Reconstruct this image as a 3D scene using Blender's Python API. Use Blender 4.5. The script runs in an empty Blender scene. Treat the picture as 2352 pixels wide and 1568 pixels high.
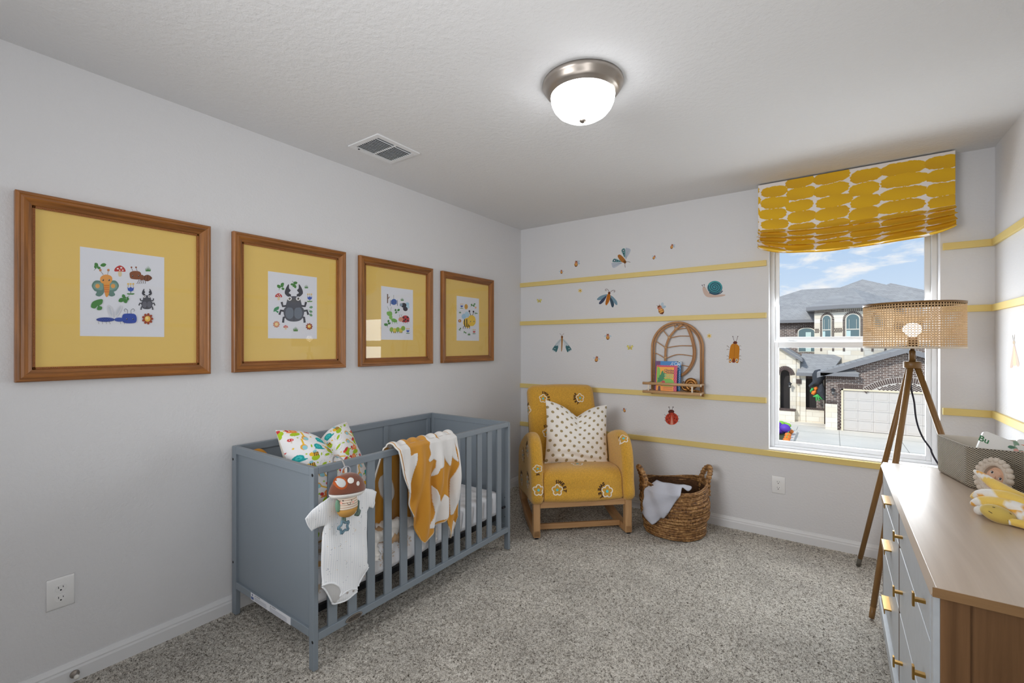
# Nursery scene: everything is modelled here in mesh code, Blender 4.5
import bpy, math, random
import numpy as np
from mathutils import Vector, Matrix
from mathutils.geometry import delaunay_2d_cdt
from mathutils.bvhtree import BVHTree
random.seed(7)
RNG = np.random.default_rng(7)
SC = bpy.context.scene
COL = SC.collection
PI = math.pi

# ------------------------------------------------------------------ camera calibration (metres, room corner at the origin)
F, YAW, CAM, PX0, PY0 = 1047.74, .6149, (2.4688, .3561, 1.3309), 1176.0, 792.39
FW = (-math.sin(YAW), math.cos(YAW)); RT = (math.cos(YAW), math.sin(YAW))
def seen(px, py, ax, val):
    """point of the plane (axis ax == val) that the photograph shows at px, py: used to trace flat artwork on its own surface"""
    u = (px-PX0)/F; r = (FW[0]+u*RT[0], FW[1]+u*RT[1], -(py-PY0)/F)
    t = (val-CAM[ax])/r[ax]
    return Vector((CAM[0]+t*r[0], CAM[1]+t*r[1], CAM[2]+t*r[2]))
W, D, H, FY = 3.204, 4.0, 2.44, -.6

# ------------------------------------------------------------------ colour + materials
def lin(c):
    o = []
    for x in c[:3]:
        x /= 255.0
        o.append(x/12.92 if x <= .04045 else ((x+.055)/1.055)**2.4)
    return tuple(o)
def _lnk(nt, a, b): nt.links.new(a, b)
def newmat(name):
    m = bpy.data.materials.new(name); m.use_nodes = True
    nt = m.node_tree; nt.nodes.clear()
    out = nt.nodes.new('ShaderNodeOutputMaterial')
    return m, nt, out
def noise(nt, scale, detail=2, rough=.5, vec=None, dist=0):
    n = nt.nodes.new('ShaderNodeTexNoise'); n.inputs['Scale'].default_value = scale
    n.inputs['Detail'].default_value = detail; n.inputs['Roughness'].default_value = rough
    n.inputs['Distortion'].default_value = dist
    if vec is not None: _lnk(nt, vec, n.inputs['Vector'])
    return n
def objvec(nt, scale=None, loc=None):
    tc = nt.nodes.new('ShaderNodeTexCoord')
    if scale is None: return tc.outputs['Object']
    mp = nt.nodes.new('ShaderNodeMapping'); mp.inputs['Scale'].default_value = scale
    if loc: mp.inputs['Location'].default_value = loc
    _lnk(nt, tc.outputs['Object'], mp.inputs['Vector']); return mp.outputs['Vector']
def ramp(nt, fac, stops):
    r = nt.nodes.new('ShaderNodeValToRGB'); e = r.color_ramp.elements
    while len(e) < len(stops): e.new(.5)
    for k, (p, c) in enumerate(stops):
        e[k].position = p; e[k].color = (*c, 1)
    _lnk(nt, fac, r.inputs['Fac']); return r.outputs['Color']
def mth(nt, op, a, b=None, c=None):
    n = nt.nodes.new('ShaderNodeMath'); n.operation = op
    for k, v in enumerate((a, b, c)):
        if v is None: continue
        if hasattr(v, 'is_linked'): _lnk(nt, v, n.inputs[k])
        else: n.inputs[k].default_value = v
    return n.outputs[0]
def mixc(nt, fac, a, b, mode='MIX'):
    n = nt.nodes.new('ShaderNodeMix'); n.data_type = 'RGBA'; n.blend_type = mode
    for sock, v in ((n.inputs['Factor'], fac), (n.inputs['A'], a), (n.inputs['B'], b)):
        if hasattr(v, 'is_linked'): _lnk(nt, v, sock)
        elif isinstance(v, (int, float)): sock.default_value = v
        else: sock.default_value = (*v, 1)
    return n.outputs['Result']
def M(name, col=None, rough=.6, metal=0, bump=None, var=None, attr=False, spec=.5, sheen=0, coat=0, emis=0, subsurf=0):
    """general material: flat or vertex colour, optional noise variation (scale, amount) and bumps [(scale, strength, metres)]"""
    m, nt, out = newmat(name)
    b = nt.nodes.new('ShaderNodeBsdfPrincipled'); _lnk(nt, b.outputs[0], out.inputs[0])
    b.inputs['Roughness'].default_value = rough; b.inputs['Metallic'].default_value = metal
    b.inputs['Specular IOR Level'].default_value = spec
    if sheen: b.inputs['Sheen Weight'].default_value = sheen; b.inputs['Sheen Roughness'].default_value = .5
    if coat: b.inputs['Coat Weight'].default_value = coat
    vec = objvec(nt)
    if attr:
        a = nt.nodes.new('ShaderNodeAttribute'); a.attribute_name = 'Col'; c = a.outputs['Color']
    else: c = lin(col)
    if var:
        n = noise(nt, var[0], 4, .6, vec)
        f = ramp(nt, n.outputs['Fac'], [(.3, (1-var[1],)*3), (.7, (1+var[1]*.3,)*3)])
        c = mixc(nt, 1.0, c, f, 'MULTIPLY')
    if hasattr(c, 'is_linked'): _lnk(nt, c, b.inputs['Base Color'])
    else: b.inputs['Base Color'].default_value = (*c, 1)
    if emis:
        b.inputs['Emission Strength'].default_value = emis
        b.inputs['Emission Color'].default_value = (*lin(col), 1)
    prev = None
    for (s, st, dist) in (bump or []):
        n = noise(nt, s, 3, .6, vec)
        bp = nt.nodes.new('ShaderNodeBump'); bp.inputs['Strength'].default_value = st; bp.inputs['Distance'].default_value = dist
        _lnk(nt, n.outputs['Fac'], bp.inputs['Height'])
        if prev is not None: _lnk(nt, prev, bp.inputs['Normal'])
        prev = bp.outputs[0]
    if prev is not None: _lnk(nt, prev, b.inputs['Normal'])
    return m
def wood(name, dark, light, axis, fine=60, rough=.45, contrast=(.35, .65), coat=0, bump=.15, spec=.5):
    m, nt, out = newmat(name)
    b = nt.nodes.new('ShaderNodeBsdfPrincipled'); _lnk(nt, b.outputs[0], out.inputs[0])
    b.inputs['Roughness'].default_value = rough; b.inputs['Coat Weight'].default_value = coat; b.inputs['Coat Roughness'].default_value = .38
    b.inputs['Specular IOR Level'].default_value = spec
    s = [fine, fine, fine]; s[axis] = fine*.045
    n = noise(nt, 1, 5, .65, objvec(nt, s), .6)
    s2 = [fine*.22]*3; s2[axis] = fine*.012
    n2 = noise(nt, 1, 3, .5, objvec(nt, s2, (3, 7, 1)), 1.2)
    f = mth(nt, 'ADD', mth(nt, 'MULTIPLY', n.outputs['Fac'], .55), mth(nt, 'MULTIPLY', n2.outputs['Fac'], .45))
    c = ramp(nt, f, [(contrast[0], lin(dark)), (contrast[1], lin(light))])
    _lnk(nt, c, b.inputs['Base Color'])
    bp = nt.nodes.new('ShaderNodeBump'); bp.inputs['Strength'].default_value = bump; bp.inputs['Distance'].default_value = .002
    _lnk(nt, n.outputs['Fac'], bp.inputs['Height']); _lnk(nt, bp.outputs[0], b.inputs['Normal'])
    return m
def glassmat(name, tint=(1, 1, 1), ior=1.45, cap=.3):
    """thin pane: clear with a Fresnel mirror on top"""
    m, nt, out = newmat(name)
    t = nt.nodes.new('ShaderNodeBsdfTransparent'); t.inputs[0].default_value = (*tint, 1)
    g = nt.nodes.new('ShaderNodeBsdfGlossy'); g.inputs['Roughness'].default_value = 0.0
    f = nt.nodes.new('ShaderNodeFresnel'); f.inputs['IOR'].default_value = ior
    mx = nt.nodes.new('ShaderNodeMixShader')
    _lnk(nt, mth(nt, 'MINIMUM', f.outputs[0], cap), mx.inputs[0]); _lnk(nt, t.outputs[0], mx.inputs[1]); _lnk(nt, g.outputs[0], mx.inputs[2])
    _lnk(nt, mx.outputs[0], out.inputs[0]); return m

# ------------------------------------------------------------------ objects
def tag(o, label=None, cat=None, group=None, kind=None):
    if label: o['label'] = label
    if cat: o['category'] = cat
    if group: o['group'] = group
    if kind: o['kind'] = kind
    return o
def thing(name, label, cat, loc=(0, 0, 0), rotz=0, group=None):
    o = bpy.data.objects.new(name, None); COL.objects.link(o)
    o.location = loc; o.rotation_euler = (0, 0, rotz); o.empty_display_size = .05
    return tag(o, label, cat, group)
def wmat(o):
    m = Matrix.Identity(4)
    while o is not None:
        m = o.matrix_basis @ m; o = o.parent
    return m
def copy_tree(o, parent=None):
    c = o.copy(); COL.objects.link(c)
    if parent is not None: c.parent = parent
    for ch in list(o.children): copy_tree(ch, c)
    return c
def add_mod(o, bevel=0, seg=2, subsurf=0, solid=0, offset=-1, angle=.6):
    if solid:
        s = o.modifiers.new('Solidify', 'SOLIDIFY'); s.thickness = solid; s.offset = offset
    if bevel:
        b = o.modifiers.new('Bevel', 'BEVEL'); b.width = bevel; b.segments = seg; b.limit_method = 'ANGLE'; b.angle_limit = angle
    if subsurf:
        s = o.modifiers.new('Subsurf', 'SUBSURF'); s.levels = subsurf; s.render_levels = subsurf
    return o

class MB:
    """collects shapes into one mesh object"""
    def __init__(s): s.v = []; s.f = []; s.mi = []; s.sm = []; s.c = []
    def add(s, verts, faces, mi=0, col=(1, 1, 1), smooth=False):
        o = len(s.v); s.v.extend([tuple(p) for p in verts])
        s.c.extend([col]*len(verts) if not isinstance(col, list) else col)
        for f in faces: s.f.append(tuple(o+i for i in f)); s.mi.append(mi); s.sm.append(smooth)
        return s
    def box(s, lo, hi, mi=0, col=(1, 1, 1), mat=None):
        x0, y0, z0 = lo; x1, y1, z1 = hi
        v = [(x0, y0, z0), (x1, y0, z0), (x1, y1, z0), (x0, y1, z0), (x0, y0, z1), (x1, y0, z1), (x1, y1, z1), (x0, y1, z1)]
        if mat is not None: v = [mat @ Vector(p) for p in v]
        return s.add(v, [(0, 3, 2, 1), (4, 5, 6, 7), (0, 1, 5, 4), (1, 2, 6, 5), (2, 3, 7, 6), (3, 0, 4, 7)], mi, col)
    def bar(s, p0, p1, w, h, up=(0, 0, 1), mi=0, col=(1, 1, 1)):
        p0 = Vector(p0); p1 = Vector(p1); d = (p1-p0).normalized()
        a = d.cross(Vector(up)).normalized()*w/2; b = a.cross(d).normalized()*h/2
        v = [p0-a-b, p0+a-b, p0+a+b, p0-a+b, p1-a-b, p1+a-b, p1+a+b, p1-a+b]
        return s.add(v, [(0, 3, 2, 1), (4, 5, 6, 7), (0, 1, 5, 4), (1, 2, 6, 5), (2, 3, 7, 6), (3, 0, 4, 7)], mi, col)
    def tube(s, path, r, n=10, closed=False, mi=0, col=(1, 1, 1), sx=1.0):
        P = [Vector(p) for p in path]; k = len(P)
        R = r if isinstance(r, (list, tuple)) else [r]*k
        T = []
        for i in range(k):
            a = P[i-1] if (i > 0 or closed) else P[i]; b = P[(i+1) % k] if (i < k-1 or closed) else P[i]
            T.append((b-a).normalized())
        up = Vector((0, 0, 1)) if abs(T[0].z) < .9 else Vector((1, 0, 0))
        N = (up-T[0]*up.dot(T[0])).normalized(); V = []
        for i in range(k):
            N = (N-T[i]*N.dot(T[i])).normalized(); B = T[i].cross(N)
            for j in range(n):
                a = 2*PI*j/n; V.append(P[i]+(N*math.cos(a)*sx+B*math.sin(a))*R[i])
        Fc = []
        for i in range(k if closed else k-1):
            for j in range(n):
                a = i*n+j; b = i*n+(j+1) % n; c = ((i+1) % k)*n
                Fc.append((a, b, c+(j+1) % n, c+j))
        if not closed: Fc += [tuple(range(n-1, -1, -1)), tuple((k-1)*n+j for j in range(n))]
        return s.add(V, Fc, mi, col, True)
    def lathe(s, prof, n=32, c=(0, 0, 0), mi=0, col=(1, 1, 1), mat=None, smooth=True, cap=True):
        V = []; Fc = []
        for (r, z) in prof:
            for j in range(n):
                a = 2*PI*j/n; p = Vector((r*math.cos(a), r*math.sin(a), z))
                V.append((mat @ p if mat is not None else p)+Vector(c))
        for i in range(len(prof)-1):
            for j in range(n): Fc.append((i*n+j, i*n+(j+1) % n, (i+1)*n+(j+1) % n, (i+1)*n+j))
        if cap and prof[0][0] > 1e-6: Fc.append(tuple(range(n-1, -1, -1)))
        if cap and prof[-1][0] > 1e-6: Fc.append(tuple((len(prof)-1)*n+j for j in range(n)))
        return s.add(V, Fc, mi, col, smooth)
    def ell(s, c, r, nu=20, nv=12, mat=None, mi=0, col=(1, 1, 1), fn=None):
        V = []; Fc = []
        for i in range(nv+1):
            ph = -PI/2+PI*i/nv
            for j in range(nu):
                a = 2*PI*j/nu; d = Vector((math.cos(ph)*math.cos(a), math.cos(ph)*math.sin(a), math.sin(ph)))
                k = fn(d) if fn else 1
                p = Vector((d.x*r[0]*k, d.y*r[1]*k, d.z*r[2]*k))
                V.append((mat @ p if mat is not None else p)+Vector(c))
        for i in range(nv):
            for j in range(nu): Fc.append((i*nu+j, i*nu+(j+1) % nu, (i+1)*nu+(j+1) % nu, (i+1)*nu+j))
        return s.add(V, Fc, mi, col, True)
    def prism(s, poly, fn, d0, d1, mi=0, col=(1, 1, 1), smooth=False):
        """polygon (a, b) swept from depth d0 to d1 with fn(a, b, d) -> point"""
        n = len(poly); V = [fn(a, b, d0) for a, b in poly]+[fn(a, b, d1) for a, b in poly]
        Fc = [tuple(range(n-1, -1, -1)), tuple(range(n, 2*n))]+[(i, (i+1) % n, n+(i+1) % n, n+i) for i in range(n)]
        return s.add(V, Fc, mi, col, smooth)
    def slab(s, prof, fn, x0, x1, r, seg=5, mi=0, col=(1, 1, 1), mid=6, crown=0):
        """closed profile swept from x0 to x1 with edges rounded to radius r (upholstery block); crown puffs the middle"""
        n = len(prof); A = sum(prof[i][0]*prof[(i+1) % n][1]-prof[(i+1) % n][0]*prof[i][1] for i in range(n))
        sg = 1 if A > 0 else -1; nr = []
        for i in range(n):
            a = prof[i-1]; b = prof[(i+1) % n]; tx, ty = b[0]-a[0], b[1]-a[1]; L = math.hypot(tx, ty) or 1
            nr.append((ty/L*sg, -tx/L*sg))
        secs = []
        for k in range(seg+1):
            ph = PI/2*k/seg; secs.append((x0+r*(1-math.sin(ph)), -r*(1-math.cos(ph))))
        secs = [(x0+r*(1-math.cos(PI/2*k/seg)), -r*(1-math.sin(PI/2*k/seg))) for k in range(seg+1)]
        for k in range(1, mid): secs.append((x0+r+(x1-x0-2*r)*k/mid, 0))
        secs += [(x1-r*(1-math.cos(PI/2*k/seg)), -r*(1-math.sin(PI/2*k/seg))) for k in range(seg, -1, -1)]
        V = []; Fc = []
        for (x, off) in secs:
            t = 2*(x-x0)/(x1-x0)-1; o = off+crown*(1-t*t)
            for i in range(n): V.append(fn(x, prof[i][0]+nr[i][0]*o, prof[i][1]+nr[i][1]*o))
        m = len(secs)
        for k in range(m-1):
            for i in range(n): Fc.append((k*n+i, k*n+(i+1) % n, (k+1)*n+(i+1) % n, (k+1)*n+i))
        Fc += [tuple(range(n-1, -1, -1)), tuple((m-1)*n+i for i in range(n))]
        return s.add(V, Fc, mi, col, True)
    def build(s, name, mats, parent=None, bevel=0, seg=2, subsurf=0, solid=0, local=False, offset=-1, angle=.6):
        me = bpy.data.meshes.new(name); v = s.v
        if parent is not None and not local:
            inv = wmat(parent).inverted(); v = [inv @ Vector(p) for p in v]
        me.from_pydata([tuple(p) for p in v], [], s.f); me.validate(); 
        for m in (mats if isinstance(mats, (list, tuple)) else [mats]): me.materials.append(m)
        if len(me.polygons) == len(s.f):
            me.polygons.foreach_set('material_index', s.mi); me.polygons.foreach_set('use_smooth', s.sm)
        else:
            me.polygons.foreach_set('use_smooth', [any(s.sm)]*len(me.polygons))
        if any(c != (1, 1, 1) for c in s.c):
            at = me.color_attributes.new('Col', 'FLOAT_COLOR', 'POINT')
            at.data.foreach_set('color', np.array([(*c, 1) for c in s.c], dtype=np.float32).ravel())
        me.update()
        o = bpy.data.objects.new(name, me); COL.objects.link(o)
        if parent is not None: o.parent = parent
        return add_mod(o, bevel, seg, subsurf, solid, offset, angle)

def grid_obj(name, P, mat, parent=None, col=None, wrapu=False, local=False, solid=0, offset=0, subsurf=0):
    """P[nv, nu, 3] -> quad mesh, smooth, optional per-vertex colour array"""
    nv, nu = P.shape[:2]; V = P.reshape(-1, 3)
    if parent is not None and not local:
        inv = np.array(wmat(parent).inverted()); V = V @ inv[:3, :3].T+inv[:3, 3]
    jj = np.arange(nu if wrapu else nu-1); ii = np.arange(nv-1)
    J, I = np.meshgrid(jj, ii); a = I*nu+J; b = I*nu+(J+1) % nu
    Fq = np.stack([a, b, b+nu, a+nu], -1).reshape(-1, 4)
    me = bpy.data.meshes.new(name)
    me.vertices.add(len(V)); me.vertices.foreach_set('co', V.astype(np.float32).ravel())
    me.loops.add(len(Fq)*4); me.polygons.add(len(Fq))
    me.loops.foreach_set('vertex_index', Fq.astype(np.int32).ravel())
    me.polygons.foreach_set('loop_start', np.arange(0, len(Fq)*4, 4, dtype=np.int32))
    me.polygons.foreach_set('use_smooth', np.ones(len(Fq), dtype=bool))
    me.update(calc_edges=True); me.validate()
    me.materials.append(mat)
    if col is not None:
        at = me.color_attributes.new('Col', 'FLOAT_COLOR', 'POINT')
        c = np.ones((len(V), 4), np.float32); c[:, :3] = col.reshape(-1, 3); at.data.foreach_set('color', c.ravel())
    o = bpy.data.objects.new(name, me); COL.objects.link(o)
    if parent is not None: o.parent = parent
    return add_mod(o, solid=solid, offset=offset, subsurf=subsurf)

def catmull(pts, per=6, closed=True):
    n = len(pts); out = []
    P = [np.array(p, float) for p in pts]
    rngk = range(n) if closed else range(n-1)
    for i in rngk:
        p1 = P[i]; p2 = P[(i+1) % n]
        p0 = P[i-1] if (closed or i > 0) else p1; p3 = P[(i+2) % n] if (closed or i < n-2) else p2
        for k in range(per):
            t = k/per
            out.append(tuple(.5*((2*p1)+(-p0+p2)*t+(2*p0-5*p1+4*p2-p3)*t*t+(-p0+3*p1-3*p2+p3)*t**3)))
    if not closed: out.append(tuple(P[-1]))
    return out
def inpoly(X, Y, poly):
    r = np.zeros(np.shape(X), bool); n = len(poly); j = n-1
    for i in range(n):
        xi, yi = poly[i]; xj, yj = poly[j]
        if yi != yj:
            r ^= ((yi > Y) != (yj > Y)) & (X < (xj-xi)*(Y-yi)/(yj-yi)+xi)
        j = i
    return r
def dist_poly(X, Y, poly, closed=True):
    d = np.full(np.shape(X), 1e9); n = len(poly)
    for i in range(n if closed else n-1):
        ax, ay = poly[i]; bx, by = poly[(i+1) % n]; dx, dy = bx-ax, by-ay; L = dx*dx+dy*dy+1e-12
        t = np.clip(((X-ax)*dx+(Y-ay)*dy)/L, 0, 1); d = np.minimum(d, np.hypot(X-ax-t*dx, Y-ay-t*dy))
    return d
class Canvas:
    """paints a printed fabric into a grid of vertex colours (x right, y up, real units)"""
    def __init__(s, X, Y, bg): s.X = X; s.Y = Y; s.c = np.ones(X.shape+(3,))*np.array(lin(bg))
    def put(s, m, col): s.c[m] = lin(col)
    def ell(s, cx, cy, rx, ry, col, rot=0):
        c, q = math.cos(rot), math.sin(rot); dx, dy = s.X-cx, s.Y-cy
        s.put(((dx*c+dy*q)/rx)**2+((-dx*q+dy*c)/ry)**2 < 1, col)
    def poly(s, pts, col): s.put(inpoly(s.X, s.Y, pts), col)
    def line(s, pts, w, col): s.put(dist_poly(s.X, s.Y, pts, False) < w/2, col)
def puff(outline, T, thick, res, back=1.0, k=.02, wr=None, mb=None, mi=0, col=(1, 1, 1), colfn=None):
    """closed soft flat shape from a 2-D outline: T(x, y, h) -> point; h swells away from the rim"""
    pts = []; n = len(outline)
    for i in range(n):
        a = outline[i]; b = outline[(i+1) % n]; L = math.hypot(b[0]-a[0], b[1]-a[1]); m = max(1, int(round(L/res)))
        for j in range(m): pts.append((a[0]+(b[0]-a[0])*j/m, a[1]+(b[1]-a[1])*j/m))
    nb = len(pts); xs = [p[0] for p in pts]; ys = [p[1] for p in pts]
    gx, gy = np.meshgrid(np.arange(min(xs), max(xs), res), np.arange(min(ys), max(ys), res))
    gx = gx+(np.arange(gx.shape[0])[:, None] % 2)*res*.5
    ok = inpoly(gx, gy, pts) & (dist_poly(gx, gy, pts) > res*.55)
    allp = [Vector(p) for p in pts]+[Vector((a, b)) for a, b in zip(gx[ok], gy[ok])]
    r = delaunay_2d_cdt(allp, [(i, (i+1) % nb) for i in range(nb)], [], 1, 1e-7)
    V2 = r[0]; tri = r[2]
    A = np.array([(p.x, p.y) for p in V2]); d = dist_poly(A[:, 0], A[:, 1], pts)
    mb = mb or MB(); fr = []; bk = []; V = []; cols = []
    for (x, y), dd in zip(A, d):
        h = thick*(1-math.exp(-dd/k)); w = wr(x, y) if wr else 0
        fr.append(len(V)); V.append(T(x, y, w+h)); cols.append(colfn(x, y) if colfn else col)
        if dd < 1e-6: bk.append(fr[-1])
        else: bk.append(len(V)); V.append(T(x, y, w-h*back)); cols.append(colfn(x, y) if colfn else col)
    Fc = [tuple(fr[i] for i in t) for t in tri]+[tuple(bk[i] for i in reversed(t)) for t in tri]
    mb.add(V, Fc, mi, cols, True); return mb

def text2d(s, size=1.0, bold=0.0, res=3):
    cu = bpy.data.curves.new('lettering', 'FONT'); cu.body = s; cu.size = size; cu.align_x = 'CENTER'; cu.align_y = 'CENTER'
    cu.offset = bold*size; cu.resolution_u = res
    ob = bpy.data.objects.new('lettering', cu); me = bpy.data.meshes.new_from_object(ob)
    V = [(v.co.x, v.co.y) for v in me.vertices]; Fc = [tuple(p.vertices) for p in me.polygons]
    bpy.data.objects.remove(ob); bpy.data.curves.remove(cu); bpy.data.meshes.remove(me)
    return V, Fc
class Art:
    """flat printed artwork: coloured shapes laid on a surface; T(x, y) -> (point, normal); yd = -1 when y runs downwards"""
    def __init__(s, T, step=.00006, base=.0003, yd=-1): s.T = T; s.mb = MB(); s.k = 0; s.step = step; s.base = base; s.yd = yd
    def raw(s, pts, faces, col):
        s.k += 1; off = s.base+s.k*s.step; V = []
        for x, y in pts:
            p, n = s.T(x, y); V.append(p+n*off)
        s.mb.add(V, faces, 0, lin(col)); return s
    def poly(s, pts, col): return s.raw(pts, [tuple(range(len(pts)))], col)
    def blob(s, pts, col, per=5): return s.poly(catmull(pts, per), col)
    def ell(s, cx, cy, rx, ry, col, rot=0, n=22):
        c, q = math.cos(rot), math.sin(rot)
        return s.poly([(cx+rx*math.cos(2*PI*i/n)*c-ry*math.sin(2*PI*i/n)*q, cy+rx*math.cos(2*PI*i/n)*q+ry*math.sin(2*PI*i/n)*c) for i in range(n)], col)
    def line(s, pts, w, col, closed=False, smooth=0):
        if smooth: pts = catmull(pts, smooth, closed)
        n = len(pts); L = []; R = []
        for i in range(n):
            a = pts[i-1] if (i > 0 or closed) else pts[i]; b = pts[(i+1) % n] if (i < n-1 or closed) else pts[i]
            dx, dy = b[0]-a[0], b[1]-a[1]; l = math.hypot(dx, dy) or 1; ox, oy = -dy/l*w/2, dx/l*w/2
            L.append((pts[i][0]+ox, pts[i][1]+oy)); R.append((pts[i][0]-ox, pts[i][1]-oy))
        m = n if closed else n-1
        return s.raw(L+R, [(i, (i+1) % n, n+(i+1) % n, n+i) for i in range(m)], col)
    def text(s, t, x, y, size, col, rot=0, bold=0, res=3):
        V, Fc = text2d(t, size, bold, res); c, q = math.cos(rot), math.sin(rot)
        return s.raw([(x+a*c-b*q, y+s.yd*(a*q+b*c)) for a, b in V], Fc, col)
    def build(s, name, mat, parent=None): return s.mb.build(name, mat, parent)
def plane_T(o, u, v, n):
    o = Vector(o); u = Vector(u); v = Vector(v); n = Vector(n)
    return lambda x, y: (o+u*x+v*y, n)
def bvh_of(*objs):
    V = []; Fc = []
    for o in objs:
        m = wmat(o); k = len(V); V += [m @ v.co for v in o.data.vertices]; Fc += [tuple(k+i for i in p.vertices) for p in o.data.polygons]
    return BVHTree.FromPolygons(V, Fc)
def ray_T(bvh, o, u, v, d, far=.35):
    """artwork wrapped on a curved surface: shoot along d from the sheet o + u x + v y"""
    o = Vector(o); u = Vector(u); v = Vector(v); d = Vector(d).normalized()
    def T(x, y):
        p = o+u*x+v*y; h = bvh.ray_cast(p, d)
        if h[0] is None:
            h = bvh.find_nearest(p+d*far)
            return h[0], -d
        n = h[1] if h[1].dot(d) < 0 else -h[1]
        return h[0], n
    return T
def pillow(nu, w, h, t, Mx, colfn, name, mat, parent=None, back=(235, 228, 215), chop=0, chopw=.3, pinch=.05, wr=None, skew=0):
    """knife-edge cushion; Mx maps (x right, y up, z towards viewer); chop presses the top edge in the middle"""
    u = np.linspace(-1, 1, nu); U, V = np.meshgrid(u, u)
    X = w/2*U*(1-pinch*(1-V**2)); Y = h/2*V*(1-pinch*(1-U**2))
    if chop:
        g = np.exp(-(np.abs(U-skew)/chopw)**1.3)*np.clip((V+1)/2, 0, 1)**2.2; Y = Y-chop*g
    Z = t/2*np.clip((1-np.abs(U)**3.0)*(1-np.abs(V)**3.0), 0, 1)**.55
    if chop: Z = Z*(1-.35*np.exp(-(np.abs(U-skew)/.16)**2)*np.clip(V, 0, 1))
    Wv = wr(U, V) if wr else 0
    cv = colfn(w/2*U, h/2*V)
    def mk(Zs):
        P = np.stack([X, Y, Zs], -1); A = np.array(Mx); return P @ A[:3, :3].T+A[:3, 3]
    Pf = mk(Z+Wv*np.clip(Z/(t*.25), 0, 1)); Pb = mk(-Z)[:, ::-1]
    root = grid_obj(name, Pf, mat, parent, cv)
    me = root.data
    # join the back face in the same mesh
    n = nu*nu; inv = np.array(wmat(parent).inverted()) if parent is not None else np.eye(4)
    Vb = Pb.reshape(-1, 3) @ inv[:3, :3].T+inv[:3, 3]
    V0 = np.array([v.co[:] for v in me.vertices]); Fq = [tuple(p.vertices) for p in me.polygons]
    VV = np.concatenate([V0, Vb]); FF = Fq+[tuple(i+n for i in f) for f in Fq]
    cb = np.ones((n, 3))*np.array(lin(back)); cc = np.concatenate([cv.reshape(-1, 3), cb])
    m2 = bpy.data.meshes.new(name); m2.from_pydata(VV.tolist(), [], FF); m2.materials.append(mat)
    m2.polygons.foreach_set('use_smooth', np.ones(len(FF), bool))
    at = m2.color_attributes.new('Col', 'FLOAT_COLOR', 'POINT'); at.data.foreach_set('color', np.concatenate([cc, np.ones((2*n, 1))], 1).astype(np.float32).ravel())
    m2.update(); root.data = m2; bpy.data.meshes.remove(me)
    return root
# ------------------------------------------------------------------ camera, light, sky
cd = bpy.data.cameras.new('camera'); cam = bpy.data.objects.new('camera', cd); COL.objects.link(cam)
cam.location = CAM; cam.rotation_euler = (PI/2, 0, YAW)
cd.sensor_width = 36; cd.lens = F*36/2352; cd.shift_y = (PY0-784)/2352; cd.clip_start = .02; cd.clip_end = 300
SC.camera = cam
SC.view_settings.view_transform = 'Standard'; SC.view_settings.look = 'None'
SC.view_settings.exposure = 0; SC.view_settings.gamma = 1
SC.cycles.max_bounces = 10; SC.cycles.diffuse_bounces = 5; SC.cycles.transparent_max_bounces = 24
SC.cycles.sample_clamp_indirect = 6; SC.cycles.caustics_reflective = False; SC.cycles.caustics_refractive = False
SC.cycles.use_denoising = True

w = bpy.data.worlds.new('sky'); SC.world = w; w.use_nodes = True; nt = w.node_tree; nt.nodes.clear()
tc = nt.nodes.new('ShaderNodeTexCoord'); sp = nt.nodes.new('ShaderNodeSeparateXYZ'); _lnk(nt, tc.outputs['Generated'], sp.inputs[0])
sky = ramp(nt, sp.outputs['Z'], [(0, lin((226, 236, 248))), (.1, lin((206, 226, 250))), (.3, lin((150, 192, 240)))])
mp = nt.nodes.new('ShaderNodeMapping'); mp.inputs['Scale'].default_value = (6, 6, 17); mp.inputs['Location'].default_value = (1.35, .3, .4)
_lnk(nt, tc.outputs['Generated'], mp.inputs['Vector'])
cn = noise(nt, 1.25, 6, .55, mp.outputs['Vector'], .3)
cf = ramp(nt, cn.outputs['Fac'], [(.51, (0, 0, 0)), (.60, (1, 1, 1))])
skc = mixc(nt, cf, sky, lin((250, 250, 252)))
bg = nt.nodes.new('ShaderNodeBackground'); _lnk(nt, skc, bg.inputs[0]); bg.inputs[1].default_value = 1.0
wo = nt.nodes.new('ShaderNodeOutputWorld'); _lnk(nt, bg.outputs[0], wo.inputs[0])

def lamp(name, kind, loc, rot, energy, color=(1, 1, 1), **k):
    d = bpy.data.lights.new(name, kind); d.energy = energy; d.color = color
    for a, b in k.items(): setattr(d, a, b)
    o = bpy.data.objects.new(name, d); COL.objects.link(o); o.location = loc; o.rotation_euler = rot; return o
lamp('sun', 'SUN', (0, -10, 20), (math.radians(52), 0, math.radians(-25)), 2.6, (1, .97, .92), angle=.1)
lamp('window_daylight', 'AREA', (2.535, 4.22, 1.16), (math.radians(-78), 0, 0), 27, (.95, .975, 1), shape='RECTANGLE', size=.85, size_y=1.02)
lamp('room_fill', 'AREA', (1.05, -.5, 1.62), (math.radians(86), 0, math.radians(-9)), 14.5, (.985, .99, 1), shape='RECTANGLE', size=1.3, size_y=1.0, spread=math.radians(95))
lamp('side_fill', 'AREA', (3.17, .35, 1.5), (0, math.radians(90), math.radians(-22)), 12, (.985, .99, 1), shape='RECTANGLE', size=1.2, size_y=.9, spread=math.radians(130))
lamp('ceiling_fill', 'AREA', (2.2, .8, 1.5), (math.radians(180), 0, 0), 6.5, (.985, .99, 1), shape='RECTANGLE', size=1.2, size_y=.8)  # added fill lamp facing up to brighten the ceiling

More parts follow.
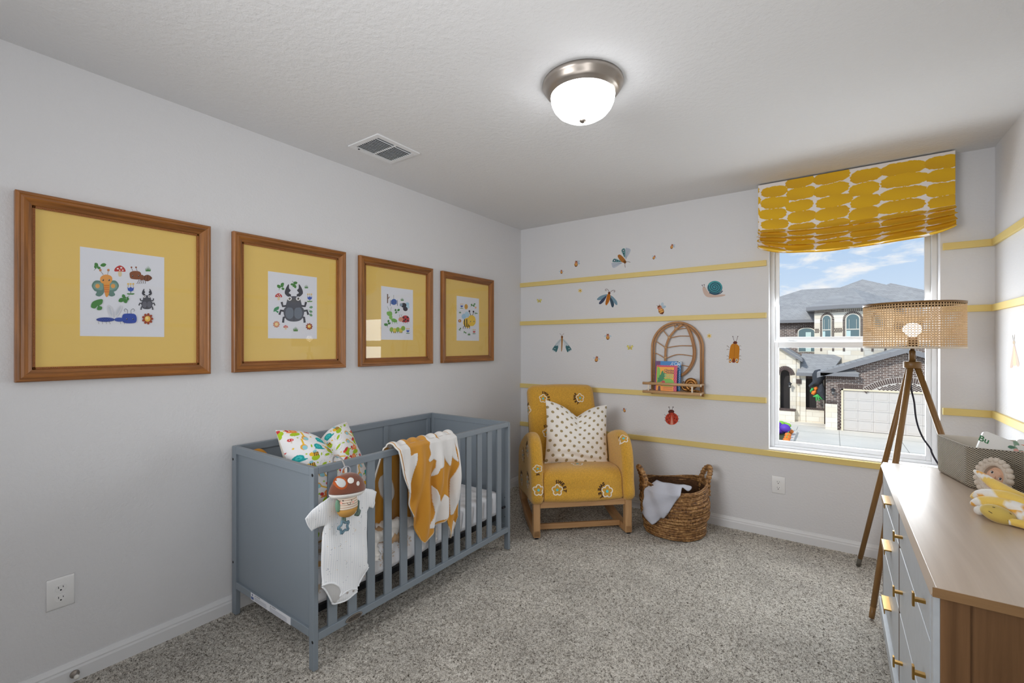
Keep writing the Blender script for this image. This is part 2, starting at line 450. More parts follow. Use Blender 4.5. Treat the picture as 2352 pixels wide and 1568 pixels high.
# ------------------------------------------------------------------ room shell
m_wall = M('wall_paint', (222, 222, 224), .85, bump=[(75, .35, .006), (220, .15, .002)])
m_ceil = M('ceiling_paint', (226, 226, 227), .9, bump=[(45, .5, .007), (130, .25, .003)])
m_white = M('white_trim', (228, 229, 231), .45)
m_yellow = M('yellow_paint', (226, 202, 126), .5, bump=[(120, .06, .002)])

def carpet():
    m, nt, out = newmat('carpet')
    b = nt.nodes.new('ShaderNodeBsdfPrincipled'); _lnk(nt, b.outputs[0], out.inputs[0])
    b.inputs['Roughness'].default_value = .95; b.inputs['Specular IOR Level'].default_value = .1
    v = objvec(nt)
    n1 = noise(nt, 215, 3, .7, v, .8); n2 = noise(nt, 90, 3, .6, v, .4); n3 = noise(nt, 3.2, 3, .5, v)
    f = mth(nt, 'ADD', mth(nt, 'MULTIPLY', n1.outputs['Fac'], .62), mth(nt, 'MULTIPLY', n2.outputs['Fac'], .38))
    c = ramp(nt, f, [(.385, lin((86, 79, 70))), (.470, lin((194, 187, 176))), (.572, lin((248, 243, 234)))])
    g = ramp(nt, n3.outputs['Fac'], [(.35, (.86,)*3), (.65, (1.05,)*3)])
    _lnk(nt, mixc(nt, 1.0, c, g, 'MULTIPLY'), b.inputs['Base Color'])
    bp = nt.nodes.new('ShaderNodeBump'); bp.inputs['Strength'].default_value = .9; bp.inputs['Distance'].default_value = .012
    _lnk(nt, f, bp.inputs['Height']); _lnk(nt, bp.outputs[0], b.inputs['Normal'])
    return m
m_carpet = carpet()
def struct(name, mb, mat, parent=None, **k):
    o = mb.build(name, mat, parent, **k)
    if parent is None: o['kind'] = 'structure'
    return o
nx, ny = 420, 600
gx, gy = np.meshgrid(np.linspace(0, W, nx), np.linspace(FY, D, ny))
gz = -RNG.random((ny, nx))*.010
gz[(gx < .02) | (gx > W-.02) | (gy > D-.02)] = 0
fl = grid_obj('floor', np.stack([gx, gy, gz], -1), m_carpet); fl['kind'] = 'structure'
struct('ceiling', MB().box((-.15, FY-.15, H), (W+.15, D+.15, H+.12)), m_ceil)
struct('wall_left', MB().box((-.15, FY-.15, -.1), (0, D+.15, H)), m_wall)
struct('wall_right', MB().box((W, FY-.15, -.1), (W+.15, D+.15, H)), m_wall)
struct('wall_front', MB().box((0, FY-.15, -.1), (W, FY, H)), m_wall)
WX0, WX1, WZ0, WZ1 = 2.095, 2.978, .607, 2.26
mb = MB().box((0, D, -.1), (WX0, D+.15, H)).box((WX1, D, -.1), (W, D+.15, H)).box((WX0, D, -.1), (WX1, D+.15, WZ0)).box((WX0, D, WZ1), (WX1, D+.15, H))
struct('wall_back', mb, m_wall)
bprof = [(0, 0), (.014, 0), (.014, .048), (.011, .056), (.0115, .062), (.007, .072), (.004, .080), (0, .080)]
struct('baseboard_left', MB().prism(bprof, lambda a, b, d: (a, d, b), FY, D), m_white)
struct('baseboard_back', MB().prism(bprof, lambda a, b, d: (d, D-a, b), 0, W), m_white)
struct('baseboard_right', MB().prism(bprof, lambda a, b, d: (W-a, d, b), FY, D), m_white)
k = 0
for z0, z1 in ((1.886, 1.926), (1.521, 1.559), (.924, .964)):
    for a, b in ((0, 2.081), (2.988, W)):
        k += 1; struct('trim_%d' % k, MB().box((a, D-.016, z0), (b, D, z1)), m_yellow, bevel=.002)
    k += 1; struct('trim_%d' % k, MB().box((W-.016, FY, z0), (W, D-.016, z1)), m_yellow, bevel=.002)
struct('trim_10', MB().box((0, D-.016, .558), (W, D, .597)), m_yellow, bevel=.002)
struct('trim_11', MB().box((W-.016, FY, .558), (W, D-.016, .597)), m_yellow, bevel=.002)

# window: vinyl frame with two sashes
m_vinyl = M('window_vinyl', (236, 238, 240), .35)
m_pane = glassmat('window_glass', (.97, .985, .98), 1.38)
win = bpy.data.objects.new('window_1', None); COL.objects.link(win); win.location = (2.5365, 4.1, .607); win['kind'] = 'structure'
def rect_frame(mb, x0, x1, z0, z1, wl, wr, wb, wt, y0, y1):
    mb.box((x0, y0, z0), (x0+wl, y1, z1)); mb.box((x1-wr, y0, z0), (x1, y1, z1))
    mb.box((x0+wl, y0, z0), (x1-wr, y1, z0+wb)); mb.box((x0+wl, y0, z1-wt), (x1-wr, y1, z1)); return mb
rect_frame(MB(), WX0, WX1, WZ0, WZ1, .026, .026, .018, .03, 4.085, 4.15).build('window_frame', m_vinyl, win, bevel=.003)
up = rect_frame(MB(), WX0+.026, WX1-.026, 1.352, WZ1-.03, .028, .028, .036, .03, 4.122, 4.145).build('upper_sash', m_vinyl, win, bevel=.003)
lo = rect_frame(MB(), WX0+.026, WX1-.026, .625, 1.353, .026, .026, .030, .040, 4.092, 4.118).build('lower_sash', m_vinyl, win, bevel=.003)
MB().add([(2.14, 4.135, 1.38), (2.93, 4.135, 1.38), (2.93, 4.135, 2.21), (2.14, 4.135, 2.21)], [(0, 1, 2, 3)]).build('pane', m_pane, up)
MB().add([(2.14, 4.105, .65), (2.93, 4.105, .65), (2.93, 4.105, 1.32), (2.14, 4.105, 1.32)], [(0, 1, 2, 3)]).build('pane', m_pane, lo)
MB().box((2.20, 4.112, 1.353), (2.26, 4.122, 1.362)).tube(catmull([(2.2, 4.115, 1.357), (2.215, 4.112, 1.368), (2.245, 4.112, 1.366), (2.265, 4.114, 1.357)], 4, False), .004, 8).build('sash_lock', m_vinyl, lo)

# ------------------------------------------------------------------ ceiling light, vent, outlets, door stop
m_nickel = M('brushed_nickel', (168, 160, 152), .32, .9)
m_dome = M('lit_glass_dome', (250, 252, 255), .4, emis=8)
t = thing('ceiling_light', 'flush ceiling light with frosted dome and brushed nickel rim', 'ceiling light', (1.598, 2.108, H))
c0 = (1.598, 2.108, 0)
MB().lathe([(0, 2.44), (.168, 2.44), (.170, 2.432), (.166, 2.420), (.158, 2.412), (.157, 2.406), (.150, 2.399), (.147, 2.394), (.138, 2.390), (.136, 2.385), (.126, 2.385), (0, 2.40)], 56, c0).build('rim', m_nickel, t)
MB().lathe([(.1345, 2.392), (.1345, 2.378), (.131, 2.358), (.122, 2.337), (.105, 2.316), (.08, 2.300), (.05, 2.291), (.02, 2.287), (0, 2.2865)], 48, c0).build('glass_dome', m_dome, t)
MB().lathe([(.006, 2.289), (.013, 2.286), (.0145, 2.281), (.010, 2.276), (.006, 2.273), (0, 2.272)], 20, c0).build('finial', m_nickel, t)

m_vent = M('vent_enamel', (232, 233, 235), .4); m_dark = M('dark_gap', (45, 47, 52), .8)
t = thing('air_vent', 'white louvred air vent set in the ceiling', 'air vent', (.39, 2.05, H))
fx0, fx1, fy0, fy1 = .262, .517, 1.90, 2.20
mb = MB()
for a, b in (((fx0, fy0), (fx0+.032, fy1)), ((fx1-.032, fy0), (fx1, fy1)), ((fx0+.032, fy0), (fx1-.032, fy0+.03)), ((fx0+.032, fy1-.03), (fx1-.032, fy1)), ((fx0+.032, 2.045), (fx1-.032, 2.055))):
    mb.box((a[0], a[1], H-.007), (b[0], b[1], H))
mb.box((.463, fy0+.03, H-.006), (.468, fy1-.03, H))
mb.build('face_plate', m_vent, t, bevel=.002)
MB().box((fx0+.01, fy0+.01, H-.001), (fx1-.01, fy1-.01, H)).build('duct_opening', M('duct_shade', (104, 110, 116), .7), t)  # grey sheet, the shade between the louvres put into its colour
for bank in ((fy0+.03, 2.045), (2.055, fy1-.03)):
    for i in range(11):
        x = fx0+.042+i*.0158
        MB().add([(x+.011, bank[0], H-.010), (x+.011, bank[1], H-.010), (x, bank[1], H-.001), (x, bank[0], H-.001)], [(0, 1, 2, 3)]).build('louvre', m_vent, t, solid=.0012)
MB().box((.283, 1.950, H-.010), (.291, 1.958, H-.004)).build('damper_lever', m_dark, t)

m_plate = M('outlet_plastic', (236, 236, 236), .35)
def outlet(label, loc, rz):
    t = thing('wall_outlet', label, 'outlet', loc, rz)                # local x right, y out of the wall is -y
    R = lambda x, y, z: (x, y, z)
    MB().slab([(-.0605, 0), (-.058, -.003), (-.052, -.0055), (.052, -.0055), (.058, -.003), (.0605, 0)], lambda x, a, b: (x, b, a), -.04, .04, .003, 3).build('cover_plate', m_plate, t, local=True)
    for z in (.0195, -.0195):
        r = MB().prism([(.017*math.cos(a)*1.0, max(-.0135, min(.0135, .017*math.sin(a)))) for a in [2*PI*i/28 for i in range(28)]], lambda a, b, d: (a, d, z+b), -.0055, -.0075).build('receptacle', m_plate, t, bevel=.0006, local=True)
        sl = MB()
        sl.box((-.0075, -.0078, z-.001), (-.0055, -.0072, z+.007)); sl.box((.0055, -.0078, z+.0005), (.0075, -.0072, z+.0065))
        sl.prism([(.0028*math.cos(a), .0028*math.sin(a)-.0075) for a in [2*PI*i/14 for i in range(14)]], lambda a, b, d: (a, d, z+b), -.0072, -.0078)
        sl.build('slots', m_dark, r, local=True)
    MB().ell((0, -.0056, 0), (.003, .0012, .003)).build('screw', m_plate, t, local=True)
    return t
outlet('white wall outlet on the left wall, left of the crib', (0.0005, .794, .366), PI/2)
outlet('white wall outlet on the wall under the window', (2.1535, D-.0005, .3645), 0)
t = thing('door_stop', 'round metal door stop with white rubber tip on the baseboard', 'door stop', (.014, .832, .031))
MB().lathe([(.015, 0), (.015, .003), (.012, .008), (.007, .011), (.0055, .022), (.0065, .024)], 24, mat=Matrix.Rotation(PI/2, 4, 'Y')).build('base', m_nickel, t, local=True)
MB().lathe([(.0065, .024), (.008, .026), (.008, .034), (.006, .037), (0, .038)], 20, mat=Matrix.Rotation(PI/2, 4, 'Y')).build('rubber_tip', M('white_rubber', (232, 230, 224), .6), t, local=True)
# ------------------------------------------------------------------ outside: street and the house opposite
def blocks(name, c1, c2, mortar, bw, rh, ms, rough=.9, var=.15, zs=1.0, bump=.4):
    m, nt, out = newmat(name)
    b = nt.nodes.new('ShaderNodeBsdfPrincipled'); _lnk(nt, b.outputs[0], out.inputs[0]); b.inputs['Roughness'].default_value = rough
    b.inputs['Specular IOR Level'].default_value = .2
    tc = nt.nodes.new('ShaderNodeNewGeometry'); sp = nt.nodes.new('ShaderNodeSeparateXYZ'); _lnk(nt, tc.outputs['Position'], sp.inputs[0])
    cb = nt.nodes.new('ShaderNodeCombineXYZ'); _lnk(nt, mth(nt, 'ADD', sp.outputs['X'], sp.outputs['Y']), cb.inputs[0]); _lnk(nt, mth(nt, 'MULTIPLY', sp.outputs['Z'], zs), cb.inputs[1])
    br = nt.nodes.new('ShaderNodeTexBrick'); _lnk(nt, cb.outputs[0], br.inputs['Vector'])
    for k_, v_ in (('Color1', lin(c1)), ('Color2', lin(c2)), ('Mortar', lin(mortar))): br.inputs[k_].default_value = (*v_, 1)
    br.inputs['Scale'].default_value = 1; br.inputs['Mortar Size'].default_value = ms; br.inputs['Brick Width'].default_value = bw; br.inputs['Row Height'].default_value = rh
    br.inputs['Bias'].default_value = 0
    n = noise(nt, 2.2, 4, .6, cb.outputs[0]); f = ramp(nt, n.outputs['Fac'], [(.35, (1-var,)*3), (.65, (1,)*3)])
    _lnk(nt, mixc(nt, 1.0, br.outputs['Color'], f, 'MULTIPLY'), b.inputs['Base Color'])
    return m
e_brick = blocks('dark_brick', (92, 78, 74), (128, 108, 100), (205, 198, 190), .24, .085, .010)
e_brick1 = M('brick_plain', (98, 82, 77), .9, var=(8, .35)); e_mortar = M('mortar', (205, 198, 190), .9)
e_stone = blocks('limestone', (250, 245, 232), (238, 226, 204), (226, 216, 200), .62, .26, .012, var=.06)
e_shing = blocks('roof_shingle', (164, 163, 163), (176, 175, 174), (150, 149, 149), .34, .09, .010, var=.12)
e_fascia = M('grey_fascia', (134, 134, 137), .7); e_cream = M('cream_trim', (238, 226, 196), .6)
e_door = M('garage_door_paint', (212, 206, 200), .6); e_conc = M('concrete', (240, 232, 218), .9, var=(.8, .10))
e_win = M('house_glass', (96, 120, 124), .08, spec=.8); e_frame = M('house_window_frame', (226, 220, 206), .6); e_black = M('black_metal', (38, 38, 42), .5)
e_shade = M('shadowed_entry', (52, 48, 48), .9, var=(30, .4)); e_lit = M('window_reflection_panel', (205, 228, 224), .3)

hs = thing('house', 'two storey brick and limestone house across the street, seen through the window', 'house', (4, 30, -2.95))
Y = 28.7
mb = MB()
pw = lambda y: (lambda a, b, d: (a, y+d, b))
mb.prism([(2.126, -2.95), (2.80, -2.95), (2.80, -.9), (7.68, -.9), (7.68, -2.95), (8.31, -2.95), (8.31, -.1), (8.31, -.05), (5.22, 1.10), (2.126, -.05)], pw(Y), 0, .3)
mb.box((2.126, Y+.05, -2.95), (2.3, 34, -.1))
mb.build('garage_wall', e_brick, hs)
dr = MB()
for i in range(8):
    for j in range(4):
        x0 = 2.84+i*.60; z0 = -2.93+j*.50
        dr.box((x0, Y+.05, z0), (x0+.598, Y+.09, z0+.492)); dr.box((x0+.07, Y+.038, z0+.09), (x0+.53, Y+.06, z0+.40))
dr.build('garage_door', e_door, hs, bevel=.012)
MB().box((2.76, Y-.03, -2.95), (2.84, Y+.1, -.86)).box((2.76, Y-.03, -.93), (7.72, Y+.1, -.86)).box((7.64, Y-.03, -2.95), (7.72, Y+.1, -.86)).build('door_surround', e_cream, hs)
MB().box((2.10, Y-.06, -2.95), (2.60, Y, -1.66)).build('stone_pier', e_stone, hs)
mb = MB()
for r in range(3):
    for i in range(7): mb.box((2.14+i*.066, Y-.05, -1.64+r*.062), (2.14+i*.066+.036, Y-.02, -1.60+r*.062))
mb.build('brick_band', e_brick1, hs); mb = MB()
for i in range(26): mb.box((2.64+(i % 2)*.05, Y-.03, -2.9+i*.078), (2.70+(i % 2)*.05, Y-.005, -2.85+i*.078))
mb.build('brick_quoin', e_brick1, hs); mb = MB()
for i in range(12): mb.box((2.62+i*.085, Y-.02, -.84), (2.62+i*.085+.06, Y-.001, -.62))
for i in range(14): mb.box((2.15+i*.085, Y-.02, -.40), (2.15+i*.085+.06, Y-.001, -.22))
mb.build('soldier_course', e_brick1, hs); mb = MB()
for i in range(40):
    for sg in (-1, 1):
        x = 5.22+sg*(.05+i*.078); z = 1.0-(.05+i*.078)*.372
        mb.box((x-.02, Y-.02, z-.10), (x+.022, Y-.001, z-.02))
mb.build('rake_bricks', e_brick1, hs); mb = MB()
R = 2.42; cz = -2.62
for i in range(40):
    a = -.74+i*.038; c, s = math.cos(a), math.sin(a); mtx = Matrix.Translation((5.24+R*s, Y-.015, cz+R*c)) @ Matrix.Rotation(a, 4, 'Y')
    mb.box((-.032, 0, -.25), (.032, .014, 0), mat=mtx)
mb.build('brick_arch', e_brick1, hs); mb = MB()
for i in range(-11, 12):
    for j in range(5):
        for sg in (-1, 1):
            x = 5.24+i*.15+sg*.037; z = -.80+j*.085
            if (x-5.24)**2+(z-cz)**2 < (R-.31)**2:
                mtx = Matrix.Translation((x, Y-.012, z)) @ Matrix.Rotation(sg*PI/4, 4, 'Y'); mb.box((-.058, 0, -.02), (.058, .011, .02), mat=mtx)
mb.build('herringbone_panel', e_brick1, hs)
n = 24; seg = [(5.24+(R+.02)*math.sin(-.76+1.52*i/n), cz+(R+.02)*math.cos(-.76+1.52*i/n)) for i in range(n+1)]
MB().prism(seg+[(6.92, -.86), (3.56, -.86)], pw(Y), -.004, .05).build('arch_mortar', e_mortar, hs)
# garage roof
sl = lambda x: 1.22-abs(x-5.22)*.372
mb = MB(); ga = [(1.75, sl(1.75)), (5.22, sl(5.22)), (8.7, sl(8.7)), (8.7, sl(8.7)-.09), (5.22, sl(5.22)-.09), (1.75, sl(1.75)-.09)]
mb.prism(ga, pw(0), 28.35, 31.9); mb.build('garage_roof', e_shing, hs)
mb = MB().prism([(1.75, sl(1.75)-.03), (5.22, sl(5.22)-.03), (8.7, sl(8.7)-.03), (8.7, sl(8.7)-.26), (5.22, sl(5.22)-.25), (1.75, sl(1.75)-.26)], pw(0), 28.30, 28.36)
mb.box((1.9, 28.3, -.22), (3.45, 28.72, -.06)); mb.build('rake_board', e_fascia, hs)
MB().add([(1.9, 28.3, -.05), (3.5, 28.3, -.05), (3.2, 28.72, .14), (1.9, 28.72, .1)], [(0, 1, 2, 3)]).build('eave_return', e_shing, hs, solid=.03)
# porch bay
Y2 = 30.5
mb = MB().box((.92, Y2-.1, -3.05), (1.18, Y2+.2, -.36)).box((1.18, Y2-.06, -3.05), (2.13, Y2+.1, -2.22)).box((1.99, Y2-.06, -2.22), (2.13, Y2+.1, -.36))
mb.build('porch_wall', e_stone, hs)
mb = MB()
for i in range(11): mb.box((1.19+i*.078, Y2-.1, -2.22), (1.19+i*.078+.055, Y2-.03, -2.11))
for i in range(10): mb.box((1.19+i*.08, Y2-.09, -.52), (1.19+i*.08+.055, Y2-.03, -.36))
for i in range(5): mb.box((.74+i*.05, Y2-.16, -.82), (.775+i*.05, Y2-.06, -.56))
mb.build('porch_brick', e_brick1, hs)
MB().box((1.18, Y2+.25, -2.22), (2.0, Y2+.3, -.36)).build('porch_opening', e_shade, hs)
MB().box((1.66, Y2+.2, -2.2), (2.0, Y2+.24, -1.5)).build('porch_back_wall', e_brick, hs)
MB().add([(.75, 30.15, -.22), (2.25, 30.15, -.22), (2.9, 31.75, .78), (.95, 31.75, .85)], [(0, 1, 2, 3)]).build('porch_roof', e_shing, hs, solid=.08)
MB().box((.75, 30.1, -.36), (2.2, 30.2, -.2)).build('porch_fascia', e_fascia, hs)
mb = MB().tube([(2.06, 30.05, -.36), (2.06, 30.2, -.55), (2.06, 30.25, -.7), (2.06, 30.25, -3.05)], .035, 8); mb.build('downspout', M('downspout_brown', (86, 70, 64), .6), hs)
# entry gable
mb = MB()
arc = [(.185+.245*math.cos(PI-PI*i/14), -.42+.40*math.sin(PI*i/14)) for i in range(15)]
mb.prism([(-.9, -3.05), (-.06, -3.05)]+arc+[(.43, -3.05), (.72, -3.05), (.72, .62), (-.9, 1.8)], pw(Y2-.05), 0, .3)
mb.box((.55, Y2, -3.05), (.9, Y2+1.2, .5)); mb.build('entry_wall', e_stone, hs)
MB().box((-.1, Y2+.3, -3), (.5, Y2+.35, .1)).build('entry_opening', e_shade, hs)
mb = MB().box((-.04, Y2-.35, -3.05), (.68, Y2-.06, -2.35)); mb.build('planter_wall', e_stone, hs)
MB().box((-.07, Y2-.38, -2.35), (.71, Y2-.05, -2.24)).build('planter_cap', e_brick1, hs)
mb = MB()
for i in range(15):
    a = .25+2.64*i/14; mtx = Matrix.Translation((.185+.42*math.cos(a), Y2-.08, -.42+.5*math.sin(a))) @ Matrix.Rotation(PI/2-a, 4, 'Y'); mb.box((-.035, 0, -.16), (.035, .03, .07), mat=mtx)
mb.build('entry_arch', e_brick1, hs)
mb = MB().prism([(-.9, 1.98), (1.02, .60), (1.02, .50), (-.9, 1.88)], pw(0), 30.15, 32.4); mb.build('entry_roof', e_shing, hs)
MB().prism([(-.9, 1.9), (1.02, .53), (1.02, .40), (-.9, 1.77)], pw(0), 30.12, 30.17).box((.98, 30.14, .42), (1.05, 32.3, .56)).build('entry_rake', e_fascia, hs)
# tower
plan = [(1.52, 32.35), (2.86, 31.5), (3.76, 31.5), (5.1, 32.35), (5.1, 34), (1.52, 34)]
MB().prism(plan, lambda a, b, d: (a, b, d), .1, 3.36).build('tower_wall', e_stone, hs)
eo = [(1.12, 32.2), (2.68, 31.1), (3.94, 31.1), (5.5, 32.2), (5.5, 34), (1.12, 34)]; ap = (3.29, 32.9, 4.62)
mb = MB(); nE = len(eo)
mb.add([(a, b, 3.55) for a, b in eo]+[ap], [(i, (i+1) % nE, nE) for i in range(nE)]); mb.build('tower_roof', e_shing, hs)
MB().prism(eo, lambda a, b, d: (a, b, d), 3.34, 3.55).build('tower_fascia', e_fascia, hs)
def tower_face(o, u, wid, arch_x, win_w, z0, zspring, name='arched_window'):
    o = Vector((o[0], o[1], 0)); u = Vector((u[0], u[1], 0)).normalized(); nrm = Vector((u.y, -u.x, 0))
    P = lambda a, b, d: o+u*a+nrm*d+Vector((0, 0, b))
    r = win_w/2; top = [(arch_x+r*math.cos(PI*i/16), zspring+r*math.sin(PI*i/16)) for i in range(17)]
    w_ = MB().prism([(arch_x-r, z0), (arch_x+r, z0)]+top, P, .02, .05).build(name, e_frame, hs)
    r2 = r-.045; top = [(arch_x+r2*math.cos(PI*i/16), zspring+r2*math.sin(PI*i/16)) for i in range(17)]
    MB().prism([(arch_x-r2, z0+.05), (arch_x+r2, z0+.05)]+top, P, .05, .056).build('pane', e_win, w_)
    mu = MB(); zm = z0+.62*(zspring+r-z0)*.8
    mu.prism([(arch_x-r2, zm), (arch_x+r2, zm), (arch_x+r2, zm+.055), (arch_x-r2, zm+.055)], P, .056, .075)
    mu.prism([(arch_x-r2*.62, zm+.05), (arch_x-r2*.62+.014, zm+.05), (arch_x-r2*.62+.014, zspring), (arch_x-r2*.62, zspring)], P, .056, .066)
    mu.prism([(arch_x+r2*.62, zm+.05), (arch_x+r2*.62-.014, zm+.05), (arch_x+r2*.62-.014, zspring), (arch_x+r2*.62, zspring)], P, .056, .066)
    mu.build('glazing_bars', e_frame, w_)
    MB().prism([(arch_x-r2, zm-.05), (arch_x-r2*.35, zm-.05), (arch_x-r2*.35, z0+.08), (arch_x-r2, z0+.08)], P, .0565, .058).build('reflection', e_lit, w_)
    mb = MB(); k = int(PI*(r+.07)/.075)
    for i in range(k+1):
        a = PI*i/k; c, s = math.cos(a), math.sin(a); q = [(r+.025, -.022), (r+.125, -.022), (r+.125, .022), (r+.025, .022)]
        mb.prism([(arch_x+rr*c-t*s, zspring+rr*s+t*c) for rr, t in q], P, .005, .03)
    z = z0-.3
    while z < zspring-.03:
        for sg in (-1, 1): mb.prism([(arch_x+sg*(r+.025), z), (arch_x+sg*(r+.125), z), (arch_x+sg*(r+.125), z+.045), (arch_x+sg*(r+.025), z+.045)], P, .005, .03)
        z += .075
    for rw in range(3):
        x = .04+.03*(rw % 2)
        while x < wid-.06:
            if abs(x+.03-arch_x) > r+.16: mb.prism([(x, 2.05+rw*.085), (x+.05, 2.05+rw*.085), (x+.05, 2.11+rw*.085), (x, 2.11+rw*.085)], P, .005, .025)
            x += .085
    for rw in range(2):
        x = .02
        while x < wid-.03:
            mb.prism([(x, 3.18+rw*.08), (x+.05, 3.18+rw*.08), (x+.05, 3.23+rw*.08), (x, 3.23+rw*.08)], P, .005, .03); x += .085
    mb.build('brick_trim', e_brick1, hs)
tower_face((1.52, 32.35), (1.34, -.85), 1.587, .74, .52, 1.3, 2.80)
tower_face((2.86, 31.5), (1, 0), .9, .44, .64, 1.3, 2.74)
tower_face((3.76, 31.5), (1.34, .85), 1.587, .8, .52, 1.3, 2.80)
# main block
MB().box((-4, 33.5, -3.05), (1.7, 33.8, 2.9)).box((4.9, 33.5, 0), (11, 33.8, 2.9)).build('main_wall', e_brick, hs)
mb = MB()
for i in range(60): mb.box((-3.2+i*.085, 33.47, 2.55), (-3.2+i*.085+.055, 33.5, 2.80))
mb.build('soldier_course', e_brick1, hs)
top = [(1.09+.46*math.cos(PI*i/12), 2.16+.24*math.sin(PI*i/12)) for i in range(13)]
w_ = MB().prism([(.63, .9), (1.55, .9)]+top, pw(33.45), 0, .05).build('bedroom_window', e_frame, hs)
top = [(1.09+.40*math.cos(PI*i/12), 2.14+.21*math.sin(PI*i/12)) for i in range(13)]
MB().prism([(.69, .95), (1.49, .95)]+top, pw(33.43), 0, .02).build('pane', e_win, w_)
MB().box((1.05, 33.42, .95), (1.32, 33.43, 2.12)).build('reflection', e_lit, w_)
mb = MB()
for i in range(17):
    a = PI*i/16; mtx = Matrix.Translation((1.09+.53*math.cos(a), 33.46, 2.16+.31*math.sin(a))) @ Matrix.Rotation(PI/2-a, 4, 'Y'); mb.box((-.022, 0, -.05), (.022, .03, .06), mat=mtx)
mb.build('window_arch', e_brick1, hs)
def roof(v, f, name='main_roof'): return MB().add(v, f).build(name, e_shing, hs)
roof([(-5.2, 33.1, 2.86), (9, 33.1, 2.86), (2.9, 36, 4.99), (.72, 36, 4.99), (-5.2, 39, 2.86), (9, 39, 2.86)], [(0, 1, 2, 3), (0, 3, 4), (3, 2, 5, 4)])
for ax, az, hw, dep in ((3.9, 5.41, 6.0, 36.0), (5.255, 5.07, 5.3, 36.0)):
    roof([(ax-hw, 33.1, 2.86), (ax+hw, 33.1, 2.86), (ax+hw, 39, 2.86), (ax-hw, 39, 2.86), (ax, dep, az)], [(0, 1, 4), (1, 2, 4), (2, 3, 4), (3, 0, 4)])
MB().box((-5.2, 33.06, 2.70), (1.7, 33.14, 2.88)).build('main_fascia', e_fascia, hs)
def lantern(x, y, z, s=1):
    mb = MB().lathe([(.0, .20), (.02, .19), (.03, .15), (.11, .08), (.12, .06), (.075, .055), (.05, -.12), (.06, -.13), (.02, -.17), (0, -.2)], 6, (x, y, z), smooth=False); mb.box((x-.02, y, z-.02), (x+.02, y+.2, z+.02))
    l_ = mb.build('wall_lantern', e_black, hs)
    MB().lathe([(.05, .05), (.06, .0), (.052, -.1), (0, -.11)], 8, (x, y, z)).build('lamp_glass', M('lantern_glass', (214, 214, 214), .2), l_)
lantern(2.42, 28.5, -1.0); lantern(.44, 30.2, -.9)
# ground
mb = MB().box((-40, 4.6, -3.2), (60, 80, -2.95))
g = mb.build('driveway', e_conc); g['kind'] = 'structure'
mb = MB().box((.5, Y2-1.1, -3.2), (2.9, Y2+.2, -2.93)).box((-2, Y2-.8, -3.2), (.5, Y2+.3, -2.92)); s_ = mb.build('porch_slab', e_conc, hs)
e_joint = M('paving_joint', (176, 170, 160), .9)
mb = MB()
for x in (.9, 2.66, 4.9, 7.2): mb.box((x, 16, -2.951), (x+.025, 28.65, -2.946))
for y in (27.2, 24.4): mb.box((-6, y, -2.951), (9, y+.03, -2.946))
g = mb.build('paving_joints', e_joint); g['kind'] = 'structure'
mb = MB().box((.85, 22, -2.95), (1.0, 26.6, -2.83)); g = mb.build('garden_kerb', e_conc); g['kind'] = 'structure'
g = MB().box((-4, 22, -2.95), (.85, 26.6, -2.90)).build('flower_bed_soil', M('garden_soil', (92, 96, 62), .95, var=(20, .5))); g['kind'] = 'structure'
# halloween witch hung at the porch and the inflatable in the bed
m_blk = M('black_cloth', (56, 60, 68), .8, bump=[(9, .5, .05)]); m_org = M('orange_plastic', (244, 130, 40), .5); m_grn = M('green_plastic', (70, 190, 96), .5)
t = thing('witch_decoration', 'black cloaked hanging witch decoration with green hand by the porch post', 'decoration', (1.75, 29.85, -1.2))
o3 = Vector((0, 29.9, 0))
wq = lambda x, y: seen(1780+x/6.272, 780+y/6.272, 1, 29.85)
def wp(pts, th, mat, name, res=.05):
    P = [(p.x, p.z) for p in (wq(*q) for q in pts)]
    return puff(P, lambda x, y, h: (x, 29.85-h, y), th, res, k=.1).build(name, mat, t)
wp([(570, 440), (640, 425), (730, 432), (765, 465), (735, 530), (690, 600), (650, 650), (570, 650), (500, 690), (480, 660), (540, 600), (535, 500)], .22, m_blk, 'hood')
wp([(640, 640), (690, 620), (725, 720), (730, 870), (700, 870), (680, 850), (600, 760)], .12, m_blk, 'cloak')
wp([(555, 690), (600, 672), (625, 700), (600, 730), (600, 765), (560, 800), (520, 780), (530, 740), (570, 730)], .10, m_org, 'face')
wp([(500, 740), (530, 690), (560, 690), (555, 720), (515, 760)], .06, m_grn, 'arm')
wp([(545, 815), (610, 780), (640, 800), (690, 860), (680, 868), (640, 835), (645, 882), (630, 885), (612, 830), (605, 885), (590, 880), (585, 825), (550, 825)], .05, m_grn, 'hand', .03)
m_pur = M('purple_fabric', (104, 60, 190), .6); m_lime = M('lime_fabric', (150, 214, 70), .6)
t = thing('witch_inflatable', 'purple and lime green lumpy decoration lying in the flower bed', 'decoration', (.3, 25, -2.9))
mb = MB(); mb2 = MB()
for i in range(9): mb.ell((-.37+.12*i+RNG.random()*.1, 24.6+RNG.random()*1.6, -2.72+RNG.random()*.25), (.22, .22, .2), 12, 8)
for i in range(6): mb2.ell((.0+.12*i, 25.6+RNG.random()*1.1, -2.6+RNG.random()*.2), (.18, .2, .12), 12, 8)
for i in range(3): mb2.ell((-.2+.1*i, 24.0+RNG.random()*.3, -2.72), (.2, .15, .1), 12, 8)
mb.build('purple_folds', m_pur, t); mb2.build('lime_folds', m_lime, t)
pk = None
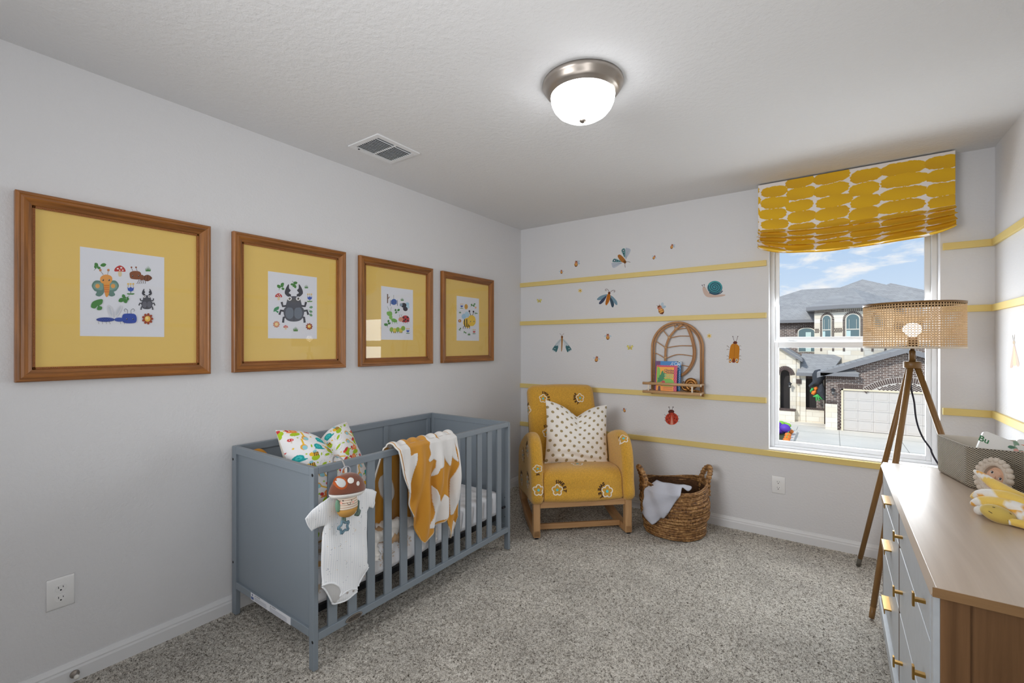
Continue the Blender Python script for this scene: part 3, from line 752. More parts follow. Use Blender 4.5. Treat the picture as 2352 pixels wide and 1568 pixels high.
for i, (x, y) in enumerate(((85, 1272), (222, 1320), (188, 1370), (180, 1408), (165, 1442))):
    p = seen(1780+x/6.272, 780+y/6.272, 2, -2.70)
    lab = ['orange pumpkin behind the purple decoration, at the far side of the bed', 'orange pumpkin at the lime green end of the decoration', 'orange pumpkin third from the window side, beside the kerb', 'orange pumpkin second from the window side, beside the kerb', 'orange pumpkin nearest our window, beside the kerb'][i]
    if pk is None:
        pk = thing('pumpkin', lab, 'pumpkin', p, 0, 'pumpkins in the flower bed')
        MB().ell((0, 0, 0), (.13, .13, .10), 24, 10, fn=lambda d: 1+.06*math.cos(8*math.atan2(d.y, d.x))).build('shell', m_org, pk, local=True)
        MB().tube([(0, 0, .08), (.01, 0, .12), (.03, 0, .15)], .018, 6).build('stem', m_grn, pk, local=True)
    else:
        q = copy_tree(pk); q.location = p; q['label'] = lab
# ------------------------------------------------------------------ framed prints on the left wall
m_oakh = wood('oak_rail', (102, 60, 20), (168, 106, 42), 1, 95, .38, (.36, .64), .15)
m_oakv = wood('oak_stile', (102, 60, 20), (168, 106, 42), 2, 95, .38, (.36, .64), .15)
m_bead = M('oak_bead', (150, 92, 40), .4)
m_mat = M('mustard_mat', (244, 208, 116), .8, bump=[(300, .05, .001)])
m_paper = M('print_paper', (238, 241, 250), .7)
m_ink = M('ink', attr=True, rough=.75)
m_pglass = glassmat('picture_glass', (1, 1, 1), 1.5, .22)
HW, HH, ZC = .32, .353, 1.547
GRN, DGR = (74, 140, 66), (44, 100, 50)
def leaf(A, x, y, L, wd, a, col=GRN):
    c, s = math.cos(a), math.sin(a); q = [(0, 0), (.3, .42), (.65, .5), (1, .05), (.7, -.45), (.3, -.42)]
    A.blob([(x+(p*L)*c-(r*wd)*s, y+(p*L)*s+(r*wd)*c) for p, r in q], col, 4)
    A.line([(x, y), (x+L*.85*c, y+L*.85*s)], L*.03, DGR)
def sprig(A, x, y, s, a=0, n=2):
    A.line([(x, y), (x+s*math.cos(a), y+s*math.sin(a))], s*.05, DGR)
    leaf(A, x+s*.35*math.cos(a), y+s*.35*math.sin(a), s*.55, s*.36, a-1.0); leaf(A, x+s*.6*math.cos(a), y+s*.6*math.sin(a), s*.55, s*.36, a+.9)
    if n > 2: leaf(A, x+s*.9*math.cos(a), y+s*.9*math.sin(a), s*.5, s*.36, a)
def shroom(A, x, y, s, col=(196, 52, 48)):
    A.blob([(x-.16*s, y), (x+.13*s, y), (x+.15*s, y+.45*s), (x-.12*s, y+.47*s)], (232, 214, 176), 3)
    A.blob([(x-.5*s, y+.02*s), (x-.42*s, y-.3*s), (x, y-.52*s), (x+.4*s, y-.3*s), (x+.5*s, y+.05*s), (x, y+.02*s)], col, 4)
    for dx, dy, r in ((-.2, -.22, .09), (.12, -.3, .1), (.26, -.08, .08), (-.02, -.08, .07)): A.ell(x+dx*s, y+dy*s, r*s, r*s*.8, (245, 240, 236))
def grass(A, x, y, s):
    for k_, h in ((-.5, .7), (-.25, .9), (0, 1.1), (.25, .9), (.5, .6)): A.poly([(x+k_*s*.7-.1*s, y), (x+k_*s*1.0, y-h*s), (x+k_*s*.7+.13*s, y)], GRN)
def tulip(A, x, y, s, col=(52, 92, 190)):
    A.line([(x, y+.2*s), (x, y+.62*s)], .07*s, DGR); A.ell(x-.2*s, y+.62*s, .25*s, .08*s, GRN, .1); A.ell(x+.2*s, y+.62*s, .25*s, .08*s, GRN, -.1)
    A.poly([(x-.38*s, y-.2*s), (x-.2*s, y-.05*s), (x, y-.22*s), (x+.2*s, y-.05*s), (x+.38*s, y-.2*s), (x+.32*s, y+.2*s), (x+.12*s, y+.32*s), (x-.12*s, y+.32*s), (x-.32*s, y+.2*s)], col)
    for dx in (-.3, 0, .3): A.line([(x+dx*s, y-.2*s), (x+dx*s, y-.5*s)], .05*s, (190, 160, 80)); A.ell(x+dx*s, y-.55*s, .1*s, .1*s, (240, 196, 90))
def daisy(A, x, y, s, col=(166, 70, 40), mid=(244, 196, 84), n=9):
    for k_ in range(n):
        a = 2*PI*k_/n; A.ell(x+.36*s*math.cos(a), y+.36*s*math.sin(a), .17*s, .12*s, col, a)
    A.ell(x, y, .27*s, .27*s, mid); A.ell(x-.05*s, y-.05*s, .14*s, .14*s, (255, 232, 160))
def eyes(A, x0, x1, y, r, white=False):
    for x in (x0, x1):
        if white: A.ell(x, y, r*2.2, r*2.2, (240, 240, 244))
        A.ell(x, y, r, r*1.15, (40, 34, 34)); A.ell(x-.3*r, y-.4*r, r*.35, r*.35, (250, 250, 250))
def stag(A, x, y, s, body=(78, 80, 90), hi=(104, 106, 118)):
    D = (62, 64, 74)
    for sg in (-1, 1):
        for (ax, ay, bx, by, cx, cy) in ((.42, -.22, .78, -.18, .86, -.48), (.55, .18, .92, .12, 1.02, .42), (.45, .55, .72, .62, .76, .98)):
            A.line([(x+sg*ax*s, y+ay*s), (x+sg*bx*s, y+by*s), (x+sg*cx*s, y+cy*s)], .15*s, D)
        A.blob([(x+sg*.28*s, y-.8*s), (x+sg*.62*s, y-1.05*s), (x+sg*.58*s, y-1.4*s), (x+sg*.36*s, y-1.75*s), (x+sg*.34*s, y-1.45*s), (x+sg*.22*s, y-1.3*s), (x+sg*.36*s, y-1.12*s), (x+sg*.2*s, y-1.0*s)], D, 3)
    A.blob([(x-.6*s, y-.1*s), (x, y-.26*s), (x+.6*s, y-.1*s), (x+.72*s, y+.3*s), (x+.5*s, y+.78*s), (x, y+.9*s), (x-.5*s, y+.78*s), (x-.72*s, y+.3*s)], body)
    A.ell(x-.3*s, y+.3*s, .3*s, .42*s, hi); A.ell(x+.3*s, y+.3*s, .3*s, .42*s, hi); A.line([(x, y-.1*s), (x, y+.86*s)], .04*s, D)
    A.blob([(x-.5*s, y-.5*s), (x-.3*s, y-.85*s), (x+.3*s, y-.85*s), (x+.5*s, y-.5*s), (x+.46*s, y-.12*s), (x-.46*s, y-.12*s)], body)
    eyes(A, x-.3*s, x+.3*s, y-.72*s, .07*s, True)
def ladybird(A, x, y, s):
    A.ell(x+.2*s, y, .42*s, .38*s, (200, 52, 56)); A.poly([(x-.2*s, y+.15*s), (x+.62*s, y+.12*s), (x+.6*s, y+.32*s), (x-.15*s, y+.34*s)], (200, 52, 56))
    for dx, dy in ((.0, -.15), (.2, .05), (.42, -.18), (.05, .2), (.45, .18)): A.ell(x+dx*s, y+dy*s, .1*s, .1*s, (40, 34, 40))
    A.ell(x-.3*s, y+.05*s, .25*s, .24*s, (228, 160, 130)); eyes(A, x-.38*s, x-.2*s, y+.02*s, .03*s)
    for dx in (-.4, -.2): A.line([(x+dx*s, y-.15*s), (x+(dx-.05)*s, y-.42*s), (x+(dx+.05)*s, y-.46*s)], .025*s, (40, 34, 40))
    for dx in (0, .2, .4): A.line([(x+dx*s, y+.33*s), (x+dx*s, y+.48*s)], .03*s, (40, 34, 40))
def art1(A):
    q = lambda x, y: (x, y)
    sprig(A, 684, 690, 50, -.75); leaf(A, 712, 665, 36, 26, -2.2); leaf(A, 730, 655, 44, 26, -.2)
    shroom(A, 872, 695, 78); grass(A, 1075, 697, 38)
    # ant
    for x in (955, 988): A.line([(x+10, 697), (x, 672)], 2.5, (90, 50, 30)); A.ell(x, 668, 6, 6, (150, 70, 40))
    for k_ in range(5): A.line([(1010+k_*10, 755), (1000+k_*14, 780), (992+k_*15, 786)], 3, (70, 40, 26))
    A.blob([(1040, 735), (1075, 722), (1104, 746), (1075, 768), (1045, 760)], (108, 62, 38)); A.ell(1030, 742, 17, 20, (134, 78, 46))
    A.line([(1062, 727), (1058, 765)], 5, (150, 92, 56)); A.line([(1082, 728), (1080, 765)], 5, (150, 92, 56))
    A.blob([(945, 705), (975, 694), (1015, 700), (1026, 725), (1020, 752), (985, 755), (950, 748), (942, 725)], (140, 82, 48)); eyes(A, 964, 1007, 729, 5)
    # butterfly
    for sg, cx in ((-1, 720), (1, 812)):
        A.blob([(766+sg*8, 790), (766+sg*30, 768), (766+sg*75, 765), (766+sg*98, 800), (766+sg*80, 835), (766+sg*62, 845), (766+sg*70, 868), (766+sg*40, 878), (766+sg*10, 850)], (104, 142, 132)); A.blob([(766+sg*20, 790), (766+sg*45, 778), (766+sg*80, 785), (766+sg*84, 815), (766+sg*55, 830), (766+sg*20, 830)], (132, 168, 158)); A.ell(766+sg*56, 803, 16, 16, (232, 170, 96))
    for dx, ex in ((-18, -36), (12, 22)): A.line([(770+dx, 722), (766+ex, 692)], 2.5, (110, 80, 60)); A.ell(766+ex, 688, 9, 9, (210, 140, 90))
    A.blob([(755, 780), (795, 780), (795, 840), (785, 876), (770, 880), (760, 840)], (236, 160, 70))
    for k_ in range(4): A.line([(756, 800+k_*15), (794, 800+k_*15)], 5, (222, 104, 50))
    A.blob([(735, 735), (770, 720), (808, 732), (816, 760), (800, 785), (768, 790), (738, 780), (728, 760)], (240, 166, 84)); eyes(A, 750, 793, 760, 6)
    tulip(A, 949, 822, 62); stag(A, 1066, 920, 56)
    sprig(A, 940, 872, 48, 2.5, 3); leaf(A, 900, 893, 44, 30, 2.6); leaf(A, 905, 895, 34, 28, 1.2); leaf(A, 905, 890, 30, 24, -2.1)
    A.blob([(662, 955), (672, 920), (710, 902), (745, 900), (742, 930), (722, 945), (742, 955), (735, 975), (705, 974), (712, 945), (690, 965)], GRN, 4)
    # dragonfly
    for cx, cy, r_ in ((802, 985, 1.25), (858, 985, -1.05)): A.ell(cx, cy, 48, 16, (226, 228, 234), r_); A.ell(cx, cy, 36, 9, (208, 214, 224), r_)
    A.ell(766, 1046, 66, 16, (42, 66, 150))
    for k_ in range(6): A.line([(716+k_*18, 1036), (734+k_*18, 1056)], 2, (70, 100, 190)); A.line([(734+k_*18, 1036), (716+k_*18, 1056)], 2, (70, 100, 190))
    A.ell(866, 1046, 36, 15, (52, 84, 176)); A.blob([(888, 1020), (905, 1004), (970, 1004), (990, 1025), (988, 1062), (960, 1072), (905, 1070), (886, 1050)], (48, 80, 178)); eyes(A, 920, 966, 1042, 5)
    for x, sg in ((925, -1), (952, 1)): A.line([(x, 1004), (x-sg*2, 980), (x+sg*14, 968), (x+sg*24, 978), (x+sg*18, 988)], 2.5, (50, 50, 60), smooth=4)
    for x in (715, 742, 770, 795, 872, 898): A.line([(x, 1060), (x+5, 1078)], 2, (50, 50, 60))
    daisy(A, 1070, 1040, 78)
def art2(A):
    sprig(A, 485, 600, 52, -1.2); leaf(A, 498, 582, 38, 26, -2.4); leaf(A, 500, 568, 38, 26, -.9); leaf(A, 505, 585, 26, 20, .2)
    sprig(A, 595, 522, 50, 1.0); leaf(A, 605, 545, 34, 24, -.3); leaf(A, 612, 552, 34, 22, 1.2); leaf(A, 606, 548, 26, 18, 2.9)
    grass(A, 712, 584, 30); shroom(A, 482, 655, 56); tulip(A, 740, 662, 52); stag(A, 608, 755, 118, (84, 88, 100), (112, 122, 136))
    A.blob([(440, 780), (447, 750), (482, 736), (480, 760), (462, 768), (480, 776), (474, 790), (455, 775)], (64, 150, 100), 4)
    for x, y, a in ((742, 745, -.2), (740, 775, .2), (742, 800, .5)): leaf(A, x-6, y, 30, 20, a, (120, 170, 130))
    A.line([(692, 765), (740, 765), (752, 800)], 2, DGR); daisy(A, 463, 884, 54, (222, 150, 110), (250, 220, 170)); shroom(A, 540, 910, 36, (214, 90, 84)); grass(A, 622, 942, 38); daisy(A, 735, 902, 54)
def art3(A):
    A.line([(1388, 632), (1388, 708)], 9, (120, 92, 84)); A.line([(1388, 675), (1404, 655)], 6, (120, 92, 84)); A.line([(1438, 640), (1438, 680)], 2, (70, 70, 80))
    for sg in (-1, 1):
        for k_ in range(4): A.line([(1440+sg*18, 692+k_*7), (1440+sg*30, 682+k_*11), (1440+sg*29, 698+k_*11)], 4, (40, 74, 140))
    A.ell(1440, 698, 24, 25, (56, 100, 180)); eyes(A, 1434, 1448, 700, 3); grass(A, 1509, 688, 26)
    A.ell(1548, 722, 17, 22, (176, 216, 238), .6); A.ell(1553, 740, 16, 14, (190, 224, 242)); A.ell(1522, 726, 22, 20, (44, 44, 56)); A.ell(1535, 756, 20, 18, (52, 52, 66), .5); A.ell(1500, 722, 12, 14, (150, 170, 190))
    A.blob([(1384, 780), (1420, 780), (1424, 810), (1398, 816), (1382, 800)], (130, 190, 90)); A.ell(1414, 826, 14, 18, (140, 200, 100)); A.ell(1442, 852, 26, 15, (120, 184, 84), .3); A.line([(1405, 780), (1385, 735)], 2, (90, 130, 70)); A.line([(1412, 780), (1418, 738)], 2, (90, 130, 70))
    for x in (1425, 1445, 1462): A.line([(x, 856), (x+4, 880)], 3, (90, 150, 70))
    sprig(A, 1480, 785, 40, 3.5); leaf(A, 1468, 772, 24, 18, -.6); ladybird(A, 1520, 840, 78); sprig(A, 1385, 910, 46, -1.4, 3); leaf(A, 1382, 895, 28, 20, -2.6)
    for k_, c_ in enumerate(((150, 190, 80), (226, 206, 90), (150, 190, 80), (226, 206, 90))): A.ell(1420+k_*26, 928+(k_ % 2)*8, 16, 20, c_)
    A.ell(1516, 918, 17, 20, (140, 184, 74)); eyes(A, 1510, 1523, 922, 2.5); tulip(A, 1555, 938, 34)
    for k_ in range(6): A.line([(1420+k_*17, 945), (1420+k_*17, 958)], 4, (50, 44, 40))
def art4(A):
    tulip(A, 2003, 732, 30); A.ell(2040, 738, 14, 22, (226, 170, 60)); A.line([(2028, 732), (2052, 732)], 3, (180, 120, 40)); A.line([(2028, 744), (2052, 744)], 3, (180, 120, 40))
    sprig(A, 2075, 740, 36, -.6, 3); daisy(A, 2118, 745, 16, (240, 170, 160)); grass(A, 1989, 792, 18); sprig(A, 2112, 805, 24, -.9)
    A.ell(2022, 818, 20, 22, (170, 212, 240), .4); A.ell(2048, 802, 17, 24, (190, 224, 244), -.3)
    for x, y in ((2066, 778), (2100, 782)): A.line([(2080 if x < 2080 else 2092, 815), (x, y)], 4, (50, 40, 40)); A.ell(x, y-3, 7, 8, (50, 40, 40))
    A.blob([(2015, 870), (2030, 838), (2070, 832), (2080, 880), (2060, 915), (2028, 900)], (240, 200, 60))
    for x in (2030, 2048, 2064): A.line([(x-4, 842), (x-2, 905)], 8, (44, 38, 36))
    A.blob([(2055, 830), (2085, 808), (2112, 825), (2118, 870), (2095, 898), (2062, 888)], (246, 206, 70)); eyes(A, 2076, 2104, 860, 4); A.ell(2070, 872, 6, 4, (240, 160, 110))
    for x in (2018, 2034, 2052, 2070): A.line([(x, 900), (x-4, 922)], 4, (44, 38, 36))
    daisy(A, 1986, 856, 26); sprig(A, 1995, 940, 26, -2.0); sprig(A, 2015, 960, 26, -.5); grass(A, 2063, 975, 22); tulip(A, 2105, 945, 30, (206, 80, 80))
z1 = lambda x, y: (x/3.136, 400+y/3.136)
z2 = lambda x, y: (510+x/3.6185, 500+y/3.6185)
labs = ['oak framed print of a butterfly, ant and blue dragonfly on a yellow mat', 'oak framed print of one big grey stag beetle on a yellow mat', 'oak framed print of a spider, ladybug and caterpillar on a yellow mat', 'oak framed print of one big yellow bee on a yellow mat']
prof = [(0, 0), (0, .026), (.004, .030), (.010, .0305), (.014, .027), (.022, .028), (.034, .020), (.044, .0155), (.0455, .012), (.0455, 0)]
for i, (yc, artf, zf) in enumerate(((.990, art1, z1), (1.732, art2, z2), (2.475, art3, z2), (3.218, art4, z2))):
    t = thing('picture_frame', labs[i], 'picture', (.0, yc, ZC), 0, 'insect prints in oak frames')
    y0, y1, a0, a1 = yc-HW, yc+HW, ZC-HH, ZC+HH
    def rail(h, nm, mt):
        for sg in (-1, 1):
            V = []; mb = MB()
            for (d, x) in prof:
                if h: V += [(x+.001, y0+d, ZC+sg*(HH-d)), (x+.001, y1-d, ZC+sg*(HH-d))]
                else: V += [(x+.001, yc+sg*(HW-d), a0+d), (x+.001, yc+sg*(HW-d), a1-d)]
            n_ = len(prof); mb.add(V, [(2*j, 2*j+1, 2*((j+1) % n_)+1, 2*((j+1) % n_)) for j in range(n_)])
            mb.build(nm, mt, t)
    rail(True, 'frame_rail', m_oakh); rail(False, 'frame_stile', m_oakv)
    if i < 3:
        mb = MB(); oy, oz = HW-.0495, HH-.0495
        ring = [(0, (-1, k_)) for k_ in range(2)]
        def beads(p0, p1):
            L = (Vector(p1)-Vector(p0)).length; m_ = int(L/.0062)
            for j in range(m_+1):
                p = Vector(p0).lerp(Vector(p1), j/m_)
                V = [(p.x+.0032, p.y, p.z)]+[(p.x, p.y+.0029*math.cos(a), p.z+.0029*math.sin(a)) for a in [2*PI*q_/7 for q_ in range(7)]]+[(p.x+.0023, p.y+.002*math.cos(a), p.z+.002*math.sin(a)) for a in [2*PI*q_/7 for q_ in range(7)]]
                mb.add(V, [(0, 8+q_, 8+(q_+1) % 7) for q_ in range(7)]+[(1+q_, 1+(q_+1) % 7, 8+(q_+1) % 7, 8+q_) for q_ in range(7)], 0, (1, 1, 1), True)
        x_ = .0135
        beads((x_, yc-oy, ZC-oz), (x_, yc-oy, ZC+oz)); beads((x_, yc+oy, ZC-oz), (x_, yc+oy, ZC+oz)); beads((x_, yc-oy, ZC-oz), (x_, yc+oy, ZC-oz)); beads((x_, yc-oy, ZC+oz), (x_, yc+oy, ZC+oz))
        for h in (0, 1):
            for sg in (-1, 1):
                if h: mb.box((.003, yc-oy-.004, ZC+sg*oz-.004), (x_+.0005, yc+oy+.004, ZC+sg*oz+.004))
                else: mb.box((.003, yc+sg*oy-.004, ZC-oz-.004), (x_+.0005, yc+sg*oy+.004, ZC+oz+.004))
        mb.build('bead_moulding', m_bead, t)
    else:
        mb = MB(); oy, oz = HW-.0455, HH-.0455
        for sg in (-1, 1): mb.box((.003, yc-oy, ZC+sg*oz-.005), (.012, yc+oy, ZC+sg*oz+.005)); mb.box((.003, yc+sg*oy-.005, ZC-oz), (.012, yc+sg*oy+.005, ZC+oz))
        mb.build('inner_lip', m_bead, t)
    MB().box((.002, y0+.02, a0+.02), (.0045, y1-.02, a1-.02)).build('mat_board', m_mat, t)
    pr = MB().box((.0045, yc-.1405, ZC-.1795), (.0052, yc+.1405, ZC+.1785)).build('print', m_paper, t)
    def T(x, y, zf=zf):
        p = seen(*zf(x, y), 0, .02); return Vector((.0052, p.y, p.z)), Vector((1, 0, 0))
    A = Art(T, .00002, .0001); artf(A); A.build('printed_insects', m_ink, pr)
    MB().add([(.010, y0+.04, a0+.04), (.010, y1-.04, a0+.04), (.010, y1-.04, a1-.04), (.010, y0+.04, a1-.04)], [(0, 1, 2, 3)]).build('glass', m_pglass, t)

# ------------------------------------------------------------------ wall decals
m_dec = M('vinyl_decal', attr=True, rough=.75, spec=.2)
w4 = lambda x, y: (1180+x/3.92, 520+y/3.92)
cz_ = lambda x, y: (1170+x/3.825, 850+y/3.825)
w9 = lambda x, y: (1280+x/9.8, 560+y/9.8)
def decal(name, label, cat, fn, zf, group=None):
    T = lambda x, y: ((lambda p: (Vector((p.x, D, p.z)), Vector((0, -1, 0))))(seen(*zf(x, y), 1, D)))
    A = Art(T, .00003, .0005); fn(A); k0 = A.mb.v[0]; A.mb.add([(k0[0], D+.0005, k0[2]), (k0[0]+.001, D-.0005, k0[2]), (k0[0], D-.0005, k0[2]+.001)], [(0, 1, 2)], 0, A.mb.c[0]); o = A.build(name, m_dec); tag(o, label, cat, group); return o
def beef(x, y, s, rot=0, wing=1):
    def f(A):
        c, q = math.cos(rot), math.sin(rot); R = lambda a, b: (x+(a*c-b*q)*s, y+(a*q+b*c)*s)
        E = lambda a, b, r1, r2, col, r=0: A.ell(*R(a, b), r1*s, r2*s, col, rot+r, 18)
        if wing == 1: E(.36, -.36, .30, .17, (186, 202, 214), -.9); E(.40, -.1, .28, .15, (172, 192, 208), .1)
        else: E(.4, -.12, .26, .13, (186, 202, 214), .2); E(-.4, -.12, .26, .13, (186, 202, 214), -.2)
        E(0, .16, .30, .36, (120, 68, 36)); E(0, .04, .29, .10, (226, 168, 92)); E(0, .25, .28, .09, (226, 168, 92)); E(0, .48, .06, .07, (90, 50, 30))
        E(0, -.26, .25, .22, (206, 140, 110)); E(-.1, -.28, .035, .045, (50, 30, 30)); E(.08, -.28, .035, .045, (50, 30, 30)); E(-.14, -.2, .06, .04, (226, 120, 110)); E(0, -.4, .15, .07, (120, 68, 36))
        for d in (-.1, .1): A.line([R(d, -.44), R(d*1.6, -.6)], .035*s, (90, 50, 30))
    return f
G = 'small bee wall decals'
for lab, x, y, s, r, wg in (
    ('tiny striped bee decal, leftmost of the bees above the top yellow rail', 430, 408, 34, 0, 2),
    ('small bee decal with raised wings, second from left above the top rail', 562, 335, 52, .1, 1),
    ('tiny bee decal above the top rail, just right of the blue moth', 1264, 278, 36, .5, 2),
    ('small bee decal nearest the yellow valance, above the top rail', 1424, 180, 42, .3, 1),
    ('largest bee decal, resting just above the second rail over the rattan shelf', 1322, 748, 84, -.45, 1),
    ('bee decal below the second rail, between the pale moth and rattan shelf', 847, 992, 52, 0, 2),
    ('lowest bee decal above the chair back, left of the rattan shelf', 746, 1193, 50, .2, 2)):
    decal('bee_decal', lab, 'wall decal', beef(x, y, s, r, wg), w4, G)
decal('bee_decal', 'tiny bee decal right of the polka dot cushion, under the third rail', 'wall decal', beef(1010, 350, 36, -.3, 2), cz_, G)
def bfly(x, y, s):
    def f(A):
        for sg in (-1, 1): A.blob([(x+sg*.05*s, y-.05*s), (x+sg*.35*s, y-.36*s), (x+sg*.5*s, y-.1*s), (x+sg*.3*s, y+.08*s), (x+sg*.34*s, y+.34*s), (x+sg*.1*s, y+.3*s)], (206, 196, 104)); A.ell(x+sg*.3*s, y-.12*s, .09*s, .09*s, (238, 228, 150))
        A.ell(x, y+.02*s, .07*s, .3*s, (196, 170, 150)); A.line([(x, y-.25*s), (x-.1*s, y-.4*s)], .03*s, (120, 100, 70)); A.line([(x, y-.25*s), (x+.1*s, y-.4*s)], .03*s, (120, 100, 70))
    return f
decal('butterfly_decal', 'tiny yellow butterfly decal near the room corner, under the top rail', 'wall decal', bfly(230, 668, 46), w4, 'tiny yellow butterfly decals')
decal('butterfly_decal', 'tiny yellow butterfly decal left of the rattan shelf', 'wall decal', bfly(1047, 1088, 58), w4, 'tiny yellow butterfly decals')
def flo(x, y, s):
    def f(A):
        for k_ in range(6):
            a = 2*PI*k_/6+.5; A.ell(x+.3*s*math.cos(a), y+.3*s*math.sin(a), .22*s, .11*s, (232, 204, 120), a, 12)
        A.ell(x, y, .16*s, .16*s, (232, 190, 70)); A.ell(x, y, .09*s, .09*s, (80, 56, 30))
    return f
decal('flower_decal', 'tiny yellow flower decal left of the orange winged wasp', 'wall decal', flo(598, 578, 40), w4, 'tiny yellow flower decals')
decal('flower_decal', 'tiny yellow flower decal between the rattan shelf and the orange beetle', 'wall decal', flo(1760, 985, 44), w4, 'tiny yellow flower decals')
def moth(A):
    TE, NV = (106, 150, 152), (52, 70, 88)
    A.blob([(1535, 345), (1535, 110), (1580, 92), (1650, 125), (1630, 210), (1580, 290)], (186, 194, 206)); A.blob([(1525, 310), (1460, 200), (1445, 140), (1490, 98), (1530, 130)], TE)
    for a, b in ((1560, 100), (1590, 100), (1620, 115)): A.line([(1540, 330), (a, b)], 4, (140, 146, 162))
    A.ell(1488, 150, 24, 30, NV); A.ell(1488, 150, 12, 16, (214, 220, 224)); A.ell(1496, 222, 14, 18, NV); A.ell(1502, 270, 9, 11, NV)
    A.blob([(1465, 420), (1240, 425), (1228, 470), (1260, 540), (1340, 510), (1410, 465)], (186, 194, 206)); A.blob([(1450, 405), (1260, 408), (1248, 370), (1285, 330), (1370, 355)], TE)
    for b in (440, 480, 510): A.line([(1450, 425), (1240, b)], 4, (140, 146, 162))
    A.ell(1290, 374, 32, 26, NV); A.ell(1290, 374, 16, 13, (214, 220, 224)); A.ell(1355, 380, 14, 13, NV); A.ell(1400, 387, 10, 9, NV)
    A.blob([(1360, 270), (1395, 238), (1450, 265), (1520, 340), (1535, 385), (1500, 420), (1450, 405), (1385, 330)], (172, 112, 52)); A.ell(1522, 405, 32, 36, (122, 76, 34))
    A.line([(1545, 405), (1600, 402), (1645, 415)], 9, (110, 84, 66), smooth=4); A.line([(1525, 435), (1523, 490), (1535, 532)], 9, (110, 84, 66), smooth=4)
decal('moth_decal', 'large tilted moth decal with teal wings and brown body above the top rail', 'wall decal', moth, w9)
def wasp(A):
    LB, NV = (120, 150, 168), (66, 74, 100)
    A.blob([(1130, 1135), (1050, 1145), (960, 1180), (895, 1240), (920, 1265), (1000, 1255), (1090, 1195)], LB); A.blob([(1195, 1155), (1265, 1200), (1340, 1290), (1352, 1365), (1320, 1370), (1265, 1310), (1205, 1220)], LB)
    A.blob([(1110, 1165), (1030, 1220), (955, 1300), (940, 1345), (975, 1355), (1035, 1310), (1085, 1235)], NV); A.blob([(1188, 1185), (1245, 1265), (1278, 1350), (1262, 1420), (1230, 1420), (1205, 1350), (1180, 1240)], (62, 82, 98))
    A.blob([(1135, 1130), (1185, 1130), (1195, 1190), (1165, 1300), (1110, 1380), (1085, 1355), (1090, 1290), (1110, 1200)], (196, 116, 36))
    for k_ in range(9): A.line([(1130-k_*5, 1155+k_*24), (1190-k_*8, 1152+k_*24)], 7, (132, 72, 24))
    A.ell(1170, 1106, 28, 30, (108, 56, 28))
    A.line([(1165, 1080), (1140, 1030), (1105, 1012), (1082, 1035), (1098, 1056), (1112, 1042)], 8, (96, 62, 56), smooth=5); A.line([(1195, 1082), (1250, 1045), (1290, 1045), (1300, 1070), (1282, 1085), (1272, 1068)], 8, (96, 62, 56), smooth=5)
decal('wasp_decal', 'orange striped wasp decal with four blue wings and curly feelers', 'wall decal', wasp, w9)
def snail(A):
    A.blob([(1700, 565), (1705, 548), (1725, 548), (1745, 580), (1780, 608), (1840, 612), (1900, 612), (1895, 625), (1830, 636), (1750, 636), (1715, 610)], (206, 182, 170))
    for x0, x1, y1 in ((1708, 1697, 528), (1716, 1714, 524)): A.line([(x0, 550), (x1, y1)], 4, (150, 124, 116)); A.ell(x1, y1, 4.5, 4.5, (90, 80, 90))
    A.ell(1811, 550, 68, 60, (58, 78, 100)); A.ell(1811, 545, 66, 56, (76, 158, 164))
    sp = [(1811+(4+56*k_/40)*math.cos(2.9*2*PI*k_/40-2.2), 546+(4+48*k_/40)*math.sin(2.9*2*PI*k_/40-2.2)) for k_ in range(41)]
    A.line(sp, 9, (58, 88, 108)); A.line([(1760, 596), (1810, 612), (1860, 600), (1880, 578)], 9, (58, 88, 108), smooth=4)
decal('snail_decal', 'beige snail decal with spiral teal shell left of the valance', 'wall decal', snail, w4)
def moth3(A):
    for sg in (-1, 1):
        X = lambda d: 434+sg*d
        A.blob([(X(6), 1008), (X(45), 1040), (X(84), 1100), (X(80), 1120), (X(60), 1128), (X(48), 1125), (X(20), 1060)], (196, 206, 212), 4)
        A.blob([(X(40), 1070), (X(52), 1076), (X(60), 1068), (X(68), 1078), (X(84), 1100), (X(82), 1114), (X(74), 1108), (X(70), 1122), (X(62), 1116), (X(56), 1130), (X(46), 1125), (X(34), 1088)], (68, 112, 118), 3)
        for d in (58, 70): A.line([(X(10), 1018), (X(d), 1080)], 2, (150, 166, 174))
        A.ell(X(60), 1100, 3, 3, (220, 228, 230)); A.ell(X(70), 1098, 3, 3, (220, 228, 230))
        A.line([(X(2), 988), (X(8), 972), (X(20), 964)], 2.5, (110, 84, 66), smooth=3)
    A.blob([(428, 998), (442, 998), (440, 1060), (434, 1120), (428, 1118), (428, 1060)], (168, 122, 70)); A.ell(435, 994, 10, 10, (130, 84, 46))
decal('moth_decal', 'pale moth decal with dark teal wing tips under the second rail', 'wall decal', moth3, w4)
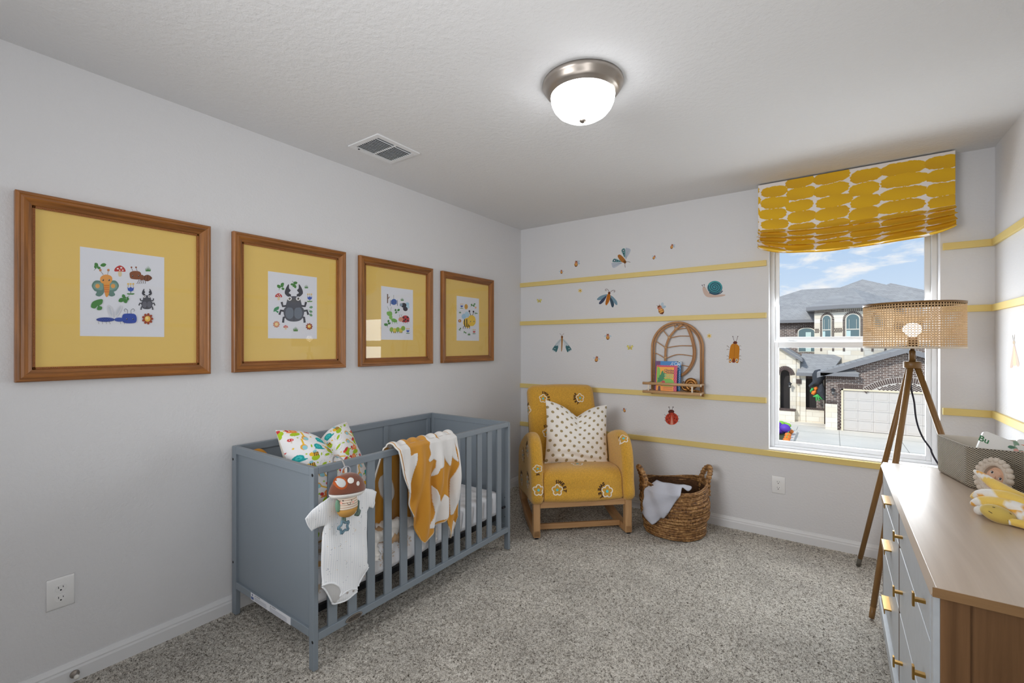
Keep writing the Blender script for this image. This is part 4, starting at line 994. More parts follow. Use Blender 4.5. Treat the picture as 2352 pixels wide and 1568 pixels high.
def beetle(A):
    for sg in (-1, 1):
        for y0, y1 in ((1090, 1075), (1105, 1108), (1178, 1165), (1192, 1196)): A.line([(1980+sg*40, y0), (1980+sg*58, y1-4), (1980+sg*(68 if sg > 0 else 62), y1+4)], 3, (110, 78, 50))
        A.line([(1995+sg*8, 1036), (1995+sg*22, 992)], 3, (80, 50, 44)); A.ell(1995+sg*23, 990, 4, 4, (80, 50, 44))
    A.ell(1994, 1046, 19, 14, (106, 58, 44)); A.poly([(1962, 1180), (2000, 1180), (1992, 1225), (1968, 1225)], (140, 66, 44))
    A.blob([(1955, 1070), (1985, 1057), (1990, 1120), (1982, 1180), (1958, 1222), (1938, 1218), (1940, 1150)], (198, 128, 40)); A.blob([(2030, 1080), (1992, 1057), (1988, 1120), (1986, 1180), (2000, 1222), (2022, 1222), (2030, 1150)], (198, 128, 40))
    A.line([(1988, 1060), (1984, 1180)], 2, (150, 90, 30))
    for x in (1950, 2008): A.ell(x, 1203, 11, 14, (236, 222, 196)); A.ell(x, 1203, 6, 8, (84, 84, 96))
decal('beetle_decal', 'orange beetle decal with cream wing spots left of the window', 'wall decal', beetle, w4)
def lady(A):
    for sg in (-1, 1):
        for y in (400, 425, 450): A.line([(1427+sg*50, y), (1427+sg*66, y-6+8*sg)], 2.5, (60, 40, 40))
        A.line([(1420+sg*8, 352), (1420+sg*17, 326)], 3, (60, 40, 40)); A.ell(1420+sg*18, 324, 4.5, 4.5, (60, 40, 40))
    A.ell(1422, 364, 27, 18, (92, 48, 42)); A.ell(1427, 426, 58, 54, (188, 70, 50)); A.poly([(1427, 390), (1440, 478), (1414, 478)], (222, 150, 130))
    for x, y in ((1395, 400), (1385, 430), (1400, 455), (1405, 420), (1455, 400), (1470, 430), (1455, 455), (1450, 422), (1410, 385), (1445, 383)): A.ell(x, y, 5, 6, (110, 40, 36))
decal('ladybug_decal', 'red spotted ladybug decal under the rattan shelf', 'wall decal', lady, cz_)
zr = lambda x, y: (2120+x/2.612, 480+y/2.612)
def rmoth(A):
    A.blob([(545, 810), (535, 870), (524, 945), (532, 952), (540, 940), (548, 880)], (226, 196, 180), 4); A.blob([(548, 810), (562, 860), (578, 930), (570, 945), (560, 930), (552, 880)], (226, 196, 180), 4)
    A.blob([(546, 820), (553, 870), (560, 925), (550, 942), (541, 925), (544, 870)], (222, 220, 180), 4); A.ell(546, 800, 7, 12, (206, 190, 168))
    A.line([(543, 790), (537, 755)], 2, (170, 160, 150)); A.line([(548, 790), (551, 752)], 2, (170, 160, 150))
T = lambda x, y: ((lambda p: (Vector((W, p.y, p.z)), Vector((-1, 0, 0))))(seen(*zr(x, y), 0, W)))
A = Art(T, .00003, .0005); rmoth(A); k0 = A.mb.v[0]; A.mb.add([(W+.0005, k0[1], k0[2]), (W-.0005, k0[1]+.001, k0[2]), (W-.0005, k0[1], k0[2]+.001)], [(0, 1, 2)], 0, A.mb.c[0]); tag(A.build('moth_decal', m_dec), 'faded pink moth decal on the right wall above the dresser', 'wall decal')
# ------------------------------------------------------------------ crib
m_crib = M('blue_grey_paint', (128, 138, 147), .42, bump=[(200, .03, .001)])
m_bolt = M('bolt_dark', (40, 40, 44), .4, .5); m_blackmetal = M('black_steel', (26, 27, 30), .4, .3)
cx0, cx1, cy0, cy1, cz = .02, .738, 1.4065, 2.787, .83
crib = thing('crib', 'blue grey wooden baby crib with slatted front and solid panelled ends', 'crib', (.38, 2.1, 0))
def cbox(name, lo, hi, mat=None, bev=.0025, parent=None): return MB().box(lo, hi).build(name, mat or m_crib, parent or crib, bevel=bev)
for (x0, x1) in ((cx0, cx0+.04), (cx1-.034, cx1)):
    cbox('post', (x0, cy0, 0), (x1, cy0+.022, cz)); cbox('post', (x0, cy1-.022, 0), (x1, cy1, cz))
for (y0, y1, yp) in ((cy0, cy0+.022, cy0+.012), (cy1-.022, cy1, cy1-.018)):
    cbox('end_rail', (cx0+.04, y0, cz-.036), (cx1-.034, y1, cz)); cbox('end_rail', (cx0+.04, y0, .130), (cx1-.034, y1, .164))
    cbox('end_panel', (cx0+.03, yp, .15), (cx1-.03, yp+.006, cz-.02), bev=0)
cbox('top_rail', (cx1-.024, cy0+.022, cz-.030), (cx1, cy1-.022, cz)); cbox('bottom_rail', (cx1-.024, cy0+.022, .116), (cx1, cy1-.022, .148))
for i in range(13): cbox('slat', (cx1-.018, 1.477+i*.0982, .14), (cx1-.006, 1.477+i*.0982+.0435, cz-.025))
cbox('back_rail', (cx0, cy0+.022, cz-.036), (cx0+.022, cy1-.022, cz)); cbox('back_rail', (cx0, cy0+.022, .13), (cx0+.022, cy1-.022, .164))
for y in (1.86, 2.33, 2.72): cbox('back_stile', (cx0+.001, y, .15), (cx0+.021, y+.035, cz-.03))
cbox('back_panel', (cx0+.006, cy0+.02, .15), (cx0+.012, cy1-.02, cz-.02), bev=0)
for y, r in ((cy0, -1),):
    for x, zz in ((cx0+.012, .765), (cx0+.012, .255), (cx1-.008, .80), (cx1-.008, .118)):
        MB().lathe([(0, .0015), (.003, .0015), (.0045, .0), (.0065, .0005), (.0065, -.0015)], 14, mat=Matrix.Translation((x, cy0, zz)) @ Matrix.Rotation(PI/2, 4, 'X')).build('bolt', m_bolt, crib)
for zz in (.335, .21): MB().ell((cx1-.028, cy1-.023, zz), (.003, .0015, .003), 10, 6).build('bolt_hole', m_bolt, crib)
MB().tube([(cx1-.028, cy1-.022, .275), (cx1-.028, cy1-.05, .275)], .007, 10).build('support_bolt', m_bolt, crib)
sup = MB()
sup.box((cx0+.035, cy0+.035, .205), (cx1-.045, cy0+.05, .232)).box((cx0+.035, cy1-.05, .205), (cx1-.045, cy1-.035, .232)).box((cx0+.035, cy0+.05, .205), (cx0+.05, cy1-.05, .232)).box((cx1-.06, cy0+.05, .205), (cx1-.045, cy1-.05, .232))
sup.box((cx0+.05, 2.09, .215), (cx1-.06, 2.105, .232)).box((cx1-.16, cy0+.05, .165), (cx1-.14, cy0+.06, .21)).box((.15, cy1-.06, .165), (.17, cy1-.05, .21))
for i in range(6): sup.tube([(.12+i*.095, cy0+.05, .226), (.12+i*.095, cy1-.05, .226)], .002, 6)
sup.build('mattress_support', m_blackmetal, crib)
m_lab = M('label_paper', (226, 228, 234), .6); m_lab2 = M('label_print', attr=True, rough=.7)
lb = MB().box((.215, cy0-.0008, .130), (.565, cy0, .163)).build('warning_label', m_lab, crib)
A = Art(plane_T((0, cy0-.0008, 0), (1, 0, 0), (0, 0, 1), (0, -1, 0)), .00001, .0001, yd=1)
A.poly([(.218, .134), (.243, .134), (.243, .146), (.218, .146)], (84, 100, 150)); A.ell(.231, .155, .006, .006, (120, 130, 160))
A.text('WARNING', .285, .158, .0075, (40, 40, 48), bold=.01); A.poly([(.253, .1545), (.261, .1545), (.257, .1615)], (30, 30, 34))
A.text('WARNING', .425, .158, .0075, (40, 40, 48), bold=.01); A.poly([(.393, .1545), (.401, .1545), (.397, .1615)], (30, 30, 34))
for b0, n_, L in ((.250, 6, .125), (.39, 7, .165)):
    for k_ in range(n_): A.poly([(b0, .151-k_*.003), (b0+L*(.8+.2*random.random()), .151-k_*.003), (b0+L*.9, .1500-k_*.003), (b0, .1500-k_*.003)], (140, 146, 160))
A.build('label_text', m_lab2, lb)
m_pewter = M('pewter', (120, 112, 104), .4, .7)
bz, by = .131, 1.598
el = lambda rx, rz, n_=36: [(by+rx*math.cos(2*PI*i/n_), bz+rz*math.sin(2*PI*i/n_)) for i in range(n_)]
bd = MB().prism(el(.043, .0155), lambda a, b, d: (cx1+d, a, b), 0, .003).build('badge', m_pewter, crib, bevel=.001)
A = Art(plane_T((cx1+.003, 0, 0), (0, 1, 0), (0, 0, 1), (1, 0, 0)), .00002, .0002, yd=1)
A.line(el(.039, .0125), .0012, (190, 182, 172), True); A.line(el(.036, .0105), .0007, (54, 50, 48), True); A.text('GRACO', by, bz-.0005, .0165, (48, 46, 46), bold=.012)
A.build('badge_lettering', m_lab2, bd)

# mattress in a sun print sheet
def suns(X, Y, seed=3):
    cv = Canvas(X, Y, (244, 244, 247)); r_ = random.Random(seed)
    for i in range(-2, 16):
        for j in range(-3, 8):
            x = i*.125+(j % 2)*.06+r_.uniform(-.01, .01); y = j*.115+r_.uniform(-.01, .01); a0 = r_.random()*6
            c_ = [(222, 176, 116), (206, 186, 160), (226, 190, 140)][(i+2*j) % 3]
            m_ = (np.abs(cv.X-x) < .06) & (np.abs(cv.Y-y) < .06)
            d = np.hypot(cv.X-x, cv.Y-y); an = np.arctan2(cv.Y-y, cv.X-x)
            cv.put(m_ & (d < .028), c_); cv.put(m_ & (d > .033) & (d < .044+.008*np.cos(an*3+a0)) & (np.cos(an*16+a0) > .55), (210, 190, 170))
    return cv.c
m_sheet = M('sheet_cotton', attr=True, rough=.9, bump=[(14, .25, .02), (500, .05, .001)])
mat_ = thing('crib_mattress', 'crib mattress in a white sheet printed with mustard suns', 'mattress', (.37, 2.1, .233))
nu, nv = 240, 150
mx0, mx1, my0, my1, mz0, mz1 = .055, .690, 1.452, 2.738, .2335, .372
S = np.linspace(my0, my1, nu)
ring = []
def mcross(n_):
    """cross section of the sheet (x, z) from the inner bottom edge over the top to the outer bottom edge"""
    r = .035; P = [(mx0, mz0), (mx0, mz1-r)]
    P += [(mx0+r-r*math.cos(a), mz1-r+r*math.sin(a)) for a in np.linspace(.2, PI/2, 6)]
    P += [(mx1-r+r*math.sin(a), mz1-r+r*math.cos(a)) for a in np.linspace(0, PI/2, 6)]+[(mx1, mz0+.02), (mx1-.012, mz0)]
    P = np.array(P); L = np.r_[0, np.cumsum(np.hypot(*np.diff(P, axis=0).T))]; q = np.linspace(0, L[-1], n_)
    return np.stack([np.interp(q, L, P[:, 0]), np.interp(q, L, P[:, 1])], -1), q
cs, q = mcross(nv)
P = np.zeros((nv, nu, 3)); P[:, :, 0] = cs[:, 0:1]; P[:, :, 2] = cs[:, 1:2]; P[:, :, 1] = S[None]
wob = .004*np.sin(S*38+q[:, None]*9)*np.sin(S*13+2)+.003*np.sin(S*70+q[:, None]*31)
side = np.clip((q[:, None]-.55)/.2, 0, 1)
P[:, :, 0] += wob*side; P[:, :, 2] += wob*(1-side)*np.clip(q[:, None]/.2, 0, 1)
# rounded ends
e = np.clip(np.minimum(S-my0, my1-S)/.03, 0, 1); P[:, :, 2] -= ((1-np.sqrt(1-(1-e)**2))*.03)[None]*np.clip((cs[:, 1:2]-mz0)/.1, 0, 1)
grid_obj('fitted_sheet', P, m_sheet, mat_, suns(np.broadcast_to(S[None], (nv, nu)), np.broadcast_to(q[:, None], (nv, nu))))
end = MB()
for y in (my0+.001, my1-.001): end.prism([tuple(c_) for c_ in cs[::6]]+[tuple(cs[-1])], lambda a, b, d: (a, d, b-.004 if b > .3 else b), y-.001, y+.001)
end.build('sheet_end', M('sheet_plain', (230, 230, 234), .9), mat_)

# bug print cushion standing in the near end of the crib
def bugs(X, Y):
    cv = Canvas(X, Y, (238, 238, 240)); r_ = random.Random(11)
    OR, GR, TL, RD, YL, BR, LB = (244, 140, 70), (170, 202, 40), (28, 166, 168), (206, 60, 62), (240, 190, 50), (80, 60, 40), (150, 206, 220)
    E = cv.ell
    def m_snail(x, y, s): E(x, y-.5*s, .6*s, .28*s, GR, .2); E(x-.1*s, y-.1*s, .62*s, .14*s, OR); E(x+.15*s, y+.15*s, .4*s, .36*s, OR); E(x+.15*s, y+.15*s, .2*s, .18*s, (250, 178, 120)); E(x-.5*s, y+.2*s, .2*s, .2*s, RD)
    def m_teal(x, y, s): E(x, y, .5*s, .42*s, TL); E(x, y, .28*s, .24*s, (70, 196, 196)); E(x+.1*s, y-.34*s, .65*s, .14*s, TL); E(x, y, .12*s, .1*s, TL)
    def m_spoon(x, y, s, a):
        c, q_ = math.cos(a), math.sin(a); cv.line([(x, y), (x+1.2*s*c, y+1.2*s*q_)], .18*s, YL); E(x, y, .4*s, .34*s, (232, 170, 60), a); E(x-.1*s*c+.08*s, y-.08*s, .3*s, .26*s, LB, a)
    def m_shr(x, y, s): cv.line([(x, y-.4*s), (x, y)], .16*s, (220, 205, 190)); E(x, y+.1*s, .36*s, .26*s, RD); E(x-.1*s, y+.15*s, .06*s, .06*s, (250, 240, 240)); E(x+.14*s, y+.06*s, .06*s, .06*s, (250, 240, 240))
    def m_bee(x, y, s):
        E(x, y-.35*s, .55*s, .35*s, GR, .5); E(x-.3*s, y+.1*s, .3*s, .26*s, YL, .3); E(x+.1*s, y+.1*s, .4*s, .28*s, (236, 186, 60), .2); E(x+.1*s, y+.45*s, .28*s, .16*s, LB, .5)
        for k_ in (-.08, .12, .32): cv.line([(x+k_*s, y-.12*s), (x+k_*s+.06*s, y+.32*s)], .1*s, BR)
    def m_worm(x, y, s): E(x, y-.3*s, .3*s, .5*s, GR, .3); E(x+.3*s, y-.1*s, .25*s, .42*s, GR, -.7); E(x, y+.15*s, .5*s, .2*s, RD, .5); E(x-.3*s, y+.02*s, .2*s, .2*s, (226, 80, 70))
    def m_leaf(x, y, s, a): E(x, y, .42*s, .16*s, GR, a); cv.line([(x-.3*s*math.cos(a), y-.3*s*math.sin(a)), (x+.3*s*math.cos(a), y+.3*s*math.sin(a))], .03*s, (130, 164, 30))
    def m_ring(x, y, s): m_ = np.abs(np.hypot(cv.X-x, cv.Y-y)-.5*s) < .012*s*1.6; an = np.arctan2(cv.Y-y, cv.X-x); cv.put(m_ & (np.cos(an*16) > -.1), (150, 160, 170))
    g = .062
    for j in range(-5, 6):
        for i in range(-5, 6):
            x = i*g+(j % 2)*g/2+r_.uniform(-.004, .004); y = j*g*.82+r_.uniform(-.004, .004); s = .040; k_ = (i*3+j*5) % 8
            (m_snail, m_teal, lambda a, b, c: m_spoon(a, b, c, -.6), m_shr, m_bee, m_worm, lambda a, b, c: m_spoon(a, b, c, 1.4), lambda a, b, c: (m_leaf(a, b, c, .5), m_ring(a, b, c)))[k_](x, y, s if k_ != 3 else s*.8)
            m_leaf(x+g/2, y, .022, r_.random()*3) if (i+j) % 3 == 0 else E(x+g/2, y+.01, .004, .004, GR if i % 2 else YL)
    return cv.c
m_cush = M('cushion_cotton', attr=True, rough=.9, bump=[(400, .08, .001), (9, .2, .02)])
uc = Vector((-.10, .99, -.05)).normalized(); nc = uc.cross(Vector((-.53, 0, .85))).normalized(); vc = nc.cross(uc)
Mx = Matrix.Translation((.425, 1.690, .680)) @ Matrix(((uc.x, vc.x, nc.x, 0), (uc.y, vc.y, nc.y, 0), (uc.z, vc.z, nc.z, 0), (0, 0, 0, 1)))
o = pillow(260, .42, .56, .20, Mx, bugs, 'cushion', m_cush, back=(222, 216, 204), chop=.075, chopw=.34, wr=lambda U, V: .004*np.sin(U*7+V*4)*np.sin(V*9))
tag(o, 'white cushion printed with colourful bugs and snails, standing in the crib', 'cushion')
# folded mustard wrap behind it, in the far near corner
m_must = M('mustard_knit', (196, 136, 48), .9, bump=[(300, .25, .002), (12, .3, .02)])
mb = MB()
mb.slab(catmull([(.06, .38), (.20, .37), (.235, .50), (.20, .66), (.155, .775), (.12, .79), (.09, .74), (.065, .6)], 4), lambda x, a, b: (a, x, b), 1.445, 1.515, .02, 4)
mb.tube(catmull([(.10, 1.475, .76), (.115, 1.47, .795), (.14, 1.485, .80), (.16, 1.50, .775), (.14, 1.50, .75)], 5, False), .016, 10)
tag(mb.build('folded_wrap', m_must), 'folded mustard fabric tucked in the crib corner behind the cushion', 'fabric')

# throw blanket over the front rail
m_blank = M('throw_blanket', attr=True, rough=.95, bump=[(260, .35, .003)], sheen=.2)
zb = lambda x, y: (920+x/4.481, 930+y/4.481)
toYZ = lambda pts: [(p.y, p.z) for p in (seen(*zb(*q_), 0, .765) for q_ in pts)]
white = [toYZ(p) for p in (
    [(-40, 390), (60, 385), (72, 430), (75, 520), (145, 490), (140, 560), (110, 700), (78, 880), (30, 890), (5, 700), (-20, 500)],
    [(265, 335), (300, 320), (360, 330), (400, 360), (414, 420), (410, 560), (408, 600), (355, 640), (340, 700), (310, 728), (300, 715), (330, 640), (335, 560), (310, 545), (265, 575), (258, 560), (285, 500), (275, 420), (285, 380)],
    [(380, 315), (420, 280), (500, 285), (520, 330), (530, 480), (540, 570), (500, 530), (490, 505), (485, 610), (470, 615), (440, 560), (415, 500), (412, 400)],
    [(510, 300), (545, 275), (570, 290), (568, 700), (555, 960), (510, 1110), (490, 1120), (495, 900), (500, 760), (545, 600), (545, 450)],
    [(312, 825), (330, 850), (375, 985), (400, 905), (440, 950), (470, 960), (470, 1010), (440, 1100), (400, 1150), (330, 1220), (300, 1250), (255, 1255), (258, 1230), (310, 1150), (325, 1100), (310, 980)],
    [(525, 1180), (565, 1240), (545, 1290), (510, 1350), (515, 1270)])]
nS, nT = 200, 230
s_ = np.linspace(0, 1, nS)
bot = np.array([(1.945, .40), (1.952, .358), (1.966, .342), (1.985, .346), (2.04, .378), (2.10, .408), (2.128, .440), (2.148, .40), (2.165, .318), (2.18, .288), (2.205, .325), (2.222, .40)])
bl = np.r_[0, np.cumsum(np.hypot(*np.diff(bot, axis=0).T))]; bl /= bl[-1]
by_ = np.interp(s_, bl, bot[:, 0]); bz_ = np.interp(s_, bl, bot[:, 1])
ty = 1.810+.408*s_
no = 150; t_ = np.linspace(0, 1, no)[:, None]
Yo = ty*(1-t_)+by_*t_-.02*np.sin(PI*t_)*(1-s_); Zo = .845*(1-t_)+bz_*t_
fold = lambda Y, Z: np.clip((.86-Z)/.25, 0.05, 1)*(.016*np.sin((Y-1.79-(.84-Z)*.10)*2*PI/.125)+.010*np.sin((Y-1.8+(.84-Z)*.15)*2*PI/.071))
Xo = .765+.012*np.clip((.84-Zo)/.1, 0, 1)+fold(Yo, Zo)+.012
# over the rail and inside
nt_ = 12; a_ = np.linspace(PI, 0, nt_+1)[:-1][:, None]
Xt = .7255+.030*np.cos(a_)+0*s_; Zt = .835+.018*np.sin(a_)+.004*np.sin(s_*40)+.004; Yt = np.broadcast_to(ty, Xt.shape)
Xo[:6] = (Xo[:6]*np.linspace(0, 1, 6)[:, None]+.756*(1-np.linspace(0, 1, 6)[:, None]))
ni = 60; v_ = np.linspace(1, 0, ni+1)[:-1][:, None]
yb = 1.675+.50*s_
Yi = ty*(1-v_)+yb*v_; Zi = .835*(1-v_)+(.40+.02*np.sin(s_*9))*v_; Xi = .6955-.018-.05*v_**2+.022*np.sin(Yi*48)*v_*.6-.01*np.sin(v_*PI)
P = np.stack([np.concatenate([Xi, Xt, Xo]), np.concatenate([Yi, Yt, Yo]), np.concatenate([Zi, Zt, Zo])], -1)
P[-no:, :, 0] = np.maximum(P[-no:, :, 0], .752)
cc = np.ones(P.shape)*np.array(lin((200, 140, 44)))
mw = np.zeros(P.shape[:2], bool)
for w_ in white: mw[-no:] |= inpoly(Yo, Zo, w_)
top_row = mw[-no+1]; mw[ni:ni+nt_] = top_row
mw[:ni] |= (np.sin(Yi*31+1)+np.sin(Zi*24+Yi*20) > 1.05)
cc[mw] = lin((226, 224, 222))
edge = (s_ < .012) | (s_ > .988); cc[:, edge] = lin((224, 220, 214)); cc[-2:] = lin((214, 196, 170))
P[:, :, 0] += np.where(mw, .003, 0)*(np.arange(P.shape[0]) > ni+nt_)[:, None]
blk = thing('throw_blanket', 'mustard and white knitted throw blanket draped over the crib front rail', 'blanket', (.74, 2.0, .35))
grid_obj('drape', P, m_blank, blk, cc, solid=.007)
# bunched end lying on the mattress against the slats
m_fleece = M('cream_fleece', attr=True, rough=1, bump=[(170, .5, .004)], sheen=.3)
mb = MB(); cr = lin((246, 243, 238)); tan = lin((206, 168, 126))
for path, r, c_ in (([(.62, 1.66, .40), (.665, 1.74, .41), (.675, 1.83, .405), (.66, 1.92, .40)], .028, cr), ([(.668, 1.735, .40), (.685, 1.75, .35), (.69, 1.745, .315)], .024, cr), ([(.63, 1.80, .43), (.675, 1.87, .44), (.675, 1.95, .425)], .026, cr), ([(.62, 1.76, .40), (.67, 1.84, .385), (.678, 1.90, .37)], .026, tan),
    ([(.60, 1.9, .40), (.66, 2.0, .41), (.665, 2.1, .405)], .026, cr), ([(.66, 2.085, .415), (.682, 2.115, .39), (.692, 2.12, .335), (.692, 2.118, .28)], .026, cr), ([(.61, 1.72, .42), (.655, 1.78, .425), (.66, 1.82, .42)], .022, tan)):
    pp = catmull(path, 7, False); mb.tube(pp, [r*(1+.16*math.sin(k_*2.3)+.1*math.sin(k_*5.1)) for k_ in range(len(pp))], 14, col=c_)
mb.build('bunched_end', m_fleece, blk)

# onesie hanging on the slats
m_one = M('ribbed_cotton', attr=True, rough=.9, bump=[(600, .1, .001)])
zo = lambda x, y: (690+x/4.125, 1030+y/4.125)
oyz = lambda pts: [(p.y, p.z) for p in (seen(*zo(*q_), 0, .768) for q_ in pts)]
body = [(330, 450), (300, 458), (250, 485), (200, 518), (130, 590), (65, 665), (80, 710), (130, 788), (170, 768), (210, 748), (245, 738), (228, 800), (220, 900), (216, 1000), (218, 1100), (220, 1200), (222, 1250), (212, 1310), (240, 1328), (262, 1360), (290, 1430), (312, 1475), (345, 1484), (400, 1462), (470, 1425), (530, 1385), (560, 1360), (562, 1320), (580, 1260), (612, 1190), (662, 1135), (664, 1110), (650, 1090), (655, 1000), (656, 900), (650, 780), (645, 690), (644, 600), (660, 558), (702, 570), (722, 500), (740, 412), (700, 390), (640, 380), (600, 384), (565, 410), (540, 455), (500, 490), (440, 500), (380, 480)]
ob = oyz(body)
cuts = [oyz([(215, 1290), (300, 1275), (370, 1300), (390, 1350), (380, 1400), (340, 1480), (312, 1475), (262, 1360)])]
snap_band = oyz([(380, 1395), (430, 1345), (520, 1325), (562, 1335), (560, 1365), (345, 1485)])
cuff = [oyz(p) for p in ([(55, 660), (80, 650), (150, 770), (130, 800)], [(650, 545), (665, 530), (720, 550), (700, 580)], [(585, 1250), (640, 1080), (680, 1100), (600, 1260)], [(205, 1300), (225, 1270), (300, 1255), (375, 1285), (405, 1345), (385, 1370), (360, 1310), (300, 1285)])]
def wr_one(y, z): return .004*math.sin(y*60+z*14)+.003*math.sin(z*34+y*20)+.0005*math.sin(y*2*PI/.0092)
def col_one(y, z):
    if inpoly(np.array(y), np.array(z), cuts[0]) : return lin((196, 196, 196))
    return lin((246, 248, 251)) if math.sin(y*2*PI/.0092) > -.4 else lin((228, 233, 239))
t = thing('baby_onesie', 'white ribbed baby onesie with tiny moons hanging on the crib front', 'clothing', (.76, 1.53, .25))
on = puff(ob, lambda y, z, h: (.756+h, y, z), .010, .0038, back=.9, k=.012, wr=wr_one, colfn=col_one).build('bodysuit', m_one, t)
bv = bvh_of(on)
def rt(y, z):
    h = bv.ray_cast(Vector((.9, y, z)), Vector((-1, 0, 0)))
    return (h[0], Vector((1, 0, 0))) if h[0] is not None else (Vector((.757, y, z)), Vector((1, 0, 0)))
A = Art(rt, .000004, .0004, yd=1); r_ = random.Random(5)
for k_ in range(90):
    x, y = r_.uniform(90, 650), r_.uniform(470, 1300)
    p = oyz([(x, y)])[0]
    if not inpoly(np.array(p[0]), np.array(p[1]), ob) or dist_poly(np.array(p[0]), np.array(p[1]), ob) < .008: continue
    c_ = r_.choice([(120, 130, 150), (120, 130, 150), (226, 190, 130), (150, 160, 178)])
    if k_ % 9 == 0:
        rr = .0042; A.line([(p[0]+rr*math.cos(a), p[1]+rr*math.sin(a)) for a in np.linspace(-2.2, 1.2, 9)], .0012, c_)
    else: A.ell(p[0], p[1], .0014, .0014, c_, 0, 8)
A.build('star_print', m_ink, on)
for p in cuff+[snap_band]:
    pass
mb = MB()
m_hem = M('white_binding', (238, 241, 245), .9, bump=[(500, .2, .002)])
def hem(pts, r):
    P_ = [rt(*q_)[0] for q_ in catmull(oyz(pts), 4, False)]; MB().tube(P_, r*.8, 8).build('hem_binding', m_hem, t)
hem([(68, 668), (92, 728), (132, 785)], .004); hem([(702, 566), (722, 500), (737, 415)], .0035)
hem([(216, 1300), (300, 1278), (365, 1300), (388, 1350), (375, 1400)], .005); hem([(375, 1400), (430, 1352), (500, 1335), (556, 1342)], .004); hem([(565, 1310), (590, 1240), (660, 1128)], .005); hem([(318, 1472), (350, 1478), (450, 1430), (555, 1362)], .005); hem([(222, 1318), (262, 1362), (318, 1472)], .004)
hem([(330, 455), (380, 482), (440, 500), (500, 488), (540, 458), (565, 415)], .005)

mb = MB()
for q_ in ((440, 1362), (510, 1350)): p = rt(*oyz([q_])[0])[0]; mb.lathe([(.0045, .001), (.0045, .003), (.0025, .003), (.002, .0015), (0, .0015)], 14, p, mat=Matrix.Rotation(PI/2, 4, 'Y'))
mb.build('snap', M('snap_metal', (190, 182, 178), .4, .3), t)

# mushroom toy hung on the rail
m_plush_b = M('brown_plush', (122, 68, 46), 1, bump=[(220, .5, .004)], sheen=.5); m_plw = M('white_plush', (236, 234, 230), 1, bump=[(260, .5, .003)])
m_rust = M('rust_felt', (176, 84, 34), .9); m_silver = M('mirror_patch', (196, 198, 198), .35); m_ring = M('grey_ring', (170, 172, 182), .4); m_ring2 = M('taupe_hook', (150, 146, 144), .4)
m_attr = M('printed_jersey', attr=True, rough=.95, bump=[(500, .15, .001)]); m_tan = M('tan_corduroy', (186, 140, 70), .95, bump=[(180, .3, .002)])
m_leafg = M('sage_velour', (120, 160, 136), .9, bump=[(200, .3, .003)]); m_leafp = M('sage_print', (112, 136, 128), .9, var=(160, .5)); m_star = M('blue_silicone', (104, 136, 152), .45)
t = thing('mushroom_toy', 'plush mushroom pram toy with brown cap hooked on the crib rail', 'toy', (.80, 1.519, .66))
tx, tyy = .803, 1.519
cm = Matrix.Rotation(math.radians(-6), 4, 'X')
dome = [(0, .074), (.018, .0728), (.037, .067), (.055, .056), (.069, .040), (.079, .021), (.084, .003), (.083, -.004)]
cap = MB().lathe([(r, z) for r, z in dome], 40, (tx, tyy, .722), mat=cm @ Matrix.Diagonal((.52, 1, 1, 1))).build('cap', m_plush_b, t)
MB().lathe([(.0825, -.003), (.080, -.012), (.070, -.020), (.05, -.024), (.03, -.025), (0, -.025)], 40, (tx, tyy, .722), mat=cm @ Matrix.Diagonal((.52, 1, 1, 1))).build('cap_underside', m_plw, t)
bc = bvh_of(cap)
def ct(y, z):
    h = bc.ray_cast(Vector((1.0, y, z)), Vector((-1, 0, 0)))
    return (h[0], h[1] if h[1].x > 0 else -h[1]) if h[0] is not None else (Vector((tx, y, z)), Vector((1, 0, 0)))
def patch(cy_, cz_p, ry, rz, mat, name, lift=.0015):
    V = []; Fc = []
    nR, nA = 6, 28
    for i in range(nR+1):
        for j in range(nA):
            a = 2*PI*j/nA; p, n_ = ct(cy_+ry*i/nR*math.cos(a), cz_p+rz*i/nR*math.sin(a)); V.append(p+n_*(lift if i < nR else 0))
    for i in range(nR):
        for j in range(nA): Fc.append((i*nA+j, i*nA+(j+1) % nA, (i+1)*nA+(j+1) % nA, (i+1)*nA+j))
    return MB().add(V, Fc, 0, (1, 1, 1), True).build(name, mat, cap)
cp = lambda x, y: (lambda p: (p.y, p.z))(seen(*zo(x, y), 0, .84))
q_ = cp(366, 348); q_ = (q_[0]+.020, q_[1]+.002); patch(q_[0], q_[1], .0235, .0245, m_rust, 'felt_ring'); patch(q_[0], q_[1], .0170, .0180, m_silver, 'mirror_patch', .003)
q_ = cp(486, 304); patch(q_[0], q_[1], .0145, .0115, m_plw, 'white_spot'); q_ = cp(548, 330); patch(q_[0], q_[1], .009, .0092, m_plw, 'white_spot')
mb = MB(); nV = 40
for i in range(nV+1):
    pass
stem = [(0, -.048), (.020, -.046), (.034, -.038), (.042, -.025), (.045, -.008)]
MB().lathe(stem, 32, (tx+.002, tyy-.002, .663), mat=Matrix.Diagonal((.8, 1, 1, 1))).build('base', m_tan, t)
prf = [(.045-.016*max(0, (k_/30-.25))**1.0, -.008+.070*k_/30) for k_ in range(31)]
cols = []
for k_ in range(31): cols += [lin((168, 124, 96)) if k_ % 4 == 0 else lin((226, 214, 198))]*32
sb = MB(); sb.lathe(prf, 32, (tx+.002, tyy-.002, .663), mat=Matrix.Diagonal((.8, 1, 1, 1))); sb.c = cols; st = sb.build('stem', m_attr, t)
bs = bvh_of(st)
def stt(y, z):
    h = bs.ray_cast(Vector((1.0, y, z)), Vector((-1, 0, 0)))
    return (h[0], h[1] if h[1].x > 0 else -h[1]) if h[0] is not None else (Vector((tx+.03, y, z)), Vector((1, 0, 0)))
